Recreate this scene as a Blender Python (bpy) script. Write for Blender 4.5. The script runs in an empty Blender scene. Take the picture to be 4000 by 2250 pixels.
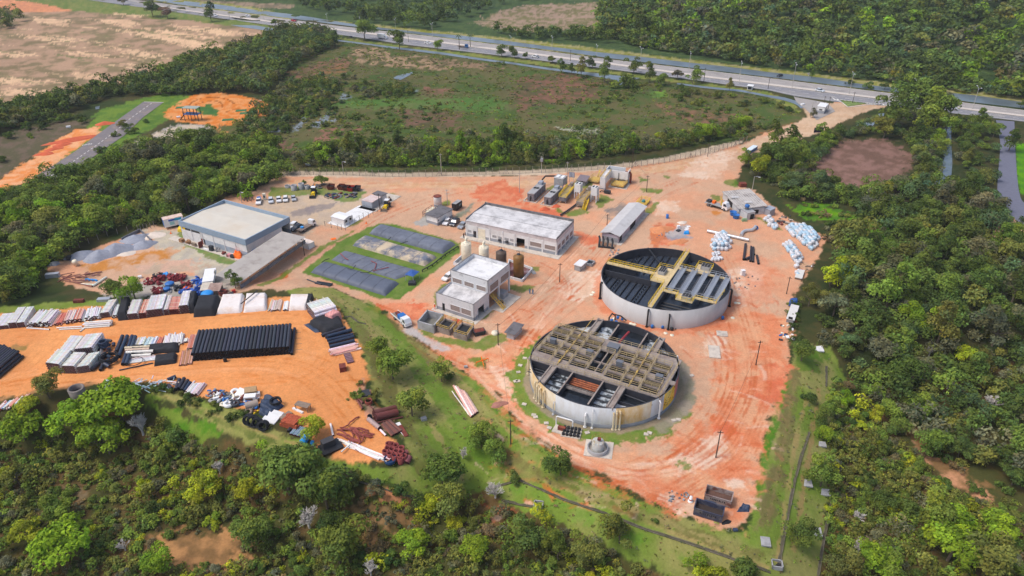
import bpy, math, random
import numpy as np
from mathutils import Matrix, Vector
R=math.radians; rnd=random.Random(7); nr=np.random.default_rng(7)
S=bpy.context.scene; COL=S.collection
# ---------------------------------------------------------------- camera, sky, sun, exposure
FOC,PIT,ROLL,CZ=2810.,0.53132,-0.00727,100.
cam=bpy.data.cameras.new('camera'); cam.sensor_width=36; cam.lens=FOC/4000*36; cam.clip_start=1; cam.clip_end=9000
co=bpy.data.objects.new('camera',cam); COL.objects.link(co); S.camera=co
_F=Vector((0,math.cos(PIT),-math.sin(PIT))); _U=Vector((0,math.sin(PIT),math.cos(PIT))); _R=Vector((1,0,0))
_c,_s=math.cos(ROLL),math.sin(ROLL); _X=_c*_R+_s*_U; _Y=-_s*_R+_c*_U
m=Matrix((_X,_Y,-_F)).transposed().to_4x4(); m.translation=(0,0,CZ); co.matrix_world=m
SUN_EL,SUN_AZ=R(58),R(-102)
W=bpy.data.worlds.new("World"); S.world=W; W.use_nodes=True
sk=W.node_tree.nodes.new('ShaderNodeTexSky'); sk.sky_type='NISHITA'; sk.sun_disc=False; sk.sun_elevation=SUN_EL; sk.sun_rotation=SUN_AZ
sk.air_density=1.0; sk.dust_density=4.0; sk.ozone_density=1.0
W.node_tree.links.new(sk.outputs[0],W.node_tree.nodes['Background'].inputs[0]); W.node_tree.nodes['Background'].inputs[1].default_value=0.15
sl=bpy.data.lights.new('sun','SUN'); sl.energy=1.5; sl.angle=R(16); sl.color=(1,.965,.92)
so=bpy.data.objects.new('sun',sl); COL.objects.link(so); so.location=(0,0,300)
so.rotation_euler=Vector((-math.sin(SUN_AZ)*math.cos(SUN_EL),-math.cos(SUN_AZ)*math.cos(SUN_EL),-math.sin(SUN_EL))).to_track_quat('-Z','Y').to_euler()
vs=S.view_settings; vs.view_transform='Standard'; vs.look='None'; vs.exposure=0.24; vs.gamma=1
S.cycles.max_bounces=5; S.cycles.diffuse_bounces=3; S.cycles.transparent_max_bounces=4
# ---------------------------------------------------------------- projection helpers (photo pixels 4000x2250 <-> the place, camera 100 m up)
def ray(px,py):
    x=(np.asarray(px,float)-2000)/FOC; y=-(np.asarray(py,float)-1125)/FOC
    x,y=_c*x-_s*y,_s*x+_c*y
    c,s=math.cos(PIT),math.sin(PIT)
    return x,c+s*y,-s+c*y
def flat(px,py,z=0.):
    a,b,d=ray(px,py); t=(z-CZ)/d
    return a*t,b*t
def pix(x,y,z):
    f=y*math.cos(PIT)-(z-CZ)*math.sin(PIT); u=y*math.sin(PIT)+(z-CZ)*math.cos(PIT)
    a,b=x/f,u/f; a,b=_c*a+_s*b,-_s*a+_c*b
    return 2000+a*FOC,1125-b*FOC
def lin(r,g,b):
    return tuple(((v/255/12.92) if v<=10 else ((v/255+.055)/1.055)**2.4) for v in (r,g,b))
# ---------------------------------------------------------------- noise + polygons in numpy
def vnoise(x,y,seed=0):
    xi=np.floor(x).astype(np.int64); yi=np.floor(y).astype(np.int64); fx=x-xi; fy=y-yi
    fx=fx*fx*(3-2*fx); fy=fy*fy*(3-2*fy)
    def h(a,b):
        n=(a*374761393+b*668265263+seed*974711)&0x7fffffff
        n=((n^(n>>13))*1274126177)&0x7fffffff
        return ((n^(n>>16))&0xffff)/65535.
    return (h(xi,yi)*(1-fx)+h(xi+1,yi)*fx)*(1-fy)+(h(xi,yi+1)*(1-fx)+h(xi+1,yi+1)*fx)*fy
def fbm(x,y,o=4,seed=0):
    v=0;a=.5;t=0
    for i in range(o):
        v=v+a*vnoise(x,y,seed+i*17); t+=a; a*=.55; x=x*2.03+11.3; y=y*2.03+5.7
    return v/t
def sdist(x,y,poly,closed=True):      # signed distance, inside negative
    d=np.full(x.shape,1e9); ins=np.zeros(x.shape,bool); n=len(poly)
    for i in range(n if closed else n-1):
        ax,ay=poly[i]; bx,by=poly[(i+1)%n]; ex,ey=bx-ax,by-ay
        t=np.clip(((x-ax)*ex+(y-ay)*ey)/(ex*ex+ey*ey+1e-9),0,1)
        d=np.minimum(d,(x-ax-t*ex)**2+(y-ay-t*ey)**2)
        if closed: ins^=((ay>y)!=(by>y))&(x<(bx-ax)*(y-ay)/((by-ay) if abs(by-ay)>1e-9 else 1e-9)+ax)
    d=np.sqrt(d); return np.where(ins,-d,d) if closed else d
def sm(e0,e1,v):
    t=np.clip((v-e0)/(e1-e0),0,1); return t*t*(3-2*t)
fp=lambda pts:[tuple(float(q) for q in flat(*p)) for p in pts]
# ---------------------------------------------------------------- terrain
PLAT=fp([(-900,1650),(0,1585),(300,1550),(600,1535),(780,1600),(1000,1680),(1300,1790),(1500,1830),(1600,1800),(1700,1640),(2010,1640),(2100,1720),(2230,1830),(2500,1960),(2850,2080),(2930,2080),(2970,1900),(3040,1640),(3090,1480),(3110,1300),(3500,1250),(4000,1200),(5200,1200),(5200,100),(-2600,60),(-2600,1100)])
YARD=fp([(-900,1290),(0,1215),(500,1165),(1140,1140),(1240,1160),(1340,1230),(1410,1350),(1440,1480),(1400,1560),(1490,1690),(1600,1800),(1500,1840),(1300,1790),(1000,1680),(780,1600),(600,1535),(300,1550),(0,1585),(-900,1650)])
HILL=fp([(2330,130),(2500,175),(2900,245),(3300,285),(4300,430),(6500,700)])+[(1800,500),(1800,1900),(150,1900)]
def H(x,y):
    x=np.asarray(x,float); y=np.asarray(y,float)
    d1=sdist(x,y,PLAT); z=-5.5*sm(0,17,d1)*(.75+.5*fbm(x/30,y/30,3,3))
    d2=sdist(x,y,YARD); z=z+2.2*(1-sm(-1,9,d2))
    d3=sdist(x,y,HILL); z=z+np.where(d3<0,38*sm(0,420,-d3),0)*(.7+.6*fbm(x/90,y/90,3,8))
    return z
def P(px,py,dz=0.):
    z=0.
    for i in range(7):
        x,y=flat(px,py,z); z=H(x,y)
    return x,y,z+dz
def pt(px,py,dz=0.):
    x,y,z=P(px,py,dz); return Vector((float(x),float(y),float(z)))
def up(b,px,py):                       # height (z) at which the vertical through ground point b meets the sight line of a pixel
    a,c,d=ray(px,py); t=(a*b[0]+c*b[1])/(a*a+c*c); return CZ+t*d
# ---------------------------------------------------------------- materials
MATS={}
def mat(name,col=(.5,.5,.5),rough=.7,metal=0.,var=.12,scale=1.2,bump=0.,obj=False,attr=None,spec=.4,dirt=None,dscale=.35,dlim=(.5,.7),fine=None,stretch=None,trans=0.,alpha=1.,wet=None):
    if name in MATS: return MATS[name]
    M=bpy.data.materials.new(name); M.use_nodes=True; T=M.node_tree; N=T.nodes; L=T.links; b=N['Principled BSDF']
    tc=N.new('ShaderNodeNewGeometry' if not obj else 'ShaderNodeTexCoord')
    src=tc.outputs['Position'] if not obj else tc.outputs['Object']
    if stretch:
        mp=N.new('ShaderNodeMapping'); mp.inputs['Scale'].default_value=stretch; L.new(src,mp.inputs[0]); src=mp.outputs[0]
    n=N.new('ShaderNodeTexNoise'); n.inputs['Scale'].default_value=scale; n.inputs['Detail'].default_value=6; n.inputs['Roughness'].default_value=.65; L.new(src,n.inputs['Vector'])
    mr=N.new('ShaderNodeMapRange'); mr.inputs[1].default_value=.3; mr.inputs[2].default_value=.7; mr.inputs[3].default_value=1-var; mr.inputs[4].default_value=1+var; L.new(n.outputs[0],mr.inputs[0])
    mx=N.new('ShaderNodeMix'); mx.data_type='RGBA'; mx.blend_type='MULTIPLY'; mx.inputs[0].default_value=1
    if attr:
        at=N.new('ShaderNodeAttribute'); at.attribute_name=attr; L.new(at.outputs['Color'],mx.inputs[6])
        if col:
            m3=N.new('ShaderNodeMix'); m3.data_type='RGBA'; m3.blend_type='MULTIPLY'; m3.inputs[0].default_value=1
            L.new(at.outputs['Color'],m3.inputs[6]); oi=N.new('ShaderNodeObjectInfo'); L.new(oi.outputs['Color'],m3.inputs[7]); L.new(m3.outputs[2],mx.inputs[6])
    elif col=='object':
        oi=N.new('ShaderNodeObjectInfo'); L.new(oi.outputs['Color'],mx.inputs[6])
    else: mx.inputs[6].default_value=(*col,1)
    L.new(mr.outputs[0],mx.inputs[7]); out=mx.outputs[2]
    if dirt:
        n2=N.new('ShaderNodeTexNoise'); n2.inputs['Scale'].default_value=dscale; n2.inputs['Detail'].default_value=8; n2.inputs['Roughness'].default_value=.7; L.new(src,n2.inputs['Vector'])
        m2=N.new('ShaderNodeMapRange'); m2.inputs[1].default_value=dlim[0]; m2.inputs[2].default_value=dlim[1]; L.new(n2.outputs[0],m2.inputs[0])
        x2=N.new('ShaderNodeMix'); x2.data_type='RGBA'; L.new(m2.outputs[0],x2.inputs[0]); L.new(out,x2.inputs[6]); x2.inputs[7].default_value=(*dirt,1); out=x2.outputs[2]
    L.new(out,b.inputs['Base Color'])
    b.inputs['Roughness'].default_value=rough; b.inputs['Metallic'].default_value=metal; b.inputs['Specular IOR Level'].default_value=spec
    if bump:
        bp=N.new('ShaderNodeBump'); bp.inputs['Strength'].default_value=bump; bp.inputs['Distance'].default_value=.15
        n3=N.new('ShaderNodeTexNoise'); n3.inputs['Scale'].default_value=fine or scale*3; n3.inputs['Detail'].default_value=8; L.new(src,n3.inputs['Vector'])
        L.new(n3.outputs[0],bp.inputs['Height']); L.new(bp.outputs[0],b.inputs['Normal'])
    if trans:
        tr=N.new('ShaderNodeBsdfTranslucent'); L.new(out,tr.inputs[0]); ms=N.new('ShaderNodeMixShader'); ms.inputs[0].default_value=trans
        L.new(b.outputs[0],ms.inputs[1]); L.new(tr.outputs[0],ms.inputs[2]); L.new(ms.outputs[0],N['Material Output'].inputs[0])
    MATS[name]=M; return M
# ---------------------------------------------------------------- mesh builder and scene tags
class MB:
    def __init__(s): s.v=[];s.f=[];s.m=[]
    def add(s,vs,fs,mi=0):
        o=len(s.v); s.v+=[tuple(v) for v in vs]; s.f+=[tuple(o+i for i in f) for f in fs]; s.m+=[mi]*len(fs); return s
    def box(s,c,d,rz=0.,mi=0,taper=1.,tilt=0.):
        hx,hy,hz=d[0]/2,d[1]/2,d[2]/2; vs=[]
        for z in(-1,1):
            k=taper if z>0 else 1
            for x,y in((-1,-1),(1,-1),(1,1),(-1,1)): vs.append(Vector((x*hx*k,y*hy*k,z*hz)))
        M=Matrix.Rotation(rz,3,'Z')@Matrix.Rotation(tilt,3,'Y')
        return s.add([M@v+Vector(c) for v in vs],[(3,2,1,0),(4,5,6,7),(0,1,5,4),(1,2,6,5),(2,3,7,6),(3,0,4,7)],mi)
    def bx(s,x0,x1,y0,y1,z0,z1,mi=0): return s.box(((x0+x1)/2,(y0+y1)/2,(z0+z1)/2),(x1-x0,y1-y0,z1-z0),0,mi)
    def prism(s,poly,z0,z1,mi=0):
        n=len(poly); a=sum(poly[i][0]*poly[(i+1)%n][1]-poly[(i+1)%n][0]*poly[i][1] for i in range(n))
        if a<0: poly=poly[::-1]
        f0=(lambda p:z0) if not callable(z0) else z0; f1=(lambda p:z1) if not callable(z1) else z1
        vs=[(p[0],p[1],f0(p)) for p in poly]+[(p[0],p[1],f1(p)) for p in poly]
        return s.add(vs,[tuple(range(n-1,-1,-1)),tuple(range(n,2*n))]+[(i,(i+1)%n,n+(i+1)%n,n+i) for i in range(n)],mi)
    def tube(s,path,r,n=8,mi=0,caps=True):
        path=[Vector(p) for p in path]; rs=r if isinstance(r,(list,tuple)) else [r]*len(path); vs=[];fs=[]
        for i,p in enumerate(path):
            t=((path[min(i+1,len(path)-1)]-path[max(i-1,0)])).normalized()
            a=t.orthogonal().normalized() if i==0 else (a-t*a.dot(t)).normalized()
            b=t.cross(a)
            for k in range(n):
                g=2*math.pi*k/n; vs.append(p+(a*math.cos(g)+b*math.sin(g))*rs[i])
        for i in range(len(path)-1):
            for k in range(n): fs.append((i*n+k,i*n+(k+1)%n,(i+1)*n+(k+1)%n,(i+1)*n+k))
        if caps: fs+=[tuple(range(n-1,-1,-1)),tuple((len(path)-1)*n+k for k in range(n))]
        return s.add(vs,fs,mi)
    def lathe(s,prof,n=24,c=(0,0,0),mi=0,a0=0,a1=2*math.pi):
        full=abs(a1-a0-2*math.pi)<1e-6; m_=n if full else n+1; vs=[];fs=[]
        for r,z in prof:
            for k in range(m_):
                g=a0+(a1-a0)*k/n; vs.append((c[0]+r*math.cos(g),c[1]+r*math.sin(g),c[2]+z))
        for i in range(len(prof)-1):
            for k in range(n):
                k2=(k+1)%m_; fs.append((i*m_+k,i*m_+k2,(i+1)*m_+k2,(i+1)*m_+k))
        return s.add(vs,fs,mi)
    def beam(s,a,b,w,h=None,mi=0):
        a=Vector(a);b=Vector(b);h=h or w; d=(b-a).normalized(); u=Vector((0,0,1)) if abs(d.z)<.95 else Vector((1,0,0))
        x=d.cross(u).normalized()*w/2; y=x.cross(d).normalized()*h/2
        vs=[p+q for p in(a,b) for q in(-x-y,x-y,x+y,-x+y)]
        return s.add(vs,[(0,1,2,3),(7,6,5,4),(0,4,5,1),(1,5,6,2),(2,6,7,3),(3,7,4,0)],mi)
    def rail(s,pts,h=1.0,r=.04,mi=0,step=1.8,mids=1):
        pts=[Vector(p) for p in pts]
        for a,b in zip(pts,pts[1:]):
            L=(b-a).length; n=max(1,round(L/step))
            for q in range(mids+1): z=h*(q+1)/(mids+1); s.beam(a+Vector((0,0,z)),b+Vector((0,0,z)),2*r,mi=mi)
            for i in range(n+1): p=a.lerp(b,i/n); s.beam(p,p+Vector((0,0,h)),2*r,mi=mi)
        return s
    def build(s,name,mats,parent=None,smooth=False):
        me=bpy.data.meshes.new(name); me.from_pydata(s.v,[],s.f)
        for M in (mats if isinstance(mats,(list,tuple)) else [mats]): me.materials.append(M)
        if any(s.m): me.polygons.foreach_set('material_index',s.m)
        if smooth: me.shade_smooth()
        o=bpy.data.objects.new(name,me); COL.objects.link(o)
        if parent: o.parent=parent
        return o
def tag(o,label,cat,group=None,kind=None):
    if label: o['label']=label
    if cat: o['category']=cat
    if group: o['group']=group
    if kind: o['kind']=kind
    return o
def struct(o): o['kind']='structure'; return o
def thing(name,label,cat,loc=(0,0,0),rz=0.,group=None):
    o=bpy.data.objects.new(name,None); o.empty_display_size=.3; COL.objects.link(o); o.location=loc; o.rotation_euler=(0,0,rz)
    return tag(o,label,cat,group)
def at(o,loc,rz=0.): o.location=loc; o.rotation_euler=(0,0,rz); return o
def dup(root,loc,rz=0.,label=None,scale=None,col=None,group=None):
    r=root.copy(); COL.objects.link(r); r.location=loc; r.rotation_euler=(0,0,rz)
    if label: r['label']=label
    if group: r['group']=group
    if scale: r.scale=scale if not isinstance(scale,(int,float)) else (scale,)*3
    if col: r.color=col
    for ch in root.children:
        c=ch.copy(); COL.objects.link(c); c.parent=r
        if col: c.color=col
        for g in ch.children:
            d=g.copy(); COL.objects.link(d); d.parent=c
            if col: d.color=col
    return r
# ---------------------------------------------------------------- ground: one sheet, coloured by what grows or lies there
TA=(34.2,138.5); TRA=16.9    # placeholders are refined below
def disc(c,r,n=40,a0=0,a1=360): return [(c[0]+r*math.cos(R(a0+(a1-a0)*i/n)),c[1]+r*math.sin(R(a0+(a1-a0)*i/n))) for i in range(n+1)]
TANK_A=(40.74,166.25,16.9); TANK_B=(20.3,129.25,16.4)
gx=[];PAINT=[]
def poly(c1,c2,px,ew=1.2,amp=2.5,w=1.,vary=.2,world=False,ns=.35): PAINT.append((c1,c2,px,ew,amp,w,vary,world,ns,0))
def stroke(c1,px,width=.6,n=1,gap=1.6,w=.8,amp=.5,vary=.15):
    for k in range(n):
        j=0 if n<2 else 1
        PAINT.append((c1,c1,[(a+rnd.gauss(0,5)*j,b+rnd.gauss(0,3)*j) for a,b in px],.35,amp,w*(rnd.uniform(.45,1) if j else 1),vary,False,.35,(width*(rnd.uniform(.6,1.5) if j else 1),(k-(n-1)/2)*gap+j*rnd.gauss(0,gap*.4))))
SOIL=(220,168,138);ORANGE=(228,160,112)
# beyond the highway
poly((62,82,50),(80,98,58),[(-2600,60),(600,-20),(1500,110),(2500,210),(4000,380),(6500,720),(6500,-300),(-2600,-300)],2,4)
poly((168,145,128),(120,115,80),[(1850,90),(1900,60),(2060,20),(2330,8),(2440,40),(2340,62),(2470,112),(2350,126),(2200,115),(2050,122),(1960,112)],4,14)
poly((160,140,120),(120,110,90),[(560,-40),(800,0),(1150,20),(1140,34),(1000,30),(780,8)],3,6)
poly((130,132,62),(165,158,115),[(600,-20),(1000,30),(1300,80),(1690,120),(2000,150),(2350,190),(2750,240),(3000,268),(3400,316),(3800,355),(4200,405),(4200,440),(3400,350),(3000,300),(2350,222),(1690,145),(1000,60),(600,5)],2,4)
# old sandpit field, upper left
poly((184,154,130),(136,122,94),[(0,40),(-700,20),(-700,-90),(330,0),(560,33),(800,70),(1000,95),(1090,135),(1000,165),(880,210),(700,245),(620,290),(520,320),(380,350),(200,390),(0,410),(-700,470)],3,9,ns=.11)
poly((108,126,68),(130,135,80),[(-700,-110),(200,-20),(345,-4),(563,31),(803,64),(1000,92),(1330,140),(1300,165),(1080,130),(1000,110),(800,90),(560,62),(300,44),(-700,-60)],2,5)
for q in ([(130,65),(280,90),(270,100),(190,95),(140,80)],[(320,70),(500,76),(545,92),(500,107),(400,85)],[(430,112),(640,130),(850,180),(870,190),(780,190),(600,150)],[(660,98),(900,122),(970,140),(850,136)],[(300,285),(390,290),(380,310),(320,305)],[(440,52),(560,60),(560,68),(500,64)],[(60,135),(180,142),(320,160),(300,166),(150,152)],[(420,185),(560,200),(640,220),(600,226),(480,205)],[(-100,300),(120,310),(240,320),(100,330),(-100,320)],[(20,345),(200,360),(180,370),(0,375)],[(250,200),(330,205),(420,225),(330,220)],[(560,110),(700,125),(860,150),(800,150),(640,132)],[(-60,200),(60,205),(150,215),(60,222)],[(700,160),(860,190),(880,200),(760,190)],[(380,320),(520,300),(560,285),(500,310),(420,335)]):
    poly((234,200,166),(214,180,150),q,2.5,11,.95,ns=.09)
for i in range(46):
    a=rnd.uniform(-100,820); b=rnd.uniform(75,330)
    if b>330-.12*a+60: continue
    l=rnd.uniform(40,150)
    stroke((228,196,162) if i%3 else (118,122,82),[(a,b),(a+l,b+l*.13+rnd.uniform(-4,8)),(a+2*l,b+l*.24+rnd.uniform(-6,10))],rnd.uniform(.8,2.2),w=.8,amp=3.5)
poly((226,160,122),(214,150,118),[(-80,-10),(100,5),(290,40),(200,48),(80,45),(-80,25)],2,4)
# bmx track side
poly((112,98,84),(92,88,66),[(-400,540),(0,536),(100,500),(250,470),(390,480),(300,505),(200,560),(60,660),(0,720),(-400,900)],2,6)
poly((112,136,62),(90,120,55),[(390,430),(540,388),(640,365),(760,380),(720,440),(560,520),(480,560),(380,620),(250,690),(150,705),(240,600)],2,4)
poly((228,150,98),(235,180,140),[(-60,750),(60,655),(120,625),(200,560),(300,505),(395,495),(385,520),(270,600),(150,690),(20,745)],1.5,3)
poly((182,176,170),(205,190,170),[(540,545),(690,488),(830,485),(830,515),(680,540),(560,590),(520,620)],2,5)
poly((222,138,80),(230,165,115),[(640,440),(700,402),(760,370),(850,362),(940,375),(1060,400),(1060,470),(960,525),(870,530),(820,490),(700,475),(645,455)],1.5,3)
poly((70,110,60),(90,120,60),[(770,420),(820,405),(850,430),(840,455),(790,450)],1,3)
for q in ([(735,420),(745,400),(790,382),(850,378),(900,392),(915,405)],[(760,412),(800,396),(850,392),(870,410),(868,420)],[(880,440),(910,425),(950,430),(1010,450)]): stroke((150,88,44),q,.9,w=.9,amp=.4)
# swamp between the plant and the highway
poly((76,94,48),(102,98,66),[(1200,165),(1330,150),(1850,225),(2400,300),(2700,338),(3000,378),(3120,420),(3150,470),(3050,510),(2900,545),(2500,590),(2240,640),(1700,662),(1100,672),(900,560),(830,500),(1040,450),(1100,300),(1190,210)],3,8,ns=.12)
for q,c in (([(1100,285),(1370,215),(1400,255),(1280,310),(1180,325)],(140,106,88)),([(1370,188),(1500,188),(1520,215),(1700,222),(1800,238),(1760,275),(1500,262),(1390,240)],(172,146,120)),([(2020,300),(2230,280),(2345,325),(2340,380),(2200,410),(2140,400),(2020,440)],(134,98,84)),([(1235,512),(1350,500),(1345,545),(1240,552)],(146,108,94)),([(1352,500),(1412,500),(1400,530),(1362,525)],(142,104,90)),([(2560,395),(2700,430),(2900,448),(3000,460),(2900,492),(2750,490),(2600,450)],(138,106,86)),([(1500,420),(1650,400),(1800,440),(1780,500),(1600,500)],(126,98,84)),([(1660,340),(1760,350),(1740,370),(1670,365)],(140,104,90)),([(1700,240),(1850,240),(1960,262),(1820,272)],(150,126,104)),([(1000,560),(1120,540),(1150,600),(1050,640)],(128,98,86)),([(1200,300),(1330,250),(1380,265),(1260,320)],(150,112,80))): poly(c,(92,88,60),q,2.5,9,.95,ns=.25)
poly((120,150,70),(90,120,60),[(2535,360),(2600,350),(2610,380),(2560,380)],2,4); poly((120,150,70),(140,160,80),[(1260,335),(1300,330),(1290,350),(1250,350)],2,4)
poly((82,124,58),(100,130,70),[(1900,380),(1990,400),(1960,440),(1300,420),(1320,390)],4,12,.6)
poly((200,196,180),(150,150,130),[(2180,500),(2260,500),(2350,510),(2290,520),(2270,560),(2260,520)],1.5,6,.8)
for q in ([(1148,512),(1178,462),(1204,450),(1192,484),(1164,510)],[(1208,492),(1292,438),(1290,452),(1270,474),(1240,500)],[(1338,364),(1372,374),(1378,382),(1320,392)],[(1010,508),(1080,498),(1120,512),(1060,520)],[(1270,470),(1310,466),(1300,476)],[(1600,358),(1636,352),(1630,360)]): poly((150,160,172),(120,130,130),q,1.2,4,.9,ns=.4)
# grass verge beside the highway
poly((116,130,66),(140,140,84),[(1280,140),(1582,180),(2000,228),(2390,278),(2660,312),(3000,360),(3100,400),(3120,440),(3000,378),(2700,330),(2400,292),(2000,242),(1580,190),(1300,152)],1,3)
poly((116,130,66),(140,140,84),[(3340,475),(3500,425),(3720,445),(3890,468),(3890,490),(3700,470),(3520,455),(3400,500)],1,3)
# wood right of the plant
poly((54,64,36),(76,74,46),[(2900,700),(3000,560),(3200,520),(3500,430),(4300,490),(4300,1800),(3300,2000),(3200,1400),(3080,1200),(3200,950),(3050,850)],3,6)
poly((146,116,106),(118,94,82),[(3150,680),(3200,600),(3300,545),(3450,540),(3570,600),(3540,680),(3480,750),(3350,730),(3200,720)],3,8)
poly((104,146,44),(80,120,46),[(3085,800),(3200,785),(3300,830),(3450,865),(3490,950),(3400,905),(3250,860),(3150,850)],2,6)
poly((110,140,50),(150,135,80),[(3770,770),(3900,760),(3960,850),(3900,870),(3800,830)],2,5)
poly((222,182,156),(200,165,140),[(3890,870),(3960,850),(4100,920),(4300,1000),(4300,1060),(3920,960),(3890,920)],1.5,5)
poly((100,150,40),(80,130,45),[(3966,560),(4300,560),(4300,760),(3990,760),(3972,700)],1,2)
# scrub at the near side
poly((78,80,46),(106,86,58),[(-900,1700),(0,1600),(600,1540),(880,1690),(1250,1830),(1640,1945),(1900,1900),(2300,2110),(2900,2390),(3150,2390),(3250,1800),(3300,1500),(4300,1300),(4300,3200),(-900,3200)],3,8,ns=.14)
for q,c in (([(590,2100),(750,2080),(930,2050),(945,2180),(800,2260),(640,2200)],(196,150,108)),([(1420,1885),(1600,1938),(1570,1965),(1450,1930)],(222,156,118)),([(1340,2040),(1500,2030),(1545,2110),(1400,2110)],(196,154,116)),([(3590,1770),(3740,1815),(3900,1940),(3870,1965),(3720,1900)],(222,168,134)),([(3258,1870),(3300,1860),(3305,2060),(3250,2080)],(212,160,112)),([(3200,1500),(3300,1600),(3500,1700),(3400,1720),(3250,1620)],(120,100,78)),([(1380,1990),(1560,1980),(1600,2060),(1400,2060)],(160,132,96)),([(250,1900),(370,1890),(350,1960),(260,1950)],(130,115,90)),([(3560,1640),(3600,1640),(3640,1760),(3580,1780)],(190,150,120)),([(3270,1650),(3380,1700),(3360,1760),(3260,1720)],(150,120,96))): poly(c,(140,110,78),q,2,5,.9,ns=.3)
# banks round the terraces
poly((118,138,66),(150,148,94),[(1120,1130),(1300,1122),(1440,1190),(1560,1300),(1760,1420),(1900,1510),(2010,1640),(2100,1720),(2230,1820),(2500,1950),(2850,2075),(2915,2075),(2960,1900),(3030,1640),(3080,1480),(3100,1330),(3250,1350),(3310,1500),(3270,1700),(3250,1900),(3220,2080),(3200,2250),(3150,2500),(2900,2400),(2500,2200),(2300,2110),(2000,1975),(1900,1905),(1640,1945),(1400,1880),(1250,1830),(1000,1740),(880,1700),(780,1640),(590,1540),(640,1525),(900,1595),(1130,1700),(1300,1795),(1500,1830),(1600,1790),(1580,1690),(1450,1500),(1400,1330),(1330,1200),(1150,1165)],.8,1.8,ns=.1)
poly((88,128,46),(120,140,66),[(590,1545),(700,1600),(830,1640),(860,1700),(780,1745),(640,1690),(570,1600)],1.5,4)
poly((134,146,80),(120,138,66),[(-100,1205),(0,1200),(300,1178),(560,1150),(560,1180),(300,1205),(-100,1235)],1,2)
poly((92,122,50),(112,130,64),[(3085,1340),(3250,1340),(3200,1450),(3100,1460)],1.5,4)
poly((84,124,44),(100,130,60),[(3060,1480),(3095,1470),(3060,1640),(3010,1760),(2985,1900),(2930,2010),(2945,1900),(2985,1700),(3025,1600)],.8,1.5)
poly((120,112,78),(134,130,84),[(3100,1440),(3122,1450),(3080,1640),(3030,1860),(2985,2060),(2940,2080),(2990,1880),(3050,1640)],.8,2,.8)
poly((104,120,62),(118,112,74),[(1290,1150),(1400,1240),(1500,1440),(1600,1620),(1720,1840),(1690,1860),(1560,1640),(1460,1470),(1370,1270)],1,2.5,.6)
poly((86,122,46),(110,130,60),[(1840,1490),(1900,1520),(2010,1650),(2120,1750),(2240,1840),(2200,1850),(2090,1770),(1980,1680),(1880,1560)],1,2.5,.8)
poly((150,140,96),(140,120,84),[(1640,1320),(1720,1400),(1800,1480),(1880,1600),(1960,1720),(2030,1800),(1990,1790),(1900,1700),(1820,1580),(1720,1450)],1.5,3,.7)
poly((100,142,56),(120,146,70),[(2000,1900),(2200,1960),(2500,2090),(2700,2190),(2690,2200),(2450,2110),(2200,1990),(2010,1930)],1.5,3,.6)
for q in ([(1940,1790),(2040,1850),(2400,1990),(2700,2110),(3000,2220)],[(3150,1560),(3110,1700),(3090,1850),(3060,2030),(3040,2200)],[(3110,1480),(3080,1640),(3040,1840),(3000,2050)],[(600,1535),(760,1590),(1000,1680),(1300,1790)]): stroke((176,152,108),q,.8,w=.7,amp=.8)
# the plant's bare yard
PLANT=[(1080,690),(1110,676),(1500,690),(1850,690),(2100,685),(2400,650),(2600,618),(2900,560),(3000,515),(3140,468),(3190,440),(3260,400),(3480,405),(3490,412),(3400,430),(3300,470),(3200,520),(3100,545),(3000,560),(2930,600),(2880,690),(2860,720),(2950,745),(3010,800),(3060,840),(3230,930),(3190,1020),(3130,1100),(3080,1200),(3090,1400),(3060,1480),(3010,1600),(2985,1700),(2955,1850),(2945,1960),(2910,2040),(2850,2072),(2700,2020),(2500,1940),(2350,1850),(2230,1800),(2100,1700),(2020,1640),(1950,1540),(1850,1480),(1750,1410),(1650,1330),(1560,1290),(1500,1210),(1420,1180),(1300,1125),(1100,1135),(1000,1130),(880,1160),(700,1160),(420,1150),(250,1100),(180,1040),(320,990),(600,880),(700,890),(900,760),(1000,745)]
poly(SOIL,(210,174,148),PLANT,.8,1.8,ns=.12)
poly((220,142,108),(226,172,138),[(2000,1330),(2120,1290),(2060,1420),(2030,1560),(2120,1700),(2350,1800),(2600,1760),(2780,1600),(2800,1400),(2700,1250),(2900,1200),(3080,1250),(3080,1420),(3000,1620),(2940,1900),(2860,2060),(2600,1990),(2250,1810),(2030,1640),(1950,1540),(1760,1410),(1640,1320),(1800,1370)],4,6,.85,ns=.2)
poly((204,182,158),(196,178,160),[(990,790),(1170,745),(1420,740),(1440,790),(1390,850),(1270,870),(1180,925),(1100,880),(1000,830)],2,4)
poly((148,138,136),(160,148,140),[(1125,835),(1165,815),(1240,802),(1315,790),(1300,808),(1245,822),(1210,840),(1150,846)],.6,2)
poly((186,178,166),(200,190,170),[(560,900),(720,900),(980,1010),(1000,1060),(900,1090),(700,1060),(640,1010)],2,4)
poly((196,138,84),(206,168,140),[(320,1040),(430,1015),(560,985),(700,965),(700,1000),(560,1030),(430,1060),(330,1065)],1.5,5,ns=.3)
poly((210,176,156),(190,170,150),[(500,1040),(720,1010),(800,1040),(740,1070),(560,1075)],1.5,5,ns=.3)
poly((192,182,172),(170,165,155),[(590,1080),(760,1070),(950,1060),(920,1130),(860,1165),(420,1160),(520,1100)],1.5,4)
poly((214,176,140),(222,190,160),[(1100,700),(1500,712),(2000,712),(2400,670),(2650,630),(2900,575),(3050,520),(3250,450),(3300,450),(3150,515),(2950,570),(2700,660),(2400,690),(2000,735),(1500,735),(1100,720)],2,4,.8)
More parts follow.
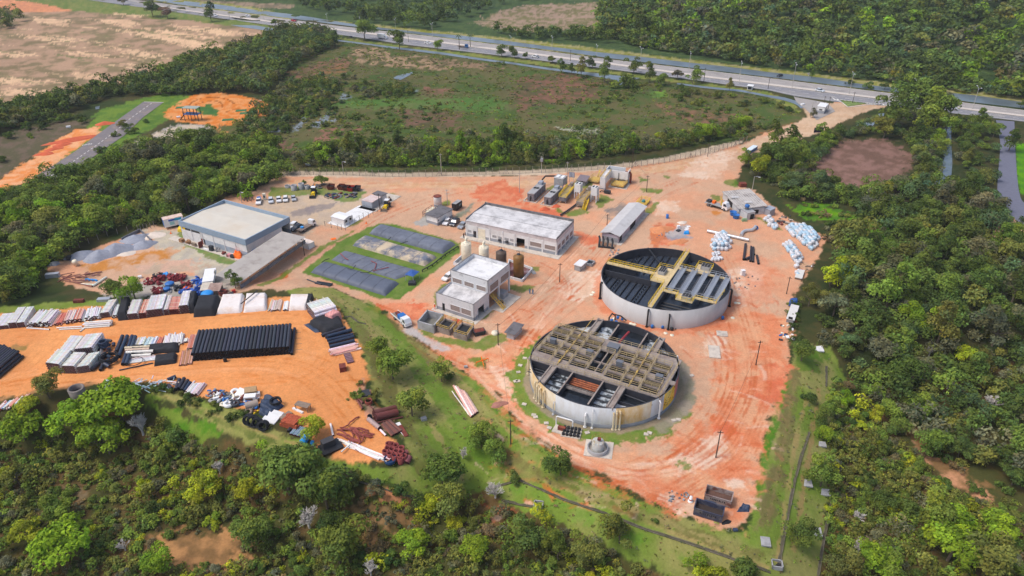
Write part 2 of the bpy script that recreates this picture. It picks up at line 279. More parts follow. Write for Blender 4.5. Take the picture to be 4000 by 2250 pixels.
poly((182,178,172),(170,168,160),[(1620,870),(1670,840),(1680,880),(1640,890)],.5,1.5); poly((160,158,146),(140,140,120),[(1770,850),(1850,790),(1830,830),(1780,860)],.8,2)
RED=(214,122,94)
for q in ([(1860,722),(1960,702),(2050,745),(2030,800),(1900,795),(1840,770)],[(1990,832),(2060,790),(2190,830),(2230,850),(2120,850)],[(2245,905),(2350,930),(2330,965),(2270,960)],[(1470,1192),(1600,1190),(1760,1215),(1730,1245),(1600,1255),(1520,1228)],[(2930,1480),(2990,1425),(3085,1425),(3040,1560),(2960,1600)],[(1610,1180),(1680,1195),(1640,1220)],[(2560,880),(2640,870),(2680,960),(2560,960)],[(2780,1640),(2850,1620),(2880,1690),(2820,1720),(2770,1690)]): poly(RED,(224,150,118),q,1.2,3.5,.9,ns=.4)
for q in ([(2230,1040),(2330,1060),(2350,1130),(2260,1185),(2195,1150)],[(2760,1300),(2830,1305),(2810,1400),(2755,1390)],[(2640,1800),(2800,1690),(2860,1740),(2790,1840),(2660,1850)],[(1900,1420),(2010,1440),(2020,1560),(1960,1520)],[(2820,1080),(2950,1000),(2980,1100),(2900,1200),(2840,1160)],[(2290,1075),(2370,1060),(2340,1130)],[(2580,1930),(2720,1960),(2700,2000),(2600,1960)],[(2830,1880),(2900,1880),(2880,1940)],[(2750,590),(2880,590),(2800,700),(2650,690)],[(2560,780),(2650,790),(2640,830),(2560,840)]): poly((236,214,194),(228,196,172),q,1.5,4,.8,ns=.35)
poly((150,138,130),(190,160,140),[(2355,820),(2440,790),(2470,815),(2380,855)],.8,3); poly((160,158,164),(190,180,176),[(2590,905),(2680,880),(2690,935),(2610,935)],1,3); poly((206,140,86),(214,160,120),[(2775,825),(2815,828),(2800,845),(2780,840)],.5,1.5)
poly((214,126,92),(226,160,130),[(2870,980),(2980,1000),(3040,1080),(3000,1200),(2900,1180),(2890,1080)],2,5,.55)
poly((214,128,76),(200,120,80),[(1085,1075),(1120,1060),(1130,1080),(1100,1092)],.5,1.5)
poly((196,150,124),(206,160,140),[(1180,1010),(1330,930),(1390,918),(1340,945),(1200,1040),(1120,1060)],1,2.5)
poly((220,140,100),(200,130,100),[(2540,900),(2580,870),(2600,930),(2560,980),(2540,950)],.8,2)
TR=(198,112,78)
for q,n,g in (([(2120,690),(2500,670),(2800,605),(3000,540),(3200,465)],4,2.2),([(1100,705),(1500,725),(1900,720),(2150,705)],3,2),([(2030,1260),(2120,1190),(2260,1080),(2330,1000),(2450,860),(2550,760),(2700,700)],4,2),([(1640,1320),(1760,1410),(1900,1460),(2020,1420),(2060,1320),(2150,1230),(2250,1160)],5,1.2),([(1960,1530),(2050,1650),(2200,1770),(2420,1880),(2600,1940)],6,1.1),([(2660,1840),(2820,1740),(2930,1560),(2950,1400),(2900,1250),(2860,1120),(2800,1000)],5,1.5),([(2620,1950),(2780,1850),(2900,1780),(2960,1640)],5,1.),([(2300,1860),(2500,1840),(2700,1720),(2820,1560),(2840,1380),(2760,1260)],3,1.6),([(1460,1190),(1600,1260),(1680,1340)],3,1.),([(1800,940),(2000,1000),(2160,1050),(2220,1130),(2160,1220)],3,1.2),([(2250,1100),(2100,1200),(1900,1320)],2,1.4),([(1300,1120),(1240,1060),(1330,990),(1430,880),(1600,800),(1800,740)],3,1.6),([(2180,1830),(2280,1850),(2480,1920),(2640,1990)],4,.9)):
    stroke(TR,q,.34,n+2,g*.8,w=.75,amp=.6)
for q,n,g in (([(2060,1650),(2200,1750),(2450,1850),(2700,1800)],4,1.6),([(2200,1130),(2160,1200),(2090,1280)],4,.8),([(1880,1440),(1980,1560),(2090,1660)],3,1.6),([(2300,960),(2200,1060),(2080,1200)],2,2.4)): stroke((240,208,184),q,.7,n,g,w=.6,amp=.7)
for i in range(260):
    a,b=rnd.uniform(1900,3060),rnd.uniform(1080,2040); l=rnd.uniform(10,60); g=rnd.gauss(2.5,.5)
    stroke(rnd.choice(((196,104,72),(206,120,88),(238,206,184),(224,150,116))),[(a,b),(a+l*math.cos(g),b-l*.6*math.sin(g)),(a+2*l*math.cos(g+.15),b-1.2*l*math.sin(g+.15))],rnd.uniform(.2,.7),w=.55,amp=.8)
for q in ([(1100,669),(1300,670),(1500,676),(1850,672),(2100,664),(2400,644),(2600,614),(2800,568),(2900,548),(2905,558),(2800,590),(2600,632),(2400,662),(2100,684),(1500,694),(1100,688)],): poly((220,202,180),(206,188,166),q,.8,1.,.95)
for c_,q,w_ in (((112,108,66),[(1400,1290),(1470,1400),(1540,1560),(1600,1700),(1650,1820)],3.4),((164,150,104),[(1290,1150),(1420,1240),(1520,1400),(1620,1560),(1740,1760),(1800,1860)],1.),((116,108,68),[(1500,1235),(1640,1375),(1740,1500),(1880,1690),(1990,1800),(2100,1870)],3.2),((96,128,52),[(1420,1180),(1560,1330),(1660,1460),(1800,1660),(1900,1790)],4.),((168,152,106),[(1600,1310),(1760,1440),(1880,1570),(2000,1700),(2120,1790)],1.),((110,106,64),[(2120,1850),(2300,1925),(2600,2045),(2850,2135),(2960,2165)],2.2),((166,152,106),[(2150,1850),(2400,1960),(2700,2080),(2900,2150)],.9),((112,104,70),[(3110,1460),(3085,1620),(3040,1840),(2990,2060)],2.6),((166,140,100),[(3200,1520),(3170,1720),(3140,1900),(3100,2150)],1.),((80,98,46),[(640,1560),(800,1620),(1000,1700),(1250,1800)],1.2)): stroke(c_,q,w_,w=.75,amp=1.4)
poly((216,190,164),(206,176,148),[(2880,572),(3050,512),(3155,455),(3120,400),(3260,402),(3480,405),(3490,412),(3400,430),(3300,470),(3200,520),(3100,548),(2960,596)],1,1.5,.9)
# white gravel by the pickup, lush grass round the works
poly((196,192,190),(206,186,176),[(1590,1270),(1640,1300),(1760,1370),(1720,1375),(1640,1335),(1580,1290)],.8,2,.9)
poly((100,126,60),(118,134,74),[(1255,1000),(1330,940),(1480,870),(1560,880),(1800,950),(1795,985),(1560,1170),(1480,1165),(1180,1065)],.6,1.2)
for q in ([(1640,1285),(1700,1310),(1860,1330),(1960,1300),(1980,1330),(1890,1370),(1780,1350),(1650,1310)],[(1740,1150),(1700,1200),(1690,1150),(1740,1110)],[(1990,1110),(2090,1120),(2040,1140),(1990,1130)],[(2035,1035),(2110,1045),(2100,1060),(2050,1050)],[(2180,815),(2210,830),(2290,810),(2300,830),(2230,850),(2180,825)],[(2350,760),(2400,780),(2330,820),(2330,790)],[(2250,700),(2320,705),(2300,740),(2230,730)],[(1820,1400),(1880,1395),(1910,1420),(1900,1445),(1860,1430)],[(1880,1210),(1930,1215),(1880,1250)],[(2520,815),(2570,790),(2555,825),(2530,840)],[(2825,705),(2880,700),(2880,730),(2840,725)],[(2590,685),(2620,690),(2610,697),(2592,694)],[(2780,765),(2820,762),(2815,785),(2790,785)],[(2650,1805),(2700,1800),(2710,1835),(2670,1840)],[(2130,735),(2180,720),(2190,740),(2140,750)],[(1300,870),(1385,850),(1420,860),(1360,890)],[(1060,730),(1200,725),(1300,740),(1430,750),(1400,785),(1330,790),(1250,760),(1050,770)],[(1500,755),(1550,757),(1540,775),(1510,770)],[(1720,790),(1760,785),(1760,800),(1730,810)],[(1200,1000),(1260,960),(1400,890),(1380,910),(1280,965),(1150,1050),(1030,1120),(1000,1115)],[(2940,840),(3000,860),(3060,900),(3020,890)],[(2500,690),(2540,705),(2500,712)],[(2500,735),(2590,740),(2570,755),(2510,752)],[(700,890),(740,925),(840,985),(980,1040),(940,1050),(800,1000),(690,940)]): poly((90,126,48),(120,130,70),q,.6,1.6,.85,ns=.5)
poly((88,130,48),(110,134,62),disc(TANK_B,21.0,60,88,325)+disc(TANK_B,15,40,325,88),.8,2.6,.9,world=True,ns=.6)
poly((168,158,142),(150,145,122),disc(TANK_B,20.4,50,-62,75)+disc(TANK_B,15,30,75,-62),.8,1.5,world=True)
poly((166,150,128),(150,140,118),disc(TANK_B,17.9,60),.5,.8,world=True)
poly((204,120,88),(222,150,120),disc(TANK_A,19,60),1.,2.5,.7,world=True)
# pipe storage yard
poly(ORANGE,(234,168,118),[(-900,1290),(0,1225),(330,1200),(1000,1165),(1200,1155),(1320,1200),(1400,1340),(1425,1420),(1440,1480),(1390,1560),(1490,1690),(1590,1770),(1590,1800),(1500,1812),(1300,1790),(1100,1640),(800,1550),(600,1495),(400,1490),(200,1515),(0,1560),(-900,1640)],.7,1.5,ns=.1)
for q,n,g in (([(-100,1310),(300,1290),(700,1265),(1000,1235),(1200,1240),(1300,1330),(1290,1430),(1150,1500)],4,1.8),([(0,1520),(300,1470),(700,1430),(1000,1410),(1200,1440),(1330,1560),(1450,1720)],5,1.7),([(0,1500),(120,1450),(200,1380),(260,1330)],4,1.4),([(1000,1480),(1150,1470),(1260,1510),(1230,1560),(1100,1560),(1000,1530)],3,1.4)): stroke((196,116,64),q,.4,n,g,w=.55,amp=.6)
stroke((240,180,136),[(0,1515),(300,1465),(700,1425),(1000,1400),(1200,1430)],1.,4,3.,w=.5,amp=1.)
for i in range(60):
    a,b=rnd.uniform(0,1380),rnd.uniform(1250,1560); l=rnd.uniform(15,80)
    stroke(rnd.choice(((206,124,72),(238,174,126),(216,136,84))),[(a,b),(a+l,b-l*.1),(a+2*l,b-l*.1+rnd.uniform(-6,6))],rnd.uniform(.2,.6),w=.5,amp=.7)
poly((150,130,90),(120,120,70),[(60,1340),(110,1355),(100,1385),(40,1360)],1,2.5,.7); poly((196,160,140),(220,170,150),[(1380,1560),(1420,1480),(1440,1560),(1500,1680),(1450,1640)],1,3,.6)
def make_ground():
    # rows and columns get coarser with distance
    ys=[12.];
    while ys[-1]<8000:
        y=ys[-1]; ys.append(y+max(.34,.0000172*(y*y+CZ*CZ)/1.0*.92 if y<900 else y*.05))
    ys=np.array(ys); k=np.linspace(-1,1,1250); us=.66*k+np.sign(k)*.9*np.clip(np.abs(k)-.92,0,1)**1.5*20
    Y,Uu=np.meshgrid(ys,us,indexing='ij'); X=Uu*(Y+80); shp=X.shape
    x=X.ravel();y=Y.ravel(); z=H(x,y)
    c=np.empty((x.size,3)); a=np.array(lin(56,68,36));b=np.array(lin(80,76,48)); n0=sm(.35,.65,fbm(x*.1,y*.1,4,2))[:,None]
    c[:]=a*(1-n0)+b*n0; vary=np.full(x.size,.22)
    en=fbm(x*.45,y*.45,4,31)-.5; en2=fbm(x*1.7,y*1.7,3,77)-.5
    for c1,c2,px,ew,amp,w,vr,world,ns,lw in PAINT:
        pw=px if world else [(float(p[0]),float(p[1])) for p in (P(*q) for q in px)]
        if lw:
            q=[Vector(p) for p in pw]; out=[]
            for i in range(len(q)):
                t=(q[min(i+1,len(q)-1)]-q[max(i-1,0)]).normalized(); out.append((q[i].x-t.y*lw[1],q[i].y+t.x*lw[1]))
            pw=out
            if len(pw)>2:                     # round the corners
                for _ in range(2):
                    nw=[pw[0]]
                    for i in range(len(pw)-1):
                        (ax,ay),(bx,by)=pw[i],pw[i+1]; nw+=[(ax*.75+bx*.25,ay*.75+by*.25),(ax*.25+bx*.75,ay*.25+by*.75)]
                    pw=nw+[pw[-1]]
        A=np.array(pw); mg=ew+amp+(lw[0] if lw else 0)+1
        idx=np.nonzero((x>A[:,0].min()-mg)&(x<A[:,0].max()+mg)&(y>A[:,1].min()-mg)&(y<A[:,1].max()+mg))[0]
        if not len(idx): continue
        xs,yy=x[idx],y[idx]
        d=(sdist(xs,yy,pw,False)-lw[0]/2) if lw else sdist(xs,yy,pw)
        d=d+amp*(en[idx]*1.5+en2[idx]*.6)
        k=w*(1-sm(-ew/2,ew/2,d))
        if lw: k=k*(.35+.65*sm(.3,.6,fbm(xs*.3,yy*.3,3,55)))
        sel=k>.01; idx=idx[sel];k=k[sel][:,None]
        if not len(idx): continue
        mx=sm(.36,.64,fbm(x[idx]*ns,y[idx]*ns,5,int(abs(A[0,0]*7))%97))[:,None]
        if lw: mx*=0
        c[idx]=c[idx]*(1-k)+(np.array(lin(*c1))*(1-mx)+np.array(lin(*c2))*mx)*k
        vary[idx]=vary[idx]*(1-k[:,0])+vr*k[:,0]
    lum=1+(fbm(x*.9,y*.9,4,5)-.5)*vary*1.3+(fbm(x*.03,y*.03,3,6)-.5)*.25
    g_=c.mean(1,keepdims=True); c=np.clip((g_+(c-g_)*1.17)*lum[:,None]*GROUND_GAIN,0,1)
    z=z+(fbm(x*.8,y*.8,3,9)-.5)*.12
    nI,nJ=shp; i=np.arange(nI*nJ).reshape(shp); q=np.stack([i[:-1,:-1],i[:-1,1:],i[1:,1:],i[1:,:-1]],-1).reshape(-1,4)
    return x,y,z,c,q
GROUND_GAIN=.78
def np_mesh(name,v,q,cols=None,mats=(),smooth=False,k=4):
    me=bpy.data.meshes.new(name); me.vertices.add(len(v)); me.vertices.foreach_set('co',np.ascontiguousarray(v,np.float32).ravel())
    me.loops.add(q.size); me.loops.foreach_set('vertex_index',np.ascontiguousarray(q,np.int32).ravel())
    me.polygons.add(len(q)); me.polygons.foreach_set('loop_start',np.arange(0,q.size,k,dtype=np.int32))
    if cols is not None:
        at=me.attributes.new('col','FLOAT_COLOR','POINT' if len(cols)==len(v) else 'FACE'); at.data.foreach_set('color',np.ascontiguousarray(np.c_[cols,np.ones(len(cols))],np.float32).ravel())
    for M in mats: me.materials.append(M)
    me.update(calc_edges=True)
    if smooth: me.shade_smooth()
    return me
def add_mesh(name,me,parent=None):
    o=bpy.data.objects.new(name,me); COL.objects.link(o)
    if parent: o.parent=parent
    return o
gx,gy,gz,gc,gq=make_ground()
mG=mat('ground_soil',None,.95,var=.14,scale=2.3,bump=.35,attr='col',spec=.15,fine=2.6)
struct(add_mesh('ground',np_mesh('ground',np.c_[gx,gy,gz],gq,gc,[mG],True)))
del gx,gy,gz,gc,gq
# ---------------------------------------------------------------- roads, water and paths (sheets of the setting)
def resample(pts,n):
    A=np.array(pts,float); d=np.r_[0,np.cumsum(np.hypot(*np.diff(A,axis=0).T))]; t=np.linspace(0,d[-1],n); return np.c_[np.interp(t,d,A[:,0]),np.interp(t,d,A[:,1])]
def ribbon(name,top,bot,dz,M,n=90,kind='structure'):
    a,b=resample(top,n),resample(bot,n); k=4; rows=[]
    for i in range(k+1):
        q=a+(b-a)*i/k; x,y,z=P(q[:,0],q[:,1]); rows.append(np.c_[x,y,z+dz])
    v=np.concatenate(rows); i=np.arange((k+1)*n).reshape(k+1,n); q=np.stack([i[:-1,:-1],i[1:,:-1],i[1:,1:],i[:-1,1:]],-1).reshape(-1,4)
    o=add_mesh(name,np_mesh(name,v,q,None,[M],True)); o['kind']=kind; return o
def sheet(name,px,dz,M,kind='structure',level=False):
    p=[pt(*q,dz) for q in px]
    if level: zz=sum(v.z for v in p)/len(p); p=[Vector((v.x,v.y,zz)) for v in p]
    mb=MB(); mb.add(p,[tuple(range(len(p)))]); o=mb.build(name,M)
    nz=o.data.polygons[0].normal.z
    if nz<0: o.data.flip_normals()
    o['kind']=kind; return o
mAsph=mat('asphalt',lin(128,128,134),.9,var=.12,scale=.5,dirt=lin(150,146,142),dscale=.12,dlim=(.45,.7),bump=.1)
mOldAsph=mat('old_asphalt',lin(118,112,114),.9,var=.14,scale=.7,dirt=lin(150,132,118),dscale=.2,dlim=(.5,.72),bump=.15)
mBlueAsph=mat('curved_asphalt',lin(104,106,122),.85,var=.1,scale=.8,bump=.1)
mConcRoad=mat('concrete_road',lin(156,150,146),.9,var=.1,scale=.4,dirt=lin(132,128,126),dscale=.1,bump=.1)
mKerb=mat('kerb_concrete',lin(196,186,176),.9,var=.12,scale=1.5)
mWhiteLine=mat('white_marking',lin(225,222,215),.8,var=.1)
mWater=mat('canal_water',(.13,.165,.195),.28,var=.3,scale=.08,spec=.9,bump=.03,fine=.6)
mWater.node_tree.nodes['Principled BSDF'].inputs['IOR'].default_value=2.1
mScum=mat('ditch_water',(.10,.13,.15),.1,var=.35,scale=.3,spec=.9,dirt=lin(96,112,84),dscale=.35,dlim=(.55,.68),bump=.05)
FARU=[(300,-60),(480,-6),(700,22),(1000,58),(1287,98),(1660,140),(2000,182),(2349,229),(2776,278),(3000,305),(3493,367),(4000,431),(4600,505)]
FARL=[(300,-42),(520,8),(700,36),(1000,76),(1388,122),(1776,171),(2000,199),(2388,248),(2776,301),(3000,328),(3477,388),(4000,452),(4600,530)]
NEU=[(300,-38),(560,16),(700,40),(1000,81),(1388,128),(1776,177),(2000,206),(2388,255),(2776,307),(3000,335),(3477,394),(4000,458),(4600,537)]
NEL=[(180,-28),(345,0),(563,31),(803,64),(1000,91),(1369,142),(1582,175),(2000,223),(2388,272),(2660,307),(3000,353),(3100,376),(3260,398),(3466,413),(3710,442),(4000,476),(4600,556)]
ribbon('highway_near_lanes',NEU,NEL,.12,mAsph); ribbon('highway_far_lanes',FARU,FARL,.12,mConcRoad)
o=ribbon('highway_median',FARL,NEU,.3,mKerb)
CANU=[(560,-30),(700,2),(870,20),(1000,40),(1160,58),(1350,90),(1500,110),(1680,130),(1790,138),(2000,163),(2150,183),(2300,200),(2500,222),(2700,246),(2850,262),(3000,282),(3200,303),(3400,334),(3600,352),(3800,372),(4000,400),(4500,462)]
CANL=[(520,-14),(700,18),(870,38),(1000,55),(1160,76),(1300,94),(1500,118),(1700,142),(1900,166),(2000,178),(2200,202),(2400,230),(2600,253),(2800,277),(3000,301),(3200,325),(3400,350),(3600,374),(3800,400),(4000,424),(4500,486)]
ribbon('canal_water',CANU,CANL,.1,mWater)
for nm,top,bot in (('roadside_ditch',[(1310,155),(1420,168),(1520,181),(1737,206),(1854,225),(2000,244),(2132,264),(2280,281),(2400,295),(2500,305)],[(1310,160),(1420,174),(1520,188),(1737,215),(1854,233),(2000,251),(2132,272),(2280,291),(2400,313),(2460,318)]),('roadside_ditch',[(2644,324),(2745,337),(2900,352),(3000,372),(3060,380),(3128,400),(3140,420)],[(2644,330),(2745,344),(2900,360),(3000,380),(3060,392),(3110,408),(3128,424)])): ribbon(nm,top,bot,.1,mWater,30)
for q in ([(2404,332),(2418,300),(2470,308),(2440,322),(2425,332)],[(1537,305),(1550,297),(1580,290),(1611,282),(1613,287),(1590,300),(1565,313),(1548,312)],[(3345,490),(3380,480),(3422,476),(3410,492),(3392,510),(3360,507)],[(3430,446),(3455,441),(3458,452),(3436,455)],[(3698,464),(3760,470),(3838,482),(3832,490),(3770,482),(3712,474)],[(1070,112),(1000,100),(900,98),(940,106),(1060,122)],[(372,418),(390,414),(388,426),(374,428)]): sheet('pond_water',q,.12,mWater,level=True)
ribbon('overgrown_channel',[(3690,480),(3676,560),(3664,640),(3650,720)],[(3716,480),(3716,560),(3720,640),(3712,735)],.12,mScum,20)
ribbon('curved_road',[(3890,470),(3900,520),(3908,560),(3904,620),(3898,680),(3895,740),(3905,790),(3940,840),(4010,890),(4150,950)],[(3962,475),(3964,520),(3964,560),(3968,620),(3972,680),(3978,740),(3988,780),(4020,815),(4080,850),(4200,900)],.12,mBlueAsph,40)
ribbon('training_road',[(560,399),(470,462),(380,527),(300,588),(220,640),(136,690)],[(640,400),(555,462),(490,527),(400,588),(330,640),(250,700)],.12,mOldAsph,30)
ribbon('white_concrete_access',[(3105,380),(3230,402),(3250,420),(3262,436)],[(3100,376),(3110,400),(3150,430),(3190,470)],.13,mConcRoad,12)
sheet('traffic_island',[(3280,391),(3392,404),(3310,417)],.16,mat('island_grass',lin(112,130,70),.95,var=.3,scale=.5,bump=.5))
mb=MB()
def pxline(mb,a,b,w,dz=.16,mi=0):
    a,b=pt(*a,dz),pt(*b,dz); t=(b-a).normalized(); n=Vector((-t.y,t.x,0))*w/2
    mb.add([a-n,b-n,b+n,a+n],[(0,1,2,3)],mi)
for i in range(0,64):                      # lane dashes of both carriageways
    for U_,L_,f0 in((FARU,FARL,.5),(NEU,NEL,.42)):
        a,b=resample(U_,400),resample(L_,400); k=80+i*5
        if k<395: pxline(mb,a[k]*(1-f0)+b[k]*f0,a[k+2]*(1-f0)+b[k+2]*f0,.22)
for U_,L_,f0 in((FARU,FARL,.93),(NEU,NEL,.06),(NEU,NEL,.84),(FARU,FARL,.06)):
    a,b=resample(U_,200),resample(L_,200); c=a*(1-f0)+b*f0
    for k in range(30,190): pxline(mb,c[k],c[k+1],.25)
for k in range(14): pxline(mb,(3255+k*14,386+k*1.7),(3262+k*14,391+k*1.75),.7)
for k in range(7): pxline(mb,(3400+k*12,404+k*.8),(3406+k*12,411+k*.6),.7)
for q in ([(3250,383),(3290,402),(3312,419)],[(3312,419),(3400,409),(3470,413)],[(3282,390),(3394,403)]):
    for a,b in zip(q,q[1:]): pxline(mb,a,b,.4)
a,b=resample([(600,399),(512,462),(435,527),(350,588),(275,640),(190,695)],120),0
for k in range(2,116,4): pxline(mb,a[k],a[k+2],.28,.16)
for q in ([(563,399),(640,401)],): pxline(mb,*q,.4)
# bicycle symbol on the training road
c=Vector(pt(341,566,.16))
for ox in(-1.1,1.1):
    for i in range(14):
        g0,g1=2*math.pi*i/14,2*math.pi*(i+1)/14; mb.beam(c+Vector((ox*.8+.7*math.cos(g0),ox*.45+.9*math.sin(g0),0)),c+Vector((ox*.8+.7*math.cos(g1),ox*.45+.9*math.sin(g1),0)),.2,.02)
mb.beam(c+Vector((-.9,-.5,0)),c+Vector((.1,1.1,0)),.2,.02); mb.beam(c+Vector((.1,1.1,0)),c+Vector((.9,.5,0)),.2,.02); mb.beam(c+Vector((-.1,-.3,0)),c+Vector((.6,1.2,0)),.2,.02)
struct(mb.build('road_markings',mWhiteLine))
mPath=mat('dry_path',lin(196,172,130),.95,var=.2,scale=.9,bump=.3)
# concrete drains down the banks
mDrain=mat('drain_concrete',lin(112,104,92),.9,var=.25,scale=.8,dirt=lin(70,74,48),dscale=.5,dlim=(.42,.6),bump=.3)
def drain(px,w=.7):
    w*=.7
    mb=MB(); q=[]
    for a,b in zip(px,px[1:]):
        for k in range(8): q.append(pt(a[0]+(b[0]-a[0])*k/8,a[1]+(b[1]-a[1])*k/8))
    q.append(pt(*px[-1]))
    for a,b in zip(q,q[1:]):
        t=(b-a).normalized(); n=Vector((-t.y,t.x,0))*w/2
        mb.beam(a+n+Vector((0,0,.05)),b+n+Vector((0,0,.05)),.12,.12); mb.beam(a-n+Vector((0,0,.05)),b-n+Vector((0,0,.05)),.12,.12); mb.beam(a+Vector((0,0,.05)),b+Vector((0,0,.05)),w,.04,1)
    return struct(mb.build('drain_channel',[mDrain,mat('drain_bed',lin(84,78,62),.95,var=.3)]))
drain([(1380,1874),(1480,1902),(1560,1922),(1640,1940)],.6); drain([(1900,1912),(2030,1875),(2100,1905),(2200,1950),(2350,2000),(2500,2060),(2700,2125),(2900,2195),(3010,2235)],.7)
drain([(3160,1688),(3130,1780),(3105,1870),(3085,1970),(3060,2100),(3042,2200)],.7); drain([(3280,1820),(3240,2000),(3215,2120),(3195,2250)],.6); drain([(1960,1955),(2040,1972),(2090,1978)],.8)
drain([(3228,1430),(3226,1510)],.6); drain([(1345,1240),(1370,1236),(1400,1260),(1430,1266)],.5)
# ---------------------------------------------------------------- plants
mLeaf=mat('leaves','x',.8,var=.22,scale=.9,attr='col',spec=.2,trans=.22)
mBark=mat('bark',lin(104,92,78),.9,var=.3,scale=2,bump=.3); mPale=mat('pale_bark',lin(200,194,188),.9,var=.2,scale=2)
TINT={'dark green':(.047,.076,.020),'deep green':(.064,.102,.024),'green':(.096,.145,.028),'bright green':(.145,.25,.02),'yellow-green':(.23,.28,.022),'olive':(.10,.115,.032),'blue-green':(.055,.095,.045),'grey-green':(.115,.125,.085),'reddish':(.13,.085,.07),'brown':(.12,.095,.06)}
TINT={k:tuple(min(.5,x*f*h) for x,h in zip(v,(1.08,1.0,.72))) for k,v in TINT.items() for f in (1.7 if 'green' not in k or k in('dark green','deep green','blue-green','green') else 1.3,)}
def crown(seed,style,n,leaf):
    g=np.random.default_rng(seed); B=[]
    if style=='round':   hh=1.05; K=11; B=[(g.normal(0,.20),g.normal(0,.20),.62+g.normal(0,.15),g.uniform(.15,.27)) for _ in range(K)]
    elif style=='tall':  hh=1.5;  B=[(g.normal(0,.13),g.normal(0,.13),.45+.85*i/9,(.27-.013*i)*g.uniform(.75,1.1)) for i in range(10)]
    elif style=='spread':hh=.8;   B=[(.37*math.cos(a)*q,.37*math.sin(a)*q,.56+g.normal(0,.055)-.18*q*q,g.uniform(.11,.2)) for a,q in [(g.uniform(0,6.3),g.uniform(.1,1)**.6) for _ in range(17)]]
    elif style=='bush':  hh=.62;  B=[(g.normal(0,.21),g.normal(0,.21),.26+g.normal(0,.09),g.uniform(.13,.24)) for _ in range(10)]
    else: B=[(0,0,.5,.4)]
    B=np.array(B); w=B[:,3]**2; bi=g.choice(len(B),n,p=w/w.sum()); d=g.normal(size=(n,3)); d/=np.linalg.norm(d,axis=1)[:,None]; d[:,2]=np.where(d[:,2]<-.35,-d[:,2],d[:,2])
    rr=g.uniform(.72,1.08,n)*(1+.18*np.sin(7*d[:,0]+3*bi)*np.cos(6*d[:,1]+bi)); sq=np.array([1,1,.62 if style=='spread' else .85])
    c=B[bi,:3]+d*sq*(B[bi,3]*rr)[:,None]; c[:,2]=np.maximum(c[:,2],.03)
    nm=d*.75+np.array([0,0,.45])+g.normal(0,.45,(n,3)); nm/=np.linalg.norm(nm,axis=1)[:,None]
    t=np.cross(nm,g.normal(size=(n,3))); t/=np.linalg.norm(t,axis=1)[:,None]; b=np.cross(nm,t)
    s=(leaf*g.uniform(.55,1.35,n))[:,None]; s2=s*g.uniform(.45,.8,n)[:,None]
    v=np.stack([c-t*s,c-b*s2+t*s*.15,c+t*s,c+b*s2-t*s*.1],1).reshape(-1,3); q=np.arange(4*n).reshape(n,4)
    bc=g.uniform(.66,1.36,len(B))[bi]*g.uniform(.76,1.24,n); hu=g.normal(0,.10,len(B))[bi]+g.normal(0,.07,n)
    col=np.stack([bc*(1+hu),bc*(1+hu*.3),bc*(1-hu)],1)
    return v,q,col
def trunkmesh(style,seed,M):
    g=random.Random(seed); mb=MB(); h={'round':.55,'tall':.8,'spread':.5,'bush':.2}.get(style,.5)
    mb.tube([(0,0,-.05),(g.uniform(-.02,.02),g.uniform(-.02,.02),h*.55),(g.uniform(-.04,.04),g.uniform(-.04,.04),h)],[.028,.022,.014],7)
    for i in range(5):
        a=g.uniform(0,6.3); z=h*g.uniform(.5,.9); l=g.uniform(.2,.34)
        mb.tube([(0,0,z),(l*.5*math.cos(a),l*.5*math.sin(a),z+l*.35),(l*math.cos(a),l*math.sin(a),z+l*.55)],[.014,.010,.004],5)
    o=mb.build('trunk',M); return o
TREE={}
for st,cnt,n,lf in (('round',5,2600,.034),('tall',3,2300,.036),('spread',4,2800,.030),('bush',5,1500,.04)):
    for i in range(cnt):
        v,q,c=crown(100+len(TREE)*7+i,st,n,lf); me=np_mesh('crown',v,q,c,[mLeaf])
        TREE[st,i]=(me,trunkmesh(st,i,mBark))
for k,(me,t) in TREE.items(): COL.objects.unlink(t)
def barebranches(seed):
    g=random.Random(seed); mb=MB()
    def br(p,d,l,r,k):
        e=p+d*l; md=p+d*l*.5+Vector((g.uniform(-1,1),g.uniform(-1,1),g.uniform(-.5,1)))*l*.08
        mb.tube([p,md,e],[r,r*.85,r*.65],5 if k<2 else 3,caps=False)
        if k<4:
            for i in range(4 if k else 7):
                a=g.uniform(0,6.3); s=g.uniform(.4,.85); nd=(d*(1-.25*s)+Vector((math.cos(a)*s,math.sin(a)*s,.22))).normalized(); br(p+d*l*g.uniform(.6,1),nd,l*g.uniform(.55,.85),r*.62,k+1)
    br(Vector((0,0,-.03)),Vector((0,0,1)),.26,.034,0); return mb
BARE=[]
for i in range(3): o=barebranches(40+i).build('branches',mPale); COL.objects.unlink(o); BARE.append(o.data)
LAB=[]          # things whose label is worked out once everything stands: (object, look, place, photo x, photo y)
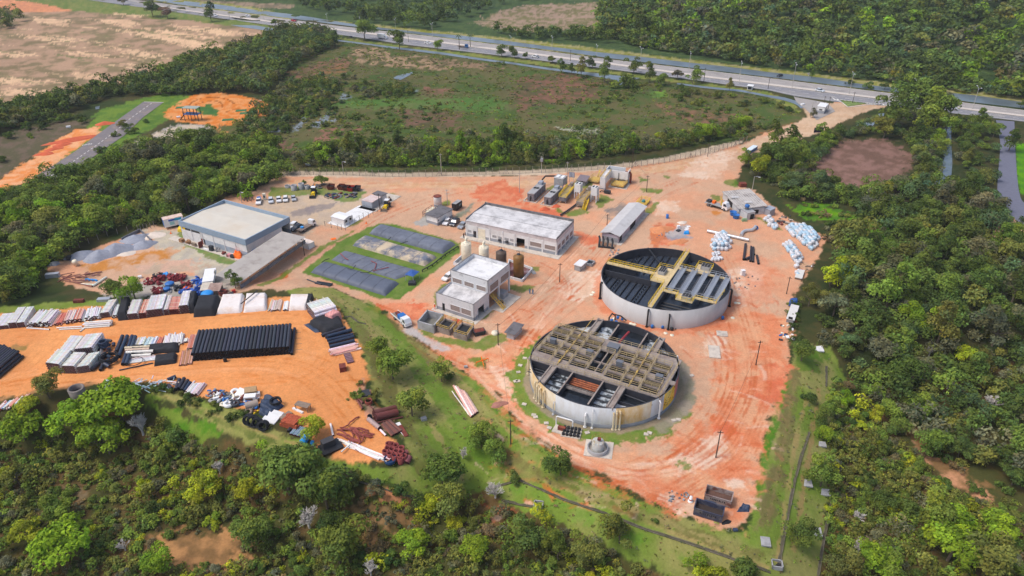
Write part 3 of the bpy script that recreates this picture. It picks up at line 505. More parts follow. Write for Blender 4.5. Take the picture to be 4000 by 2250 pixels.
def plant(px,py,wpx,style,tint,place,name=None,cat=None,vari=None,group=None,label=None,m=None,hs=1.,xyz=None):
    p=xyz if xyz is not None else pt(px,py)
    dep=p.y*math.cos(PIT)-(p.z-CZ)*math.sin(PIT); d=m or wpx*dep/FOC
    bush=style=='bush'; name=name or('shrub' if bush else 'tree'); cat=cat or name
    tc=TINT[tint]; j=rnd.uniform(.8,1.2); tc=tuple(c*j*rnd.uniform(.93,1.07) for c in tc)+(1,)
    t=thing(name,None,cat,p-Vector((0,0,.1)),rnd.uniform(0,6.28),group or('shrubs ' if bush else 'trees ')+place); t.scale=(d,d,d*hs*rnd.uniform(.92,1.1))
    if style=='bare':
        o=bpy.data.objects.new('branches',BARE[vari if vari is not None else rnd.randrange(3)]); COL.objects.link(o); o.parent=t; look='pale leafless tree'; t['group']=group or 'leafless trees '+place
    else:
        ks=[k for k in TREE if k[0]==style]; k=ks[(vari if vari is not None else rnd.randrange(99))%len(ks)]; me,tr=TREE[k]
        o=bpy.data.objects.new('crown',me); COL.objects.link(o); o.parent=t; o.color=tc
        if not bush: r=bpy.data.objects.new('trunk',tr.data); COL.objects.link(r); r.parent=t
        sz='small ' if d<(2.4 if bush else 4.2) else 'large ' if d>(4.5 if bush else 7.5) else ''
        look=sz+tint+{'round':' rounded','tall':' upright','spread':' spreading','bush':''}[style]+(' shrub' if bush else ' tree')
    if label: t['label']=label
    else: LAB.append((t,look,place,*[float(q) for q in pix(p.x,p.y,p.z+d*.4)]))
    return t
def inside(x,y,pw): return sdist(np.array([x]),np.array([y]),pw)[0]<0
TAKEN=[]
def scatter(px,dmin,dmax,styles,tints,place,count=999,gap=.72,far=False,world=None,avoid=(),tk=.6):
    pw=world or [(float(a),float(b)) for a,b,_ in (P(*q) for q in px)]; A=np.array(pw); out=np.zeros((count+1,3)); k=0; fails=0; T=np.array(TAKEN or [(0,-99,1)])
    av=[[(float(a),float(b)) for a,b,_ in (P(*q) for q in w)] for w in avoid]
    N=26000; xs=nr.uniform(A[:,0].min(),A[:,0].max(),N); ys=nr.uniform(A[:,1].min(),A[:,1].max(),N); ok=sdist(xs,ys,pw)<0
    for w in av: ok&=sdist(xs,ys,w)>0
    for x,y in zip(xs[ok],ys[ok]):
        if k>=count or fails>3000: break
        d=rnd.uniform(dmin,dmax); q=out[:k]
        if ((q[:,0]-x)**2+(q[:,1]-y)**2<(gap*(d+q[:,2])/2)**2).any() or ((T[:,0]-x)**2+(T[:,1]-y)**2<(tk*(d+T[:,2])/2)**2).any(): fails+=1; continue
        out[k]=(x,y,d); k+=1
        if not far:
            z=float(H(x,y)); a,b=pix(x,y,z); plant(float(a),float(b),0,rnd.choice(styles),rnd.choice(tints),place,m=d,xyz=Vector((x,y,z)))
    r=[tuple(q) for q in out[:k]]
    if not far: TAKEN.extend(r)
    return r
def mass(name,pts,styles,tints,label,cat,n=240,leaf=.085,hs=1.):
    V=[];C=[]; base={}
    for s in set(styles):
        for i in range(3): base[s,i]=crown(900+i,s,n,leaf)
    for x,y,d in pts:
        v,q,c=base[rnd.choice(styles),rnd.randrange(3)]; a=rnd.uniform(0,6.28); ca,sa=math.cos(a),math.sin(a); h=d*hs*rnd.uniform(.85,1.2)
        V.append(np.stack([(v[:,0]*ca-v[:,1]*sa)*d+x,(v[:,0]*sa+v[:,1]*ca)*d+y,v[:,2]*h+float(H(x,y))-.15*d],1)); t=np.array(TINT[rnd.choice(tints)])*rnd.uniform(.75,1.25); C.append(np.repeat(c*t,1,0))
    V=np.concatenate(V); C=np.concatenate(C); me=np_mesh(name,V,np.arange(len(V)).reshape(-1,4),C,[mLeafM])
    o=add_mesh(name,me); o['kind']='stuff'; o['label']=label; o['category']=cat; return o
mLeafM=mat('leaves_mass',None,.8,var=.22,scale=.9,attr='col',spec=.2,trans=.22)
D,DG,G,BG,YG,OL,BL,GG='dark green','deep green','green','bright green','yellow-green','olive','blue-green','grey-green'
# single trees one can tell apart: photo x, y of the foot, crown width in photo pixels, style, colour
SINGLE=[(598,66,62,'round',D,0),(655,73,48,'round','reddish',0),(826,84,52,'tall',D,0),(483,20,40,'spread',GG,0),(1078,104,38,'spread',DG,0),(1118,112,34,'spread',D,0),(1190,120,26,'round',G,0),(1268,132,40,'spread',D,0),(1425,158,78,'round',G,0),(1560,192,70,'round',DG,0),(1710,198,43,'round',BG,0),(1960,222,45,'round',D,0),(2000,214,36,'round',DG,0),(2010,226,32,'round',D,0),(2052,231,25,'round',D,0),(2157,246,42,'spread',DG,0),(2195,286,40,'tall',D,0),(2232,290,32,'tall',DG,0),(2270,300,52,'tall',OL,0),(2314,268,44,'round',D,0),(2360,324,66,'tall',DG,0),(2475,286,56,'round',DG,0),(2530,270,42,'spread',OL,0),(2538,322,46,'tall',D,0),(2580,334,50,'round',DG,0),(2646,310,50,'spread',GG,0),(2705,326,60,'round',G,0),(2848,356,34,'tall',OL,0),(2446,344,100,'bush',DG,0),
(3175,460,30,'tall',GG,1),(3455,350,34,'round',D,1),(3390,345,44,'bush',DG,1),(3160,300,30,'bare',GG,1),(3690,385,46,'spread',GG,1),(3985,420,40,'spread',D,1),(3320,330,30,'bush',D,1),(3170,305,24,'tall',DG,1),
(3470,485,120,'round',DG,2),(3530,462,140,'round',DG,2),(3600,465,150,'round',DG,2),(3660,490,130,'round',G,2),(3580,515,130,'round',G,2),(3690,530,80,'round',G,2),(3570,560,70,'tall',DG,2),(3660,580,60,'tall',BG,2),(3450,540,90,'round',OL,2),(3940,590,70,'tall',D,2),
(1258,728,66,'spread',G,3),(1186,716,24,'bush',DG,3),
(3020,575,80,'tall',G,4),(3090,590,80,'tall',DG,4),(2990,640,90,'round',DG,4),(2960,690,80,'round',YG,4),(3045,660,100,'round',DG,4),(2920,650,60,'round',BG,4),(3150,760,60,'bush',BG,4),
(1495,1405,100,'round',G,5),(1535,1480,140,'round',G,5),(1610,1625,125,'round',G,5),(1585,1560,60,'bush',G,5),(1725,1490,85,'round',G,5),(1762,1480,46,'bush',DG,5),(1880,1750,105,'round',G,5),(1935,1800,100,'round',G,5),(2015,1880,60,'bush',DG,5),(2190,1855,110,'round',DG,5),(1808,1790,80,'bare',D,5),(1935,1945,125,'bare',D,5),(2560,2035,30,'bush',DG,5),
(195,1555,120,'round',OL,6),(1235,1700,100,'round',YG,6),(450,1165,90,'round',DG,6),(530,1170,100,'round',BG,6),(920,1125,55,'tall',DG,6),
(290,1690,190,'spread',BG,7),(480,1640,270,'spread',BG,7),(90,1700,180,'spread',BG,7),(120,1620,110,'spread',YG,7),(560,1700,150,'bare',D,7),(430,1770,200,'spread',BG,7),(110,2120,130,'spread',YG,7),(265,2180,250,'spread',BG,7),(210,2060,130,'round',G,7),(810,1935,150,'spread',YG,7),(985,1950,110,'round',YG,7),(1105,1835,120,'round',BG,7),(1130,1930,230,'round',DG,7),(1280,1990,200,'round',DG,7),(1350,1960,110,'round',G,7),(1300,2090,125,'round',D,7),(1210,2060,170,'bare',D,7),(1330,2200,210,'round',G,7),(1010,2130,150,'round',DG,7),(1730,1900,185,'spread',DG,7),(1680,2000,75,'round',YG,7),(1770,2060,85,'spread',YG,7),(1770,1990,130,'round',OL,7),(1610,2160,150,'spread',BG,7),(1860,2180,140,'spread',BG,7),(490,2150,90,'bare',D,7),(1450,2250,120,'bare',D,7),(640,2240,120,'round',BG,7),(2060,2150,140,'round',D,7),(2180,2190,120,'round',G,7),(2420,2120,130,'round',OL,7),(2740,2250,130,'bush',YG,7),(2900,2270,140,'bush',DG,7),(2300,2200,130,'round',OL,7),(80,1900,130,'spread',OL,7),(660,1750,120,'bush',G,7),(560,1920,80,'bush',YG,7),(860,1850,90,'bare',D,7),
(3110,2115,115,'round',DG,8),(3205,1900,130,'round',G,8),(3130,1410,100,'round',DG,8),(3160,1560,60,'bush',D,8),(3240,1630,80,'round',G,8),(3210,1660,70,'round',DG,8),(3300,1590,60,'tall',BG,8),(3210,1720,70,'round',BG,8),(3360,1680,60,'spread',YG,8),(3420,1650,60,'tall',YG,8),(3480,1640,90,'round',G,8),(3450,1780,60,'tall',DG,8),(3770,1420,110,'spread',YG,8),(3630,1390,80,'bare',D,8),(3540,1330,70,'round',BL,8),(3560,1290,110,'round',BG,8),(3420,1330,60,'bush',DG,8),(3700,1520,90,'bare',D,8),(3870,1600,120,'bare',D,8),(3500,1700,80,'round',DG,8),(3620,1770,140,'round',DG,8),(3700,2095,190,'spread',BG,8),(3540,2010,100,'bush',DG,8),(3650,2060,150,'round',G,8),(3350,2160,100,'bare',D,8),(3350,2040,90,'bare',D,8),(3400,2220,170,'spread',BG,8),(3480,2260,120,'round',G,8),(3700,2190,230,'spread',BG,8),(3900,2100,170,'spread',BG,8),(3840,2250,190,'round',OL,8),(3985,1810,150,'round',DG,8),(3300,2250,130,'round',OL,8),(3560,1860,80,'bush',G,8),(3380,1900,70,'bush',DG,8),(3420,1980,100,'round',DG,8),(3158,1196,80,'round',OL,8),(3240,1115,110,'round',YG,8),(3285,1020,170,'round',OL,8),(3340,1075,150,'round',DG,8)]
PLACE=['along the highway','on the canal side','by the highway junction','behind the parked machines','at the corner of the plant','on the bank between yard and tanks','round the pipe yard','in the scrub below the pipe yard','in the wood right of the plant','in the grove behind the warehouse','in the thicket before the highway','in the swamp','along the road behind the fence']
for a,b,w,st,ti,pl in SINGLE:
    t=plant(a,b,w,st,ti,PLACE[pl]); TAKEN.append((t.location.x,t.location.y,t.scale[0]*.9))
SO=['round']*4+['spread']*2+['tall']
scatter([(0,830),(130,760),(330,680),(520,600),(700,560),(900,560),(1060,600),(1130,690),(1050,720),(960,760),(870,780),(700,850),(560,880),(420,900),(250,1000),(130,1120),(60,1180),(-160,1180),(-160,900)],6,10.5,['round']*5+['spread'],[G,G,DG,BG,DG,D,OL,GG],PLACE[9],52,.8)
scatter([(3070,720),(3350,760),(3560,720),(3640,740),(3890,760),(3930,900),(4100,1000),(4100,1500),(4050,2000),(3800,1850),(3600,1640),(3420,1580),(3300,1450),(3240,1270),(3260,1150),(3320,1080),(3320,980),(3100,850)],5.5,10,SO,[D,D,DG,DG,DG,OL,G,BL,GG],PLACE[8],68,.8,avoid=[[(3085,790),(3300,795),(3530,960),(3500,1050),(3330,985),(3200,945),(3100,880)],[(3700,1820),(3600,1770),(3720,1900),(3880,1960)]])
scatter([(3230,540),(3440,500),(3570,540),(3650,470),(3690,480),(3650,740),(3560,760),(3580,640),(3540,560),(3450,520),(3290,545),(3210,610),(3150,700),(3090,700),(3110,620)],4.5,7.5,SO,[DG,D,OL,G],PLACE[8],12,.8)
scatter([(3735,490),(3880,480),(3890,600),(3880,740),(3730,740)],4.5,7.5,SO,[DG,D,OL,G],PLACE[8],8,.8)
scatter([(1150,660),(1250,600),(1450,585),(1750,590),(2000,570),(2150,600),(2300,600),(2450,590),(2700,560),(2880,490),(2980,500),(2890,525),(2700,566),(2500,594),(2250,626),(2100,640),(1800,646),(1500,650),(1200,650)],4.5,8,['round','round','tall'],[DG,G,D,BG,OL],PLACE[12],28,.7)
# shrubs
scatter([(1200,430),(1340,300),(1560,330),(1620,360),(1450,380),(1300,420),(1250,480),(1100,530),(980,560),(1040,440),(1110,330)],3,5.5,['bush'],[D,DG,GG,BL],PLACE[11],34,.6)
scatter([(2540,330),(2700,350),(2950,395),(3090,420),(3110,460),(2960,440),(2800,430),(2700,410),(2560,380)],3,6,['bush'],[DG,D,G,OL],PLACE[11],20,.7)
scatter([(1900,570),(2450,560),(2800,480),(2950,450),(2960,480),(2800,540),(2500,580),(2000,600)],2.5,4.5,['bush'],[DG,G,D,YG],PLACE[11],22,.9)
scatter([(0,500),(240,450),(350,470),(300,520),(100,560),(0,640)],3.5,6,['bush'],[D,DG,G],'beside the training road',14,.7); scatter([(500,470),(560,470),(640,560),(760,560),(900,520),(1000,540),(1150,480),(1100,560),(900,590),(600,580),(420,600),(330,680),(280,660)],3,6,['bush'],[DG,G,OL],'beside the training road',22,.65)
scatter([(860,1740),(1240,1830),(1640,1950),(1900,1950),(2300,2120),(2850,2390),(2000,2400),(-100,2400),(-100,1650),(300,1600),(580,1650),(700,1760)],1.8,3.9,['bush'],[DG,OL,OL,G,GG,D,'brown',YG],PLACE[7],110,.75,avoid=[[(590,2110),(930,2060),(940,2170),(660,2190)]])
scatter([(3280,1480),(3500,1720),(3950,1980),(4100,2300),(3230,2300),(3280,1900)],1.8,3.6,['bush'],[DG,OL,G,GG,D,'brown'],PLACE[8],60,.8,avoid=[[(3590,1770),(3740,1815),(3900,1940),(3720,1900)]])
scatter([(570,1520),(640,1520),(800,1570),(960,1620),(1000,1690),(900,1640),(700,1580)],1.6,2.6,['bush'],[OL,DG,D],PLACE[6],14,.7)
scatter([(1390,1480),(1470,1540),(1490,1600),(1440,1620),(1380,1560)],1.5,2.6,['bush'],[OL,G],PLACE[5],7,.7)
scatter([(3080,1180),(3130,1200),(3150,1330),(3095,1340)],2,3.4,['bush'],[DG,D],PLACE[8],6,.7)
# masses nobody could count
hill=scatter(None,9,15,SO,[D],'x',3200,.5,True,world=HILL[:5]+[(600,430),(600,790),(100,790)])
hill+=scatter([(2330,125),(2600,170),(2900,240),(3300,290),(3700,330),(4300,400),(4300,430),(3500,330),(3000,262),(2500,188)],5,8,SO,[D],'x',150,.55,True)
hill+=scatter([(2330,125),(2500,100),(2700,180),(2900,235),(2500,190)],5,8,SO,[D],'x',60,.6,True)
mass('forest_hill',hill,['round','spread','round'],[D,D,D,DG,DG,DG,OL,GG,BL,G,BG],'dense forest covering the hill beyond the canal','forest',200,.08)
far=scatter([(1100,-60),(1150,20),(1300,75),(1500,105),(1690,120),(1800,100),(1850,60),(2000,15),(2300,-10),(2000,-60)],8,13,['round'],[D],'x',260,.5,True)+scatter([(1900,128),(2350,132),(2480,112),(2500,180),(2300,165),(2000,150)],5,9,['round'],[D],'x',60,.55,True)
far+=scatter([(560,-60),(1100,-40),(1150,0),(900,-12)],8,12,['round'],[D],'x',60,.6,True)
mass('riverside_woodland',far,['round'],[D,DG,DG,BL,D],'dark woodland beyond the canal at the top of the picture','woodland',230,.075)
AV=[[(3700,1815),(3580,1765),(3600,1810),(3740,1970),(3900,2020),(3900,1950)],[(3085,790),(3300,795),(3530,960),(3500,1050),(3330,985),(3200,945),(3100,880)]]
can=scatter([(3070,720),(3350,760),(3560,720),(3640,740),(3890,760),(3930,900),(4200,1000),(4300,1500),(4200,2000),(3900,1860),(3600,1700),(3420,1600),(3310,1450),(3230,1270),(3250,1160),(3310,1090),(3300,980),(3100,850)],4.5,8.5,['round'],[D],'x',750,.5,True,avoid=AV,tk=.42)+scatter([(3230,540),(3440,500),(3570,540),(3650,470),(3690,480),(3650,740),(3560,760),(3580,640),(3540,560),(3450,520),(3290,545),(3210,610),(3150,700),(3090,700),(3110,620)],3,6,['round'],[D],'x',150,.5,True,tk=.42)+scatter([(2960,600),(3090,555),(3150,640),(3110,750),(3000,730),(2925,690)],2.5,5,['round'],[D],'x',90,.5,True,tk=.42)+scatter([(3735,490),(3880,480),(3890,600),(3880,740),(3730,740)],3,6,['round'],[D],'x',40,.55,True,tk=.42)
mass('wood_canopy',can,['round','round','bush'],[D,D,DG,DG,OL,G,BL,GG],'closed dark green canopy of the wood right of the plant','wood',520,.05)
und=scatter([(3070,720),(3350,760),(3560,720),(3890,760),(4100,950),(4300,1500),(4200,2400),(3230,2400),(3280,1600),(3160,1250),(3170,1120),(3260,1060)],2,4,['bush'],[D],'x',330,.5,True,avoid=AV[:1],tk=.5)
mass('undergrowth',und,['bush'],[D,DG,OL,'brown',GG,G],'undergrowth between the trees of the right-hand wood','undergrowth',260,.075)
can=scatter([(-300,840),(0,790),(130,745),(330,670),(520,590),(700,550),(900,550),(1060,590),(1140,690),(1060,720),(960,765),(870,785),(700,860),(560,890),(420,905),(250,1010),(130,1130),(40,1190),(-300,1200)],4.5,8.5,['round'],[D],'x',700,.46,True,tk=.4)
mass('grove_canopy',can,['round','round','bush'],[G,G,DG,BG,G,OL,DG,G],'closed green canopy of the grove behind the warehouse','grove',560,.047)
can=scatter([(-300,560),(0,440),(200,395),(380,355),(520,325),(640,290),(720,245),(900,210),(1020,160),(1120,125),(1300,140),(1320,180),(1250,210),(1150,255),(1100,305),(1050,370),(860,362),(740,368),(560,375),(420,380),(300,430),(100,490),(-300,620)],5,9,['round'],[D],'x',760,.48,True,tk=.4)+scatter([(-150,60),(30,20),(95,60),(90,115),(-150,130)],7,11,['round'],[D],'x',40,.5,True)+scatter([(1000,430),(1150,330),(1300,310),(1340,350),(1250,420),(1120,500),(1000,560),(880,590),(900,540)],3,6,['round'],[D],'x',150,.6,True)+scatter([(1540,340),(1600,330),(1620,370),(1500,390),(1440,360)],3,5,['round'],[D],'x',30,.6,True)+scatter([(2020,560),(2440,545),(2440,585),(2020,595)],3,5,['round'],[D],'x',50,.6,True)
mass('treeline',can,['round'],[D,DG,DG,D,BL,OL,GG],'dark belt of trees between the sandpit field and the bmx track','trees',260,.07)
can=scatter([(1140,650),(1250,580),(1450,575),(1750,585),(2000,560),(2150,590),(2300,590),(2450,580),(2700,545),(2880,490),(2990,500),(2890,528),(2700,570),(2500,598),(2250,630),(2100,644),(1800,650),(1500,656),(1200,654)],3,6.5,['round'],[D],'x',330,.5,True,tk=.4)
mass('hedge_trees',can,['round','bush','tall'],[DG,G,D,BG,OL,GG],'bushy growth filling the strip behind the wire fence','bushes',420,.055)
sb=scatter([(-300,1660),(300,1610),(580,1650),(860,1745),(1250,1840),(1640,1955),(1900,1960),(2300,2120),(2850,2390),(2000,2500),(-300,2500)],1.8,4.4,['bush'],[D],'x',620,.56,True,avoid=[[(560,2070),(960,2030),(970,2210),(640,2240)],[(220,1880),(400,1880),(390,1980),(230,1980)],[(1000,1740),(1130,1790),(1100,1880),(980,1830)],[(1240,1960),(1560,1960),(1570,2140),(1300,2120)],[(1430,1890),(1560,1930),(1540,1960)],[(1330,2030),(1500,2020),(1540,2110),(1400,2110)]],tk=.5)+scatter([(3250,1480),(3500,1720),(3950,1980),(4100,2400),(3230,2400)],1.8,4.2,['bush'],[D],'x',300,.5,True,avoid=AV[:1],tk=.5)
mass('scrub_bushes',sb,['bush','round','bush'],[DG,OL,OL,G,G,GG,OL,YG,G],'mixed green bushes closing over the near slopes','bushes',260,.065)
scr=[]
for q,n,a,b in (([(-300,1680),(580,1650),(860,1740),(1640,1950),(2300,2120),(2850,2390),(2000,2500),(-300,2500)],1500,.6,1.8),):
    scr+=scatter(q,a,b,['bush'],[D],'x',n,.62,True,avoid=[[(590,2110),(930,2060),(940,2170),(660,2190)],[(1430,1890),(1560,1930),(1540,1960)]],tk=.3)
scr+=scatter([(3240,1480),(3500,1720),(3950,1980),(4100,2400),(3230,2400)],.6,1.8,['bush'],[D],'x',600,.62,True,tk=.3,avoid=AV[:1])
mass('scrub',scr,['bush'],[OL,'brown',DG,OL,GG,DG,G,OL,G],'low dry scrub and weeds on the near slopes','scrub',90,.13)
bw=scatter([(1150,1135),(1300,1130),(1560,1310),(1760,1430),(2010,1650),(2230,1830),(2900,2080),(3000,1900),(3090,1480),(3250,1380),(3300,1500),(3200,2200),(2900,2390),(2300,2110),(1900,1905),(1640,1940),(1250,1825),(1600,1800),(1480,1560),(1400,1330)],.35,1.0,['bush'],[D],'x',1100,.8,True,tk=.2)
mass('bank_weeds',bw,['bush'],[OL,G,G,OL,'brown',GG],'tufts of weeds over the grass banks','weeds',36,.18,.45)
sw2=[q for q in scatter([(1230,200),(1850,235),(2400,312),(3000,388),(3110,450),(2900,540),(2500,580),(1700,640),(1100,640),(1000,520),(1110,320)],2.2,4.6,['bush'],[D],'x',900,.6,True,tk=.4) if fbm(np.array(q[0]*.022),np.array(q[1]*.022),3,12)>.55]
mass('swamp_bushes',sw2,['bush'],[D,DG,D,OL,G,BL],'dark bushes growing in clumps over the swamp','bushes',200,.085,.8)
swp=scatter([(1210,200),(1330,160),(1850,232),(2400,310),(2700,345),(3000,385),(3120,440),(2900,540),(2500,585),(2240,630),(1700,655),(1100,665),(900,550),(1040,450),(1100,310)],1.2,3.4,['bush'],[D],'x',2600,.7,True,tk=.3)
mass('swamp_vegetation',swp,['bush'],[OL,'brown',OL,DG,OL,GG,G,DG,G],'low reeds and bushes covering the swamp before the highway','swamp plants',44,.16,.5)
# ---------------------------------------------------------------- buildings
mWhite=mat('white_wall',lin(222,222,222),.85,var=.06,scale=.5,dirt=lin(186,184,182),dscale=.3,dlim=(.5,.75))
mWhiteOld=mat('weathered_white_wall',lin(214,214,216),.85,var=.08,scale=.5,dirt=lin(130,130,132),dscale=.5,dlim=(.52,.78))
mPinkish=mat('pinkish_fascia',lin(206,198,198),.85,var=.06,scale=.5,dirt=lin(170,164,164),dscale=.4)
mGreyBand=mat('grey_plinth',lin(150,154,162),.85,var=.08,scale=.8,dirt=lin(126,120,116),dscale=.6)
mBlueFas=mat('blue_grey_fascia',lin(140,160,180),.6,var=.05,scale=.4,dirt=lin(150,165,180),dscale=.3)
mParIn=mat('parapet_concrete',lin(126,124,124),.9,var=.2,scale=.8,dirt=lin(86,84,86),dscale=.8,dlim=(.42,.62))
mCream=mat('cream_roof',lin(200,194,182),.8,var=.06,scale=.3,dirt=lin(196,184,166),dscale=.16,dlim=(.48,.72),stretch=(1,1,1))
mMetalRoof=mat('weathered_sheet_roof',lin(206,204,204),.7,var=.1,scale=.5,dirt=lin(120,118,120),dscale=.22,dlim=(.46,.72))
mFibre=mat('fibre_cement_roof',lin(176,170,166),.9,var=.12,scale=.8,dirt=lin(108,102,98),dscale=.4,dlim=(.46,.66))
mDarkRoof=mat('dark_slab_roof',lin(104,102,106),.9,var=.15,scale=.8,dirt=lin(70,68,70),dscale=.5)
mLouv=mat('lattice_blocks',lin(150,136,130),.9,var=.25,scale=6,dirt=lin(112,100,96),dscale=3)
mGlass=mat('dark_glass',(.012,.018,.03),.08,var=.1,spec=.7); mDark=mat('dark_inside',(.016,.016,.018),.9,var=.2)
mConc=mat('concrete',lin(196,186,174),.9,var=.12,scale=.9,dirt=lin(150,142,134),dscale=.4,bump=.1)
mGreyConc=mat('grey_concrete',lin(160,160,162),.9,var=.12,scale=.7,dirt=lin(126,124,122),dscale=.4)
mBlock=mat('block_concrete',lin(120,120,126),.9,var=.2,scale=1.2,dirt=lin(78,78,84),dscale=.7)
mYel=mat('yellow_paint',lin(226,190,30),.55,var=.1,scale=1.5); mDullYel=mat('dull_yellow_paint',lin(196,164,84),.7,var=.15,scale=1.2,dirt=lin(150,124,96),dscale=.8)
mTan=mat('tan_concrete',lin(150,139,131),.9,var=.14,scale=.9,dirt=lin(126,110,102),dscale=.5,dlim=(.46,.68),bump=.1)
mGalv=mat('galvanised_steel',lin(168,174,184),.5,.35,var=.1,scale=2); mSteel=mat('dark_steel',lin(60,62,68),.6,.3,var=.2,scale=2)
mBlack=mat('black_plastic',(.014,.015,.019),.5,var=.25,scale=1.); mBlackWall=mat('black_lining',(.034,.036,.048),.7,var=.3,scale=.6,dirt=(.05,.05,.055),dscale=.5)
mRust=mat('rusty_steel',lin(112,52,44),.85,var=.25,scale=1.4,dirt=lin(150,84,56),dscale=1.1); mWood=mat('timber',lin(176,144,112),.85,var=.2,scale=1.5); mOldWood=mat('weathered_timber',lin(134,118,104),.9,var=.25,scale=1.5)
mBlueP=mat('blue_plastic',lin(38,104,176),.45,var=.12,scale=1.2); mOrange=mat('orange_cloth',lin(240,110,20),.8,var=.15,scale=1.2); mRed=mat('red_paint',lin(170,40,34),.6,var=.15)
mIvory=mat('ivory_paint',lin(226,218,196),.6,var=.1,scale=.8,dirt=lin(196,176,140),dscale=.5,dlim=(.55,.75)); mBrownGRP=mat('brown_fibreglass',lin(128,92,44),.45,var=.18,scale=.9,dirt=lin(96,66,34),dscale=.5); mDkBrown=mat('dark_brown_fibreglass',lin(84,70,60),.45,var=.18,scale=.9)
mWhiteP=mat('white_paint',lin(228,228,228),.4,var=.05); mGalvRoof=mat('pale_sheet_roof',lin(190,188,188),.7,var=.06,scale=.6,dirt=lin(166,162,160),dscale=.2)
def bframe(Bp,Lp,Rp,base=0.):
    b,l,r=pt(*Bp),pt(*Lp),pt(*Rp); dl,dr=l-b,r-b
    a=math.atan2(dr.y,dr.x) if dr.length>dl.length else math.atan2(dl.y,dl.x)-math.pi/2
    return b+Vector((0,0,base)),a,dr.length,dl.length
def wside(mb,a,b,z0,z1,ops=(),th=.25,mi=0):
    a=Vector((*a,0));b=Vector((*b,0)); L=(b-a).length; t=(b-a)/L; n=Vector((-t.y,t.x,0))*th/2; s=0.; rz=math.atan2(t.y,t.x)
    def seg(s0,s1,q0,q1):
        if s1-s0>.01 and q1-q0>.01: c=a+t*((s0+s1)/2)+n; mb.box((c.x,c.y,(q0+q1)/2),(s1-s0,th,q1-q0),rz,mi)
    for f0,f1,q0,q1 in sorted(ops):
        f0*=L;f1*=L; seg(s,f0,z0,z1); seg(f0,f1,z0,max(z0,min(q0,z1))); seg(f0,f1,min(z1,max(q1,z0)),z1); s=f1
    seg(s,L,z0,z1)
def panel(root,name,M,a,b,f0,f1,z0,z1,out=.03,th=.06,fr=None):
    a=Vector((*a,0));b=Vector((*b,0)); L=(b-a).length; t=(b-a)/L; n=Vector((t.y,-t.x,0)); c=a+t*(L*(f0+f1)/2)+n*(out-th/2); rz=math.atan2(t.y,t.x); w=L*(f1-f0)
    mb=MB(); mb.box((c.x,c.y,(z0+z1)/2),(w,th,z1-z0),rz); o=mb.build(name,M,root)
    if fr:
        mb=MB(); c2=c+n*(th/2+.02)
        for s in(-1,1): q=c2+t*s*(w/2+.05); mb.box((q.x,q.y,(z0+z1)/2),(.1,.08,z1-z0+.2),rz)
        for z in(z0-.05,z1+.05): mb.box((c2.x,c2.y,z),(w,.08,.1),rz)
        mb.build('frame',fr,o)
    return o
# --- big warehouse on the left
o,a,W_,D_=bframe((973,1010),(717,932),(1137,917)); wh=thing('warehouse','large warehouse with blue-grey fascia and flat cream roof in the left yard','warehouse',o,a)
mb=MB(); ring=[(0,0),(W_,0),(W_,D_),(0,D_)]
sides=[(ring[0],ring[1],[(.80,.985,0,4.3)]),(ring[1],ring[2],[]),(ring[2],ring[3],[]),(ring[3],ring[0],[(.02,.31,3.45,4.3),(.30,.355,0,2.1)])]
for p,q,ops in sides: wside(mb,p,q,0,2.0,ops,mi=1); wside(mb,p,q,2.0,4.4,ops,mi=0)
mb.build('wall',[mWhite,mat('blue_grey_wall',lin(158,170,184),.8,var=.06,scale=.5,dirt=lin(140,150,160),dscale=.4)],wh)
mb=MB(); mb.bx(-.2,W_+.2,-.2,.12,4.4,6.3); mb.bx(W_-.12,W_+.2,.12,D_-.12,4.4,6.3); mb.bx(-.2,W_+.2,D_-.12,D_+.2,4.4,6.3); mb.bx(-.2,.12,.12,D_-.12,4.4,6.3); mb.build('fascia',mBlueFas,wh)
mb=MB()
for (x0,z0),(x1,z1) in (((.14,5.75),(W_*.5,6.05)),((W_*.5,6.05),(W_-.14,5.2))): mb.add([(x0,.14,z0),(x1,.14,z1),(x1,D_-.14,z1),(x0,D_-.14,z0),(x0,.14,z0-.1),(x1,.14,z1-.1),(x1,D_-.14,z1-.1),(x0,D_-.14,z0-.1)],[(0,1,2,3),(7,6,5,4),(0,4,5,1),(3,2,6,7)])
mb.build('roof',mCream,wh)
panel(wh,'window',mGlass,ring[3],ring[0],.02,.31,3.47,4.28,-.1); panel(wh,'window',mYel,ring[3],ring[0],.03,.07,3.5,4.25,.0)
panel(wh,'door',mRust,ring[3],ring[0],.30,.33,0,2.05,.1); panel(wh,'white_cladding',mWhite,ring[3],ring[0],.0,.298,0,2.0,.02)
mb=MB(); mb.bx(W_*.79,W_-.1,.3,7,.02,.1); mb.build('bay_floor',mat('green_floor',lin(40,110,80),.7,var=.15),wh)
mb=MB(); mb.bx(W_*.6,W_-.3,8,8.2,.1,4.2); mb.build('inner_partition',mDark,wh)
mb=MB()
for k in range(1,6): mb.bx(-.12,-.0,D_*k/6-.1,D_*k/6+.1,0,4.4)
for k in (.01,.3,.55,.785): mb.bx(W_*k,W_*k+.2,-.12,0,0,4.4)
mb.build('pilaster',mWhite,wh)
mb=MB(); mb.bx(-2.6,-.01,-2,D_+4,-.4,.16); mb.bx(-.01,W_*.78,-2,-.01,-.4,.16); at(mb.build('yard_apron',mConc),o,a)['kind']='structure'
mb=MB()
for k in range(12): mb.bx(W_*.80+k*.26,W_*.80+k*.26+.14,-3.4,-.3,.09,.11)
st=at(mb.build('ramp_markings',mDullYel),o,a); st['kind']='structure'
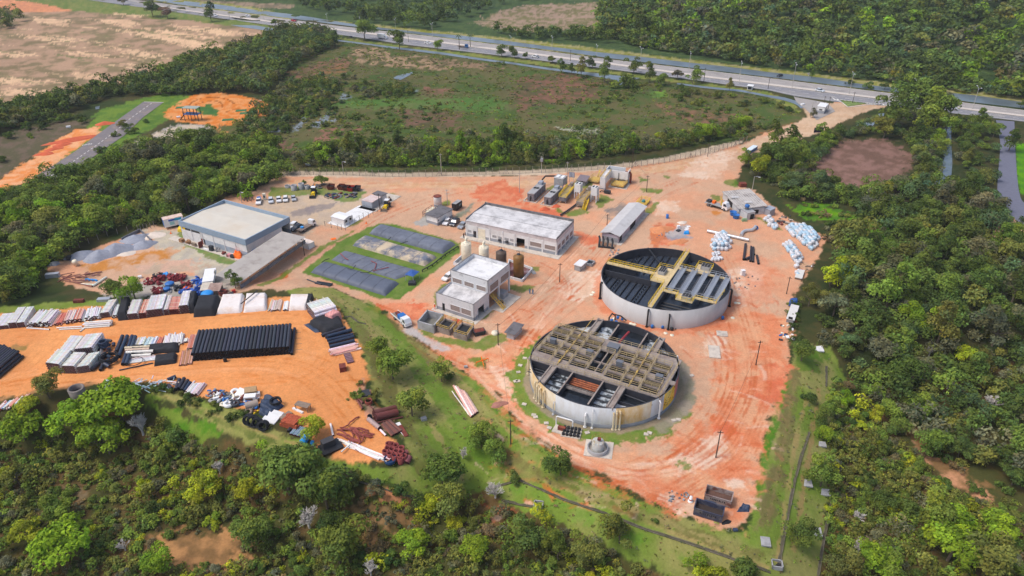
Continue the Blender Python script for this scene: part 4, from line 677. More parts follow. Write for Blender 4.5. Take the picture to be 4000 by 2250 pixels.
mb=MB(); mb.bx(W_*.79,W_,-3.5,-.2,-.3,.085); st=at(mb.build('bay_ramp',mConc),o,a); st['kind']='structure'
# --- long white process building in the middle
o,a,W_,D_=bframe((2174,998),(1820,921),(2246,929)); mh=thing('process_building','long white industrial building with grey sheet roof in the middle of the plant','building',o,a); ring=[(0,0),(W_,0),(W_,D_),(0,D_)]
opsL=[(1-.43,1-.34,0,3.1)]
mb=MB()
for p,q,ops in((ring[0],ring[1],[]),(ring[1],ring[2],[]),(ring[2],ring[3],[]),(ring[3],ring[0],opsL)): wside(mb,p,q,0,1.05,ops,mi=1); wside(mb,p,q,1.05,4.1,ops,mi=0); wside(mb,p,q,4.1,5.3,[],mi=2)
mb.build('wall',[mWhite,mGreyBand,mPinkish],mh)
mb=MB(); mb.bx(W_-.3,W_,0,D_,5.3,6.25); mb.bx(.3,W_-.3,D_-.3,D_,5.3,6.0); mb.bx(.3,W_-.3,0,.25,5.3,5.75); mb.build('parapet',mParIn,mh)
def roofpan(mb,x0,z0,x1,z1,y0,y1,th=.1): mb.add([(x0,y0,z0),(x1,y0,z1),(x1,y1,z1),(x0,y1,z0),(x0,y0,z0-th),(x1,y0,z1-th),(x1,y1,z1-th),(x0,y1,z0-th)],[(0,1,2,3),(7,6,5,4),(0,4,5,1),(3,2,6,7),(0,3,7,4),(1,5,6,2)])
mb=MB(); roofpan(mb,-.15,5.42,4.6,5.95,.27,D_-.32); roofpan(mb,4.85,5.95,W_-.34,5.5,.27,D_-.32); mb.build('roof',mMetalRoof,mh)
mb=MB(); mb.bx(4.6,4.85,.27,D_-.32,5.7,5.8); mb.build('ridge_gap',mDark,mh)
for f0,f1,z0,z1 in((.01,.125,1.5,2.9),(.16,.28,1.5,2.9)): panel(mh,'window',mLouv,ring[3],ring[0],1-f1,1-f0,z0,z1,.04,fr=mWhiteP)
for f0,f1 in((.455,.50),(.515,.56),(.59,.63),(.65,.695),(.935,.975)): panel(mh,'window',mGreyConc,ring[3],ring[0],1-f1,1-f0,1.5,2.3,.04)
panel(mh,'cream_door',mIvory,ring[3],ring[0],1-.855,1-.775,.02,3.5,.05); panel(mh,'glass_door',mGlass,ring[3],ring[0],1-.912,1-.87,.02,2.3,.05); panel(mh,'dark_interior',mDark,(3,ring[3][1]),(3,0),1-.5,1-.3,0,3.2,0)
for k in range(4): panel(mh,'window',mLouv,ring[0],ring[1],.04+k*.24,.21+k*.24,1.5,3.0,.04,fr=mWhiteP)
mb=MB()
for f in(.0,.143,.295,.445,.575,.72,.862,.985): mb.bx(-.14,0,D_*f,D_*f+.4,0,4.15)
for f in(.0,.235,.475,.715,.965): mb.bx(W_*f,W_*f+.35,-.12,0,0,4.15)
mb.build('pilaster',mWhite,mh)
for f in (.53,.61): mb=MB(); mb.box((-.3,D_*f,1.1),(.35,.9,.7)); mb.build('air_conditioner',mSteel,mh)
mb=MB(); mb.bx(-2.2,-.02,-1.5,D_+1,-.3,.13); mb.bx(-.02,W_+1,-1.5,-.02,-.3,.13); st=at(mb.build('building_apron',mConc),o,a); st['kind']='structure'
# --- two-storey control building
o,a,W_,D_=bframe((1852,1255),(1706,1206),(1902,1206)); U_=10.9; ch=thing('control_building','two storey white control building with stained walls beside the silos','building',o,a)
ring=[(0,0),(W_,0),(W_,D_),(0,D_)]
mb=MB()
for p,q,ops in((ring[0],ring[1],[(.3,.72,0,2.7)]),(ring[3],ring[0],[(.16,.23,0,2.4)]),(ring[2],ring[3],[])): wside(mb,p,q,0,1.0,ops,mi=1); wside(mb,p,q,1.0,4.9,ops)
xr=W_+U_; rr=[(W_,0),(xr,0),(xr,D_),(W_,D_)]
for p,q in zip(rr,rr[1:]+rr[:1]): wside(mb,p,q,4.2,8.4)
wside(mb,(W_+.3,5),(xr,5),0,4.2); wside(mb,(xr,5.2),(xr,D_),0,4.2); wside(mb,(xr,D_),(W_,D_),0,4.2); wside(mb,(W_,D_),(W_,0),0,4.2)
mb.bx(W_,xr,.25,D_-.25,4.2,4.45)
mb.build('wall',[mWhiteOld,mGreyBand],ch)
mb=MB()
for x in(W_+.25,W_+U_*.5,xr-.25): mb.bx(x-.2,x+.2,.02,.42,0,4.2)
mb.build('column',mWhite,ch)
mb=MB(); mb.bx(W_+.27,xr-.27,.27,D_-.27,7.15,7.35); mb.build('upper_roof',mat('white_deck',lin(220,220,220),.8,var=.06,scale=.5,dirt=lin(150,148,150),dscale=.35,dlim=(.5,.8)),ch)
mb=MB(); roofpan(mb,.27,3.7,W_-.02,4.5,.27,D_-.27,.15); mb.build('lower_roof',mMetalRoof,ch)
mb=MB(); mb.bx(W_+.02,xr-.02,.02,.23,8.4,8.48); mb.bx(W_+.02,xr-.02,D_-.23,D_-.02,8.4,8.48); mb.bx(xr-.23,xr-.02,.25,D_-.25,8.4,8.48); mb.bx(W_+.02,W_+.23,.25,D_-.25,8.4,8.48); mb.bx(.02,W_-.02,.02,.23,4.9,4.97); mb.bx(.02,.23,.25,D_-.02,4.9,4.97); mb.bx(.25,W_,D_-.23,D_-.02,4.9,4.97); mb.build('parapet_coping',mParIn,ch)
for k in range(3): panel(ch,'window',mLouv,(W_,D_),(W_,0),.06+k*.32,.31+k*.32,5.1,6.4,.05,fr=mWhiteP)
for k in range(2): panel(ch,'window',mLouv,rr[0],rr[1],.08+k*.48,.45+k*.48,4.7,6.7,.05,fr=mWhiteP)
for f in(.39,.68): panel(ch,'window',mLouv,ring[3],ring[0],f,f+.25,1.3,2.9,.05,fr=mWhiteP)
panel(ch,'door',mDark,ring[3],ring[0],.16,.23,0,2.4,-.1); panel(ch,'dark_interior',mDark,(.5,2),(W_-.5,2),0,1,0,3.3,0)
mb=MB(); mb.bx(W_+.3,W_+9.5,-4.2,0,-.3,.16); mb.bx(-1.2,W_+.3,-1.2,D_+1,-.3,.1); st=at(mb.build('building_apron',mConc),o,a); st['kind']='structure'
st=thing('staircase','yellow steel staircase under the control building overhang','staircase',o+Matrix.Rotation(a,3,'Z')@Vector((W_+1.6,-.2,.15)),a)
mb=MB(); mb.beam((0,-3.4,0),(0,.6,3.2),.12,.3); mb.beam((1.1,-3.4,0),(1.1,.6,3.2),.12,.3); mb.build('stringer',mDullYel,st)
mb=MB()
for i in range(11): mb.box((.55,-3.2+i*.36,.15+i*.29),(1.0,.3,.05))
mb.build('tread',mDullYel,st)
mb=MB()
for x in(0,1.1):
    mb.beam((x,-3.4,1),(x,.6,4.1),.07)
    for k in range(4): mb.beam((x,-3.4+k*1.3,.05+k*1.04),(x,-3.4+k*1.3,1.05+k*1.03),.07)
mb.build('handrail',mDullYel,st)
# --- small buildings: gabled / slab roofed
def hut(name,label,Bp,Lp,Rp,top,wallM,roofM,over=.35,style='slab',wins=(),door=None,band=None,h=None,roofname='roof',cat='building',pitch=.35):
    o,a,W,D=bframe(Bp,Lp,Rp); h=h or up(o,*top)-o.z; t=thing(name,label,cat,o,a); ring=[(0,0),(W,0),(W,D),(0,D)]
    mb=MB()
    for p,q in zip(ring,ring[1:]+ring[:1]):
        if band: wside(mb,p,q,0,band,th=.15,mi=1); wside(mb,p,q,band,h-.12,th=.15)
        else: wside(mb,p,q,0,h-.12,th=.15)
    mb.build('wall',[wallM,mGreyBand],t); mb=MB()
    if style=='slab': mb.bx(-over,W+over,-over,D+over,h-.11,h+.06)
    elif style=='mono': roofpan(mb,-over,h-.1,W+over,h+pitch,-over,D+over,.1)
    elif style=='gable': roofpan(mb,-over,h-.08,W/2,h+pitch,-over,D+over,.09); roofpan(mb,W/2,h+pitch,W+over,h-.08,-over,D+over,.09)
    elif style=='gabley':
        for y0,z0,y1,z1 in((-over,h-.08,D/2,h+pitch),(D/2,h+pitch,D+over,h-.08)): mb.add([(-over,y0,z0),(W+over,y0,z0),(W+over,y1,z1),(-over,y1,z1),(-over,y0,z0-.09),(W+over,y0,z0-.09),(W+over,y1,z1-.09),(-over,y1,z1-.09)],[(0,1,2,3),(7,6,5,4),(0,4,5,1),(1,5,6,2),(2,6,7,3),(3,7,4,0)])
    if mb.v: mb.build(roofname,roofM,t)
    for side,f0,f1,z0,z1,M in wins: p,q=(ring[3],ring[0]) if side=='L' else (ring[0],ring[1]); panel(t,'window',M,p,q,f0,f1,z0,z1,.03)
    if door: side,f0,f1,z1,M=door; p,q=(ring[3],ring[0]) if side=='L' else (ring[0],ring[1]); panel(t,'door',M,p,q,f0,f1,.02,z1,.04)
    return t,o,a,W,D,h
hut('annex','small white annex with dark weathered flat roof beside three parked cars',(1710,882),(1670,866.7),(1768,849),(1708.5,849),mWhite,mDarkRoof,band=.95,door=('R',.55,.75,2.1,mWhiteP),wins=[('R',.05,.1,1.5,2.0,mDark)])
t,o,a,W,D,h=hut('office_cabin','white portable office cabin on a white slab by the wire fence',(1346.7,884),(1296,870.6),(1378.5,864.8),(1346.7,857),mWhite,mWhiteP,.1,'gable',wins=[('R',.12,.34,1.0,1.8,mGlass),('R',.62,.84,1.0,1.8,mGlass)],pitch=.25,cat='cabin')
mb=MB(); mb.bx(-1,W+11,-1.1,D+1,-.3,.12); st=at(mb.build('white_slab',mWhite),o,a); st['kind']='structure'
t,o,a,W,D,h=hut('shipping_container','silver corrugated shipping container beside the dark roofed hut',(1456,817),(1416,806.6),(1493,795),(1456,791),mGalv,mat('pinkish_container_roof',lin(206,188,184),.6,var=.1,dirt=lin(180,150,140)),.02,'slab',cat='container')
mb=MB()
for k in range(14): mb.bx(W*(k+.3)/14,W*(k+.6)/14,-.05,.0,.2,h-.2)
for k in range(4): mb.bx(-.05,0,D*(k+.3)/4,D*(k+.5)/4,.2,h-.2)
mb.build('corrugation',mGalv,t); mb=MB(); mb.bx(-1.5,W+8,-2.2,D+.5,-.3,.12); st=at(mb.build('container_slab',mConc),o,a); st['kind']='structure'
hut('pump_hut','white hut with dark slab roof behind the silver container',(1494,793),(1462,784),(1506,783),(1492,764),mWhite,mDarkRoof,.4)
t,o,a,W,D,h=hut('long_shed','long low shed with pale grey gable roof and lilac walls',(2415,952),(2353,935),(2518,836),(2418,920),mat('lilac_wall',lin(186,176,184),.85,var=.07,dirt=lin(160,150,156)),mGalvRoof,.5,'gabley',pitch=.7)
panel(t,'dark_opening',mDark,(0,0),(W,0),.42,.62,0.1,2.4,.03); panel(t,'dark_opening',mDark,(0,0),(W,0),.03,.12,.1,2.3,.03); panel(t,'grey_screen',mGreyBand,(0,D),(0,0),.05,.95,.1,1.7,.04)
mb=MB(); mb.bx(-1,W+1,-1.2,D+.6,-.3,.1); st=at(mb.build('shed_slab',mConc),o,a); st['kind']='structure'
t,o,a,W,D,h=hut('workshop','patched grey roofed workshop with tin walls beside the crane truck',(2884,842),(2822,776),(2992,842),(2884,813),mat('tin_wall',lin(196,198,200),.7,.1,var=.1,dirt=lin(160,160,160)),mFibre,.4,'mono',pitch=.5,cat='workshop')
for x0,y0 in((.5,D*.55),(W*.35,D*.2)): mb=MB(); mb.bx(x0,x0+2.6,y0,y0+1.4,h+.16+x0*.05,h+.3+x0*.05); mb.build('roof_patch',mGalvRoof,t)
mb=MB(); [mb.add([(x,-.4,h-.02+.54*(x+.4)/(W+.8)),(x+.12,-.4,h-.02+.54*(x+.5)/(W+.8)),(x+.12,D+.4,h-.02+.54*(x+.5)/(W+.8)),(x,D+.4,h-.02+.54*(x+.4)/(W+.8)),(x+.06,-.4,h+.08+.54*(x+.4)/(W+.8)),(x+.06,D+.4,h+.08+.54*(x+.4)/(W+.8))],[(0,4,5,3),(4,1,2,5)]) for x in [k*W/11 for k in range(12)]]; mb.build('roof_ribs',mGalvRoof,t); panel(t,'dark_opening',mDark,(0,0),(W,0),.35,.75,.3,1.7,.03); panel(t,'side_opening',mDark,(0,D),(0,0),.3,.6,.1,2,.03)
hut('tank_hut','little tin hut with a blue tank on the roof beside two blue tubs',(2917,860),(2888,842),(2930,848),(2917,832),mat('tin_wall'),mGreyConc,.1,door=('R',.4,.9,1.8,mDark))
hut('tin_store','small corrugated tin store at the end of the workshop',(3006,846),(2982,836),(3022,838),(3006,820),mGalv,mGalv,.1,'mono',pitch=.2)
hut('switch_kiosk','small white concrete kiosk near the rear tank',(2268,1062),(2246,1053),(2289,1043),(2268,1040),mGreyConc,mWhite,.2)
hut('pump_house','grey rendered pump house with dark overhanging roof between the tanks',(2008,1328),(1980,1318),(2039,1295),(2008,1303),mat('grey_render',lin(176,178,184),.85,var=.06),mDarkRoof,.45,'mono',pitch=.1)
hut('guard_house','white and grey guard house at the plant entrance',(3218,446),(3190,440),(3230,432),(3218,418),mWhite,mWhiteP,.15,band=1.3,wins=[('L',.3,.7,1.5,2.1,mGlass)])
hut('bus_shelter','small white bus shelter beside the highway',(2937,353),(2919,350),(2941,347),(2937,337),mWhite,mWhiteP,.25,wins=[('L',.12,.88,.3,1.9,mGlass)],cat='shelter')
hut('stone_store','small grey block store with slate-coloured roof among the treatment units',(2285,727),(2260,720),(2298,712),(2285,706),mGreyConc,mat('slate_roof',lin(122,112,118),.85,var=.1),.5,'mono',door=('L',.45,.75,1.9,mDark))
hut('site_trailer','white flat roofed site trailer in the scrap yard',(836,1112),(804,1110),(850,1078),(836,1096),mat('pale_blue_wall',lin(206,220,228),.7,var=.05),mWhiteP,.05,wins=[('R',.5,.75,1.0,1.8,mGlass)],cat='trailer')
hut('timber_shack','low timber shack with rusty tin roof beside the blue water tank',(860,1152),(826,1144),(872,1126),(860,1132),mOldWood,mat('rusty_tin',lin(164,140,130),.8,var=.2,dirt=lin(120,90,78)),.2,'mono',pitch=.15,cat='shack')
hut('timber_shack','smaller bleached timber shack joined left of the rusty one',(824,1148),(796,1142),(834,1124),(824,1128),mOldWood,mat('bleached_boards',lin(196,186,172),.85,var=.2),.2,'mono',pitch=.15,cat='shack')
hut('store_container','white store container at the upper end of the long canopy roof',(1206,976),(1160,960),(1225,962),(1206,955),mWhite,mat('dusty_white_roof',lin(220,206,196),.8,var=.1),.03,cat='container')
hut('blue_container','blue site container with pale roof at the far gate',(2930,601),(2912,597),(2958,583),(2930,588),mBlueP,mat('pale_blue_wall'),.05,cat='container')
hut('field_hut','tin roofed hut with blue tarpaulin at the edge of the right wood',(3098,1265),(3070,1262),(3116,1212),(3098,1248),mGreyConc,mat('pale_corrugated',lin(206,204,200),.7,var=.08),.15,'mono',pitch=.1,wins=[('L',.2,.8,1.0,1.8,mDark)],cat='hut')
hut('lean_to','low lean-to of bleached boards at the wood edge above the field hut',(3130,1096),(3104,1094),(3140,1066),(3130,1086),mOldWood,mat('pale_corrugated'),.1,'mono',pitch=.1,cat='shelter')
# long canopy of corrugated sheets
c0,c1,c2,c3=[pt(*q) for q in ((942,1128),(905,1092),(1122,965),(1198,975))]
o,a,W,D=c0,math.atan2((c3-c0).y,(c3-c0).x),(c3-c0).length,(c1-c0).length
cn=thing('canopy','long low canopy of grey corrugated sheets below the warehouse','canopy',o,a); mb=MB(); n=60
for k in range(n): mb.add([(W*k/n,-.3,2.05),(W*(k+.5)/n,-.3,2.12),(W*(k+.5)/n,D*.75,2.6),(W*k/n,D*.75,2.53)],[(0,1,2,3)]); mb.add([(W*(k+.5)/n,-.3,2.12),(W*(k+1)/n,-.3,2.05),(W*(k+1)/n,D*.75,2.53),(W*(k+.5)/n,D*.75,2.6)],[(0,1,2,3)])
mb.build('roof',mat('corrugated_grey',lin(168,162,156),.85,var=.08,scale=.4,dirt=lin(140,132,126),dscale=.25),cn)
mb=MB(); wside(mb,(0,0),(W,0),0,1.1,th=.15); mb.build('low_wall',mBlock,cn)
for k in range(8): mb=MB(); mb.bx(W*k/7.2,W*k/7.2+.15,.0,.15,1.1,2.1); mb.build('post',mGreyConc,cn)
# mobile clinic trailer
o,a,W,D=bframe((647,898),(630,868),(716,874)); tr=thing('mobile_trailer','white and blue mobile trailer with rusty roof behind the warehouse corner','trailer',o,a); D=2.6
mb=MB(); mb.bx(0,W,0,D,.7,3.3); mb.build('body',mWhiteP,tr); mb=MB(); mb.bx(-.02,W+.02,-.02,D+.02,3.3,3.42); mb.build('roof',mat('rusty_white_roof',lin(214,190,176),.8,var=.12,dirt=lin(170,110,90),dscale=.5),tr)
mb=MB(); mb.bx(-.03,-.0,.1,D-.1,.8,3.2); mb.build('end_panel',mBlueP,tr)
for nm,M,x0,x1,z0,z1 in(('blue_stripe',mat('royal_blue',lin(40,80,180),.5),.25,.55,2.5,3.1),('teal_stripe',mat('teal',lin(20,160,200),.5),.55,.9,2.4,3.2),('teal_panel',mat('pale_teal',lin(150,200,205),.5),.28,.52,1.2,2.3)): mb=MB(); mb.bx(W*x0,W*x1,-.03,0,z0,z1); mb.build(nm,M,tr)
for x in(.62,.74):
    mb=MB(); mb.tube([(W*x,-.05,.42),(W*x,.25,.42)],.42,14); mb.build('wheel',mBlack,tr)
# --- silos and chemical tanks
def silo(label,px,base,top,rpx,M,h=None,dark=False):
    b=pt(px,base); dep=b.y*math.cos(PIT)+(CZ)*math.sin(PIT); r=rpx*dep/FOC; h=up(b,px,top)
    t=thing('silo' if not dark else 'chemical_tank',label,'silo' if not dark else 'tank',b,R(62)); mb=MB(); mb.lathe([(0,0),(r,0),(r,h),(r*.96,h+.05),(.45,h+.55),(.01,h+.62)],28); mb.build('shell',M,t,True)
    mb=MB(); mb.lathe([(.5,h+.35),(.5,h+.75),(.01,h+.78)],14)
    if not dark: mb.tube([(.2,.1,h+.5),(.2,.1,h+1.3),(.7,.1,h+1.5)],.35,10)
    else: mb.tube([(.4,0,h+.4),(.4,0,h+1.3),(.4,.7,h+1.4),(.4,.9,h+1.1)],.07,6)
    mb.build('top_vent',M if not dark else mSteel,t,True)
    mb=MB()
    for x in(-.22,.22): mb.tube([(r+.14,x-r*.3,.05),(r+.14,x-r*.3,h+1)],.035,5)
    for k in range(int(h/.35)): mb.beam((r+.14,-.22-r*.3,.3+k*.35),(r+.14,.22-r*.3,.3+k*.35),.04)
    for k in range(4): mb.lathe([(.4,1.8+k*(h-1.8)/4),(.4,1.86+k*(h-1.8)/4)],8,(r+.3,-r*.3,0))
    mb.build('ladder',mDullYel if dark else mIvory,t)
    mb=MB()
    for z in(h+.45,h+.9): mb.lathe([(r*.93,z),(r*.93,z+.05)],20)
    for k in range(10): g=k*.628; mb.beam((r*.93*math.cos(g),r*.93*math.sin(g),h),(r*.93*math.cos(g),r*.93*math.sin(g),h+.93),.05)
    if not dark: mb.build('guard_rail',mIvory,t)
    return t
silo('white silo with domed vent behind the control building, nearest the fabric tubes',1823.5,1030,951,19.5,mIvory); silo('white silo standing between the other white silo and the dark brown tank',1891.7,1040,965,19.5,mIvory)
silo('dark brown chemical tank beside the white silos',1958.8,1070,985,20.5,mDkBrown,dark=True); silo('ochre brown chemical tank standing in the white edged basin',2025.9,1083,1001,20.5,mBrownGRP,dark=True)
def basin(name,label,pxs,h,M,floorM,th=.25,z=0.,cat='basin'):
    p=[pt(*q) for q in pxs]; c=sum(p,Vector())/len(p); t=thing(name,label,cat,c,0); q=[v-c for v in p]; q=[Vector((v.x,v.y,0)) for v in q]; mb=MB(); n=len(q)
    ar=sum(q[i].x*q[(i+1)%n].y-q[(i+1)%n].x*q[i].y for i in range(n)); q=q if ar>0 else q[::-1]
    for i in range(n): wside(mb,q[i][:2],q[(i+1)%n][:2],-.2,h,th=th)
    mb.build('wall',M,t); mb=MB(); mb.add([(v.x*.98,v.y*.98,z+.1) for v in q],[tuple(range(n))]); mb.build('floor',floorM,t); return t
basin('containment_basin','white edged containment basin round the ochre brown tank',[(1972,1084),(1988,1020),(2082,1055),(2040,1103)],.8,mWhite,mat('reddish_floor',lin(110,64,58),.8,var=.3,dirt=lin(150,140,150)))
basin('containment_basin','stained containment basin round the two white silos',[(1770,1035),(1815,995),(1940,1025),(1905,1075)],.9,mWhiteOld,mGreyConc)
# --- geotextile dewatering tubes
def hump(name,label,pxs,h,M,hoses=()):
    p=[pt(*q) for q in pxs]; c=sum(p,Vector())/4; t=thing(name,label,'fabric tube',c,0); nu,nv=26,40; v=[]
    for j in range(nv+1):
        for i in range(nu+1):
            u,w=i/nu,j/nv; u=.05+.9*u; q=(p[0]*(1-w)+p[3]*w)*(1-u)+(p[1]*(1-w)+p[2]*w)*u-c
            e=min(1,w/.045,(1-w)/.045); e=math.sqrt(max(0,1-(1-e)**2)); s=math.sqrt(max(0,1-abs(2*(i/nu)-1)**4.5))
            z=h*s*e*(.97+.06*float(fbm(np.array(q.x*.3),np.array(q.y*.3),2,3)))
            v.append((q.x,q.y,z+.02))
    mb=MB(); mb.add(v,[(j*(nu+1)+i,j*(nu+1)+i+1,(j+1)*(nu+1)+i+1,(j+1)*(nu+1)+i) for j in range(nv) for i in range(nu)]); o=mb.build('fabric',M,t,True)
    if o.data.polygons[500].normal.z<0: o.data.flip_normals()
    for k in range(1,6):
        mb=MB(); w=k/6; q=[]
        for i in range(11):
            u=.04+.92*i/10; s=math.sqrt(max(0,1-abs(2*u-1)**4.5)); a_=(p[0]*(1-w)+p[3]*w)*(1-u)+(p[1]*(1-w)+p[2]*w)*u-c; q.append((a_.x,a_.y,h*s+.04))
        mb.tube(q,.045,4); mb.build('seam',mat('seam',lin(90,94,104),.8),t)
    return t
gt=lambda n,d=None,**k: mat(n,lin(100,106,120),.75,var=.2,scale=.5,dirt=d and lin(*d),**k)
hump('dewatering_tube','dark grey fabric dewatering tube furthest from the pipe yard',[(1491,880),(1438.7,915),(1726,995),(1784,954)],1.35,gt('tube_fabric_a',(116,122,134),dscale=.25))
hump('dewatering_tube','fabric dewatering tube mottled with pale and rusty stains',[(1431,923),(1373,962),(1656,1043),(1710,1004.5)],1.25,gt('tube_fabric_b',(196,178,150),dscale=.2,dlim=(.45,.6)))
hump('dewatering_tube','flat slack grey dewatering tube with red hoses lying on it',[(1349,979),(1291,1018),(1540,1094),(1644,1059)],.7,gt('tube_fabric_c',(116,118,126),dscale=.3))
hump('dewatering_tube','smooth dark dewatering tube nearest the pipe yard',[(1272,1024),(1210,1067),(1502,1160),(1563,1105)],1.15,mat('tube_fabric_d',lin(90,97,112),.6,var=.15,scale=.4))
for px,lab in (([(1450,1030),(1472,1040),(1466,1060),(1458,1070),(1490,1062),(1520,1055)],'red branching hose lying on the slack dewatering tube'),([(1330,1000),(1350,1020),(1362,1026)],'red hose end at the left of the slack dewatering tube')):
    mb=MB(); mb.tube([pt(*q,.95) for q in px],.1,6); tag(mb.build('hose',mat('red_hose',lin(150,60,56),.6)),lab,'hose')
for i,(px,lab) in enumerate((([(1360,1070),(1380,1072),(1392,1056)],'short black hose curled on the smooth dark tube, upper'),([(1410,1085),(1440,1086),(1460,1074)],'black hose on the smooth dark tube beside the red hose'),([(1260,1045),(1272,1036),(1290,1030)],'black hose at the left end of the smooth dark tube'),([(1515,960),(1530,945)],'short black hose on the stained fabric tube, upper'),([(1565,972),(1595,962)],'short black hose on the stained fabric tube, lower'))):
    mb=MB(); mb.tube([pt(*q,1.7) for q in px],.1,6); tag(mb.build('hose',mBlack),lab,'hose')
# --- round tanks
def tl(c,px,py,z):
    x,y=flat(px,py,z); dx,dy=float(x)-c[0],float(y)-c[1]; a=R(62); return dx*math.cos(a)+dy*math.sin(a),-dx*math.sin(a)+dy*math.cos(a)
def tankwall(t,r,h,segs,rot,th=.3):
    for nm,M,a0,a1,z0,z1,pr in segs: mb=MB(); mb.lathe([(r+pr,z0),(r+pr,z1),(r-.02,z1)],max(6,int((a1-a0)/3)),a0=R(a0)-rot,a1=R(a1)-rot); mb.build(nm,M,t,True)
    mb=MB(); mb.lathe([(r,h),(r-th,h)],96); mb.lathe([(r-th,h),(r-th,1.2)],96); mb.build('lining',mBlackWall,t,True)
c=TANK_A; h=5.39; ta=thing('treatment_tank','large round tank with pale grey wall and yellow walkways, the rear one','tank',(c[0],c[1],0),R(62)); rA=c[2]
mTankA=mat('pale_grey_tank',lin(188,186,186),.75,var=.05,scale=.3,dirt=lin(170,166,164),dscale=.12,stretch=(1,1,.3))
tankwall(ta,rA,h,[('wall',mTankA,0,360,0,h,0)],R(62))
mSludge=mat('dark_lamella_floor',(.032,.042,.062),.22,var=.4,scale=1.2,dirt=(.05,.06,.075),dscale=2.5,dlim=(.5,.72),bump=.2)
mb=MB(); mb.lathe([(0.01,2.9),(rA-.3,2.9)],72); mb.build('floor_panel',mSludge,ta)
mb=MB(); mb.bx(-16.4,16.6,-1.75,-.75,h-.15,h+.05); mb.bx(-.1,1.2,-.7,16.6,h-.15,h+.05); mb.bx(-3.4,5,-.72,3,h-.2,h+.07); mb.bx(6.0,7.1,-15.4,-1.78,h-.15,h+.05); mb.bx(-7.4,-6.3,-15.4,-1.78,h-.15,h+.05); mb.bx(7.12,11,-10,-6,h-.2,h+.05); mb.bx(-9.8,-7.42,-10,-5.7,h-.2,h+.05); mb.build('walkway',mat('cream_grating',lin(206,184,140),.8,var=.1),ta)
mb=MB(); z=h+.06
for q in ([(-16.4,-.75),(-3.4,-.75),(-3.4,3),(-.1,3),(-.1,16.5)],[(1.2,16.5),(1.2,3),(5,3),(5,-.75),(16.6,-.75)],[(-16.4,-1.75),(-7.4,-1.75)],[(7.1,-1.75),(16.6,-1.75)],[(7.1,-1.9),(7.1,-6),(11,-6),(11,-10),(7.1,-10)],[(-7.4,-1.9),(-7.4,-5.7),(-9.8,-5.7),(-9.8,-10),(-7.4,-10),(-7.4,-15.3)],[(-7.4,-15.4),(-1,-15.9)]): mb.rail([(x,y,z) for x,y in q],1.05,.035,step=1.6)
mb.build('handrail',mYel,ta)
mb=MB()
for q in ([(7.1,-10),(7.1,-15.4)],[(6,-2),(6,-15.4)],[(-6.3,-2),(-6.3,-15.4)]): mb.rail([(x,y,z) for x,y in q],1.05,.04,step=1.6)
mb.build('grey_handrail',mGalv,ta)
for v_ in (-3.3,-6.3,-9.3,-12.4,-15.1):
    mb=MB()
    for dv in(-.55,.55):
        for zz in(h+.15,h+.95): mb.beam((-6.8,v_+dv,zz),(6.6,v_+dv,zz),.1)
        for k in range(13): mb.beam((-6.6+k*1.03,v_+dv,h+.15),(-6.1+k*1.03,v_+dv,h+.95),.06); mb.beam((-6.1+k*1.03,v_+dv,h+.95),(-5.57+k*1.03,v_+dv,h+.15),.06)
    mb.box((0,v_,h+.12),(13.2,1.0,.06)); mb.build('truss_bridge',mGalv,ta)
mb=MB()
for v_ in (-4.8,-7.8,-10.8,-13.8,-2.2): mb.bx(-6.2,6,v_-.12,v_+.12,3.4,4.6)
for u_ in (-2.4,2.2): mb.bx(u_-.1,u_+.1,-15,-2,4.4,4.6)
mb.build('inner_beam',mat('grey_beam',lin(96,98,106),.8,var=.15),ta)
for (u0,u1,v0,v1) in ((.3,3.2,.4,2.2),(8.2,10.2,-9.6,-7.2),(-9.3,-7.6,-9.4,-7)):
    mb=MB(); mb.bx(u0,u1,v0,v1,h+.08,h+1.1); g=mb.build('gearbox_cover',mGreyConc,ta); mb=MB()
    for i in range(3):
        for j in range(2): mb.bx(u0+.1+(u1-u0-.1)*j/2,u0+(u1-u0-.1)*(j+1)/2,v0+.1+(v1-v0-.1)*i/3,v0+(v1-v0-.1)*(i+1)/3,h+1.1,h+1.13)
    mb.build('grille',mDark,g)
mb=MB(); rows=[(-15.5,4.4),(-14,3.2),(-12.2,2),(-10.2,2),(-8.2,1.2),(-6.2,2),(-4,1.8),(-2,1.6)]
for v_ in (3.2,5,6.8,8.6,10.4,12.2,14,15.4):
    L=math.sqrt(max(0,(rA-.6)**2-v_**2))
    mb.tube([(-L,v_,3.15),(-2.4,v_,3.15)],.16,6); mb.tube([(2.6,v_,3.15),(L,v_,3.15)],.16,6)
for k in range(22):
    for v_ in (4.1,11.3): mb.box((-15+k*1.4 if abs(-15+k*1.4)<13 else 12,v_,3.2),(.4,.25,.4))
for u_ in (-9.3,-10.7,-12.1,-13.4,8.8,10.2,11.6,13): L=math.sqrt((rA-.6)**2-u_**2); mb.tube([(u_,-2.4,3.2),(u_,-L,3.2)],.2,6)
mb.tube([(-1.8,3.4,3.6),(-1.2,16,3.6)],.22,8); mb.tube([(14.8,9.6,4.9),(5.2,2.7,h+.2)],.24,8); mb.build('pipework',mBlack,ta)
mb=MB(); 
for k in range(6): mb.bx(1.4,4.6,8.4+k*1.6,8.52+k*1.6,2.9,4.4)
mb.bx(1.3,1.42,8.4,16.2,2.9,4.4); mb.bx(4.6,4.72,8.4,15.2,2.9,4.4); mb.build('launder_box',mat('grey_box',lin(70,74,84),.8,var=.2),ta)
mb=MB(); mb.bx(-2.6,-2.35,2.9,16,2.9,4.7); mb.bx(-3.2,5,-.6,-.35,2.9,5.1); mb.bx(-16,16,-2.2,-2,2.9,4.9); mb.build('partition_wall',mBlackWall,ta)
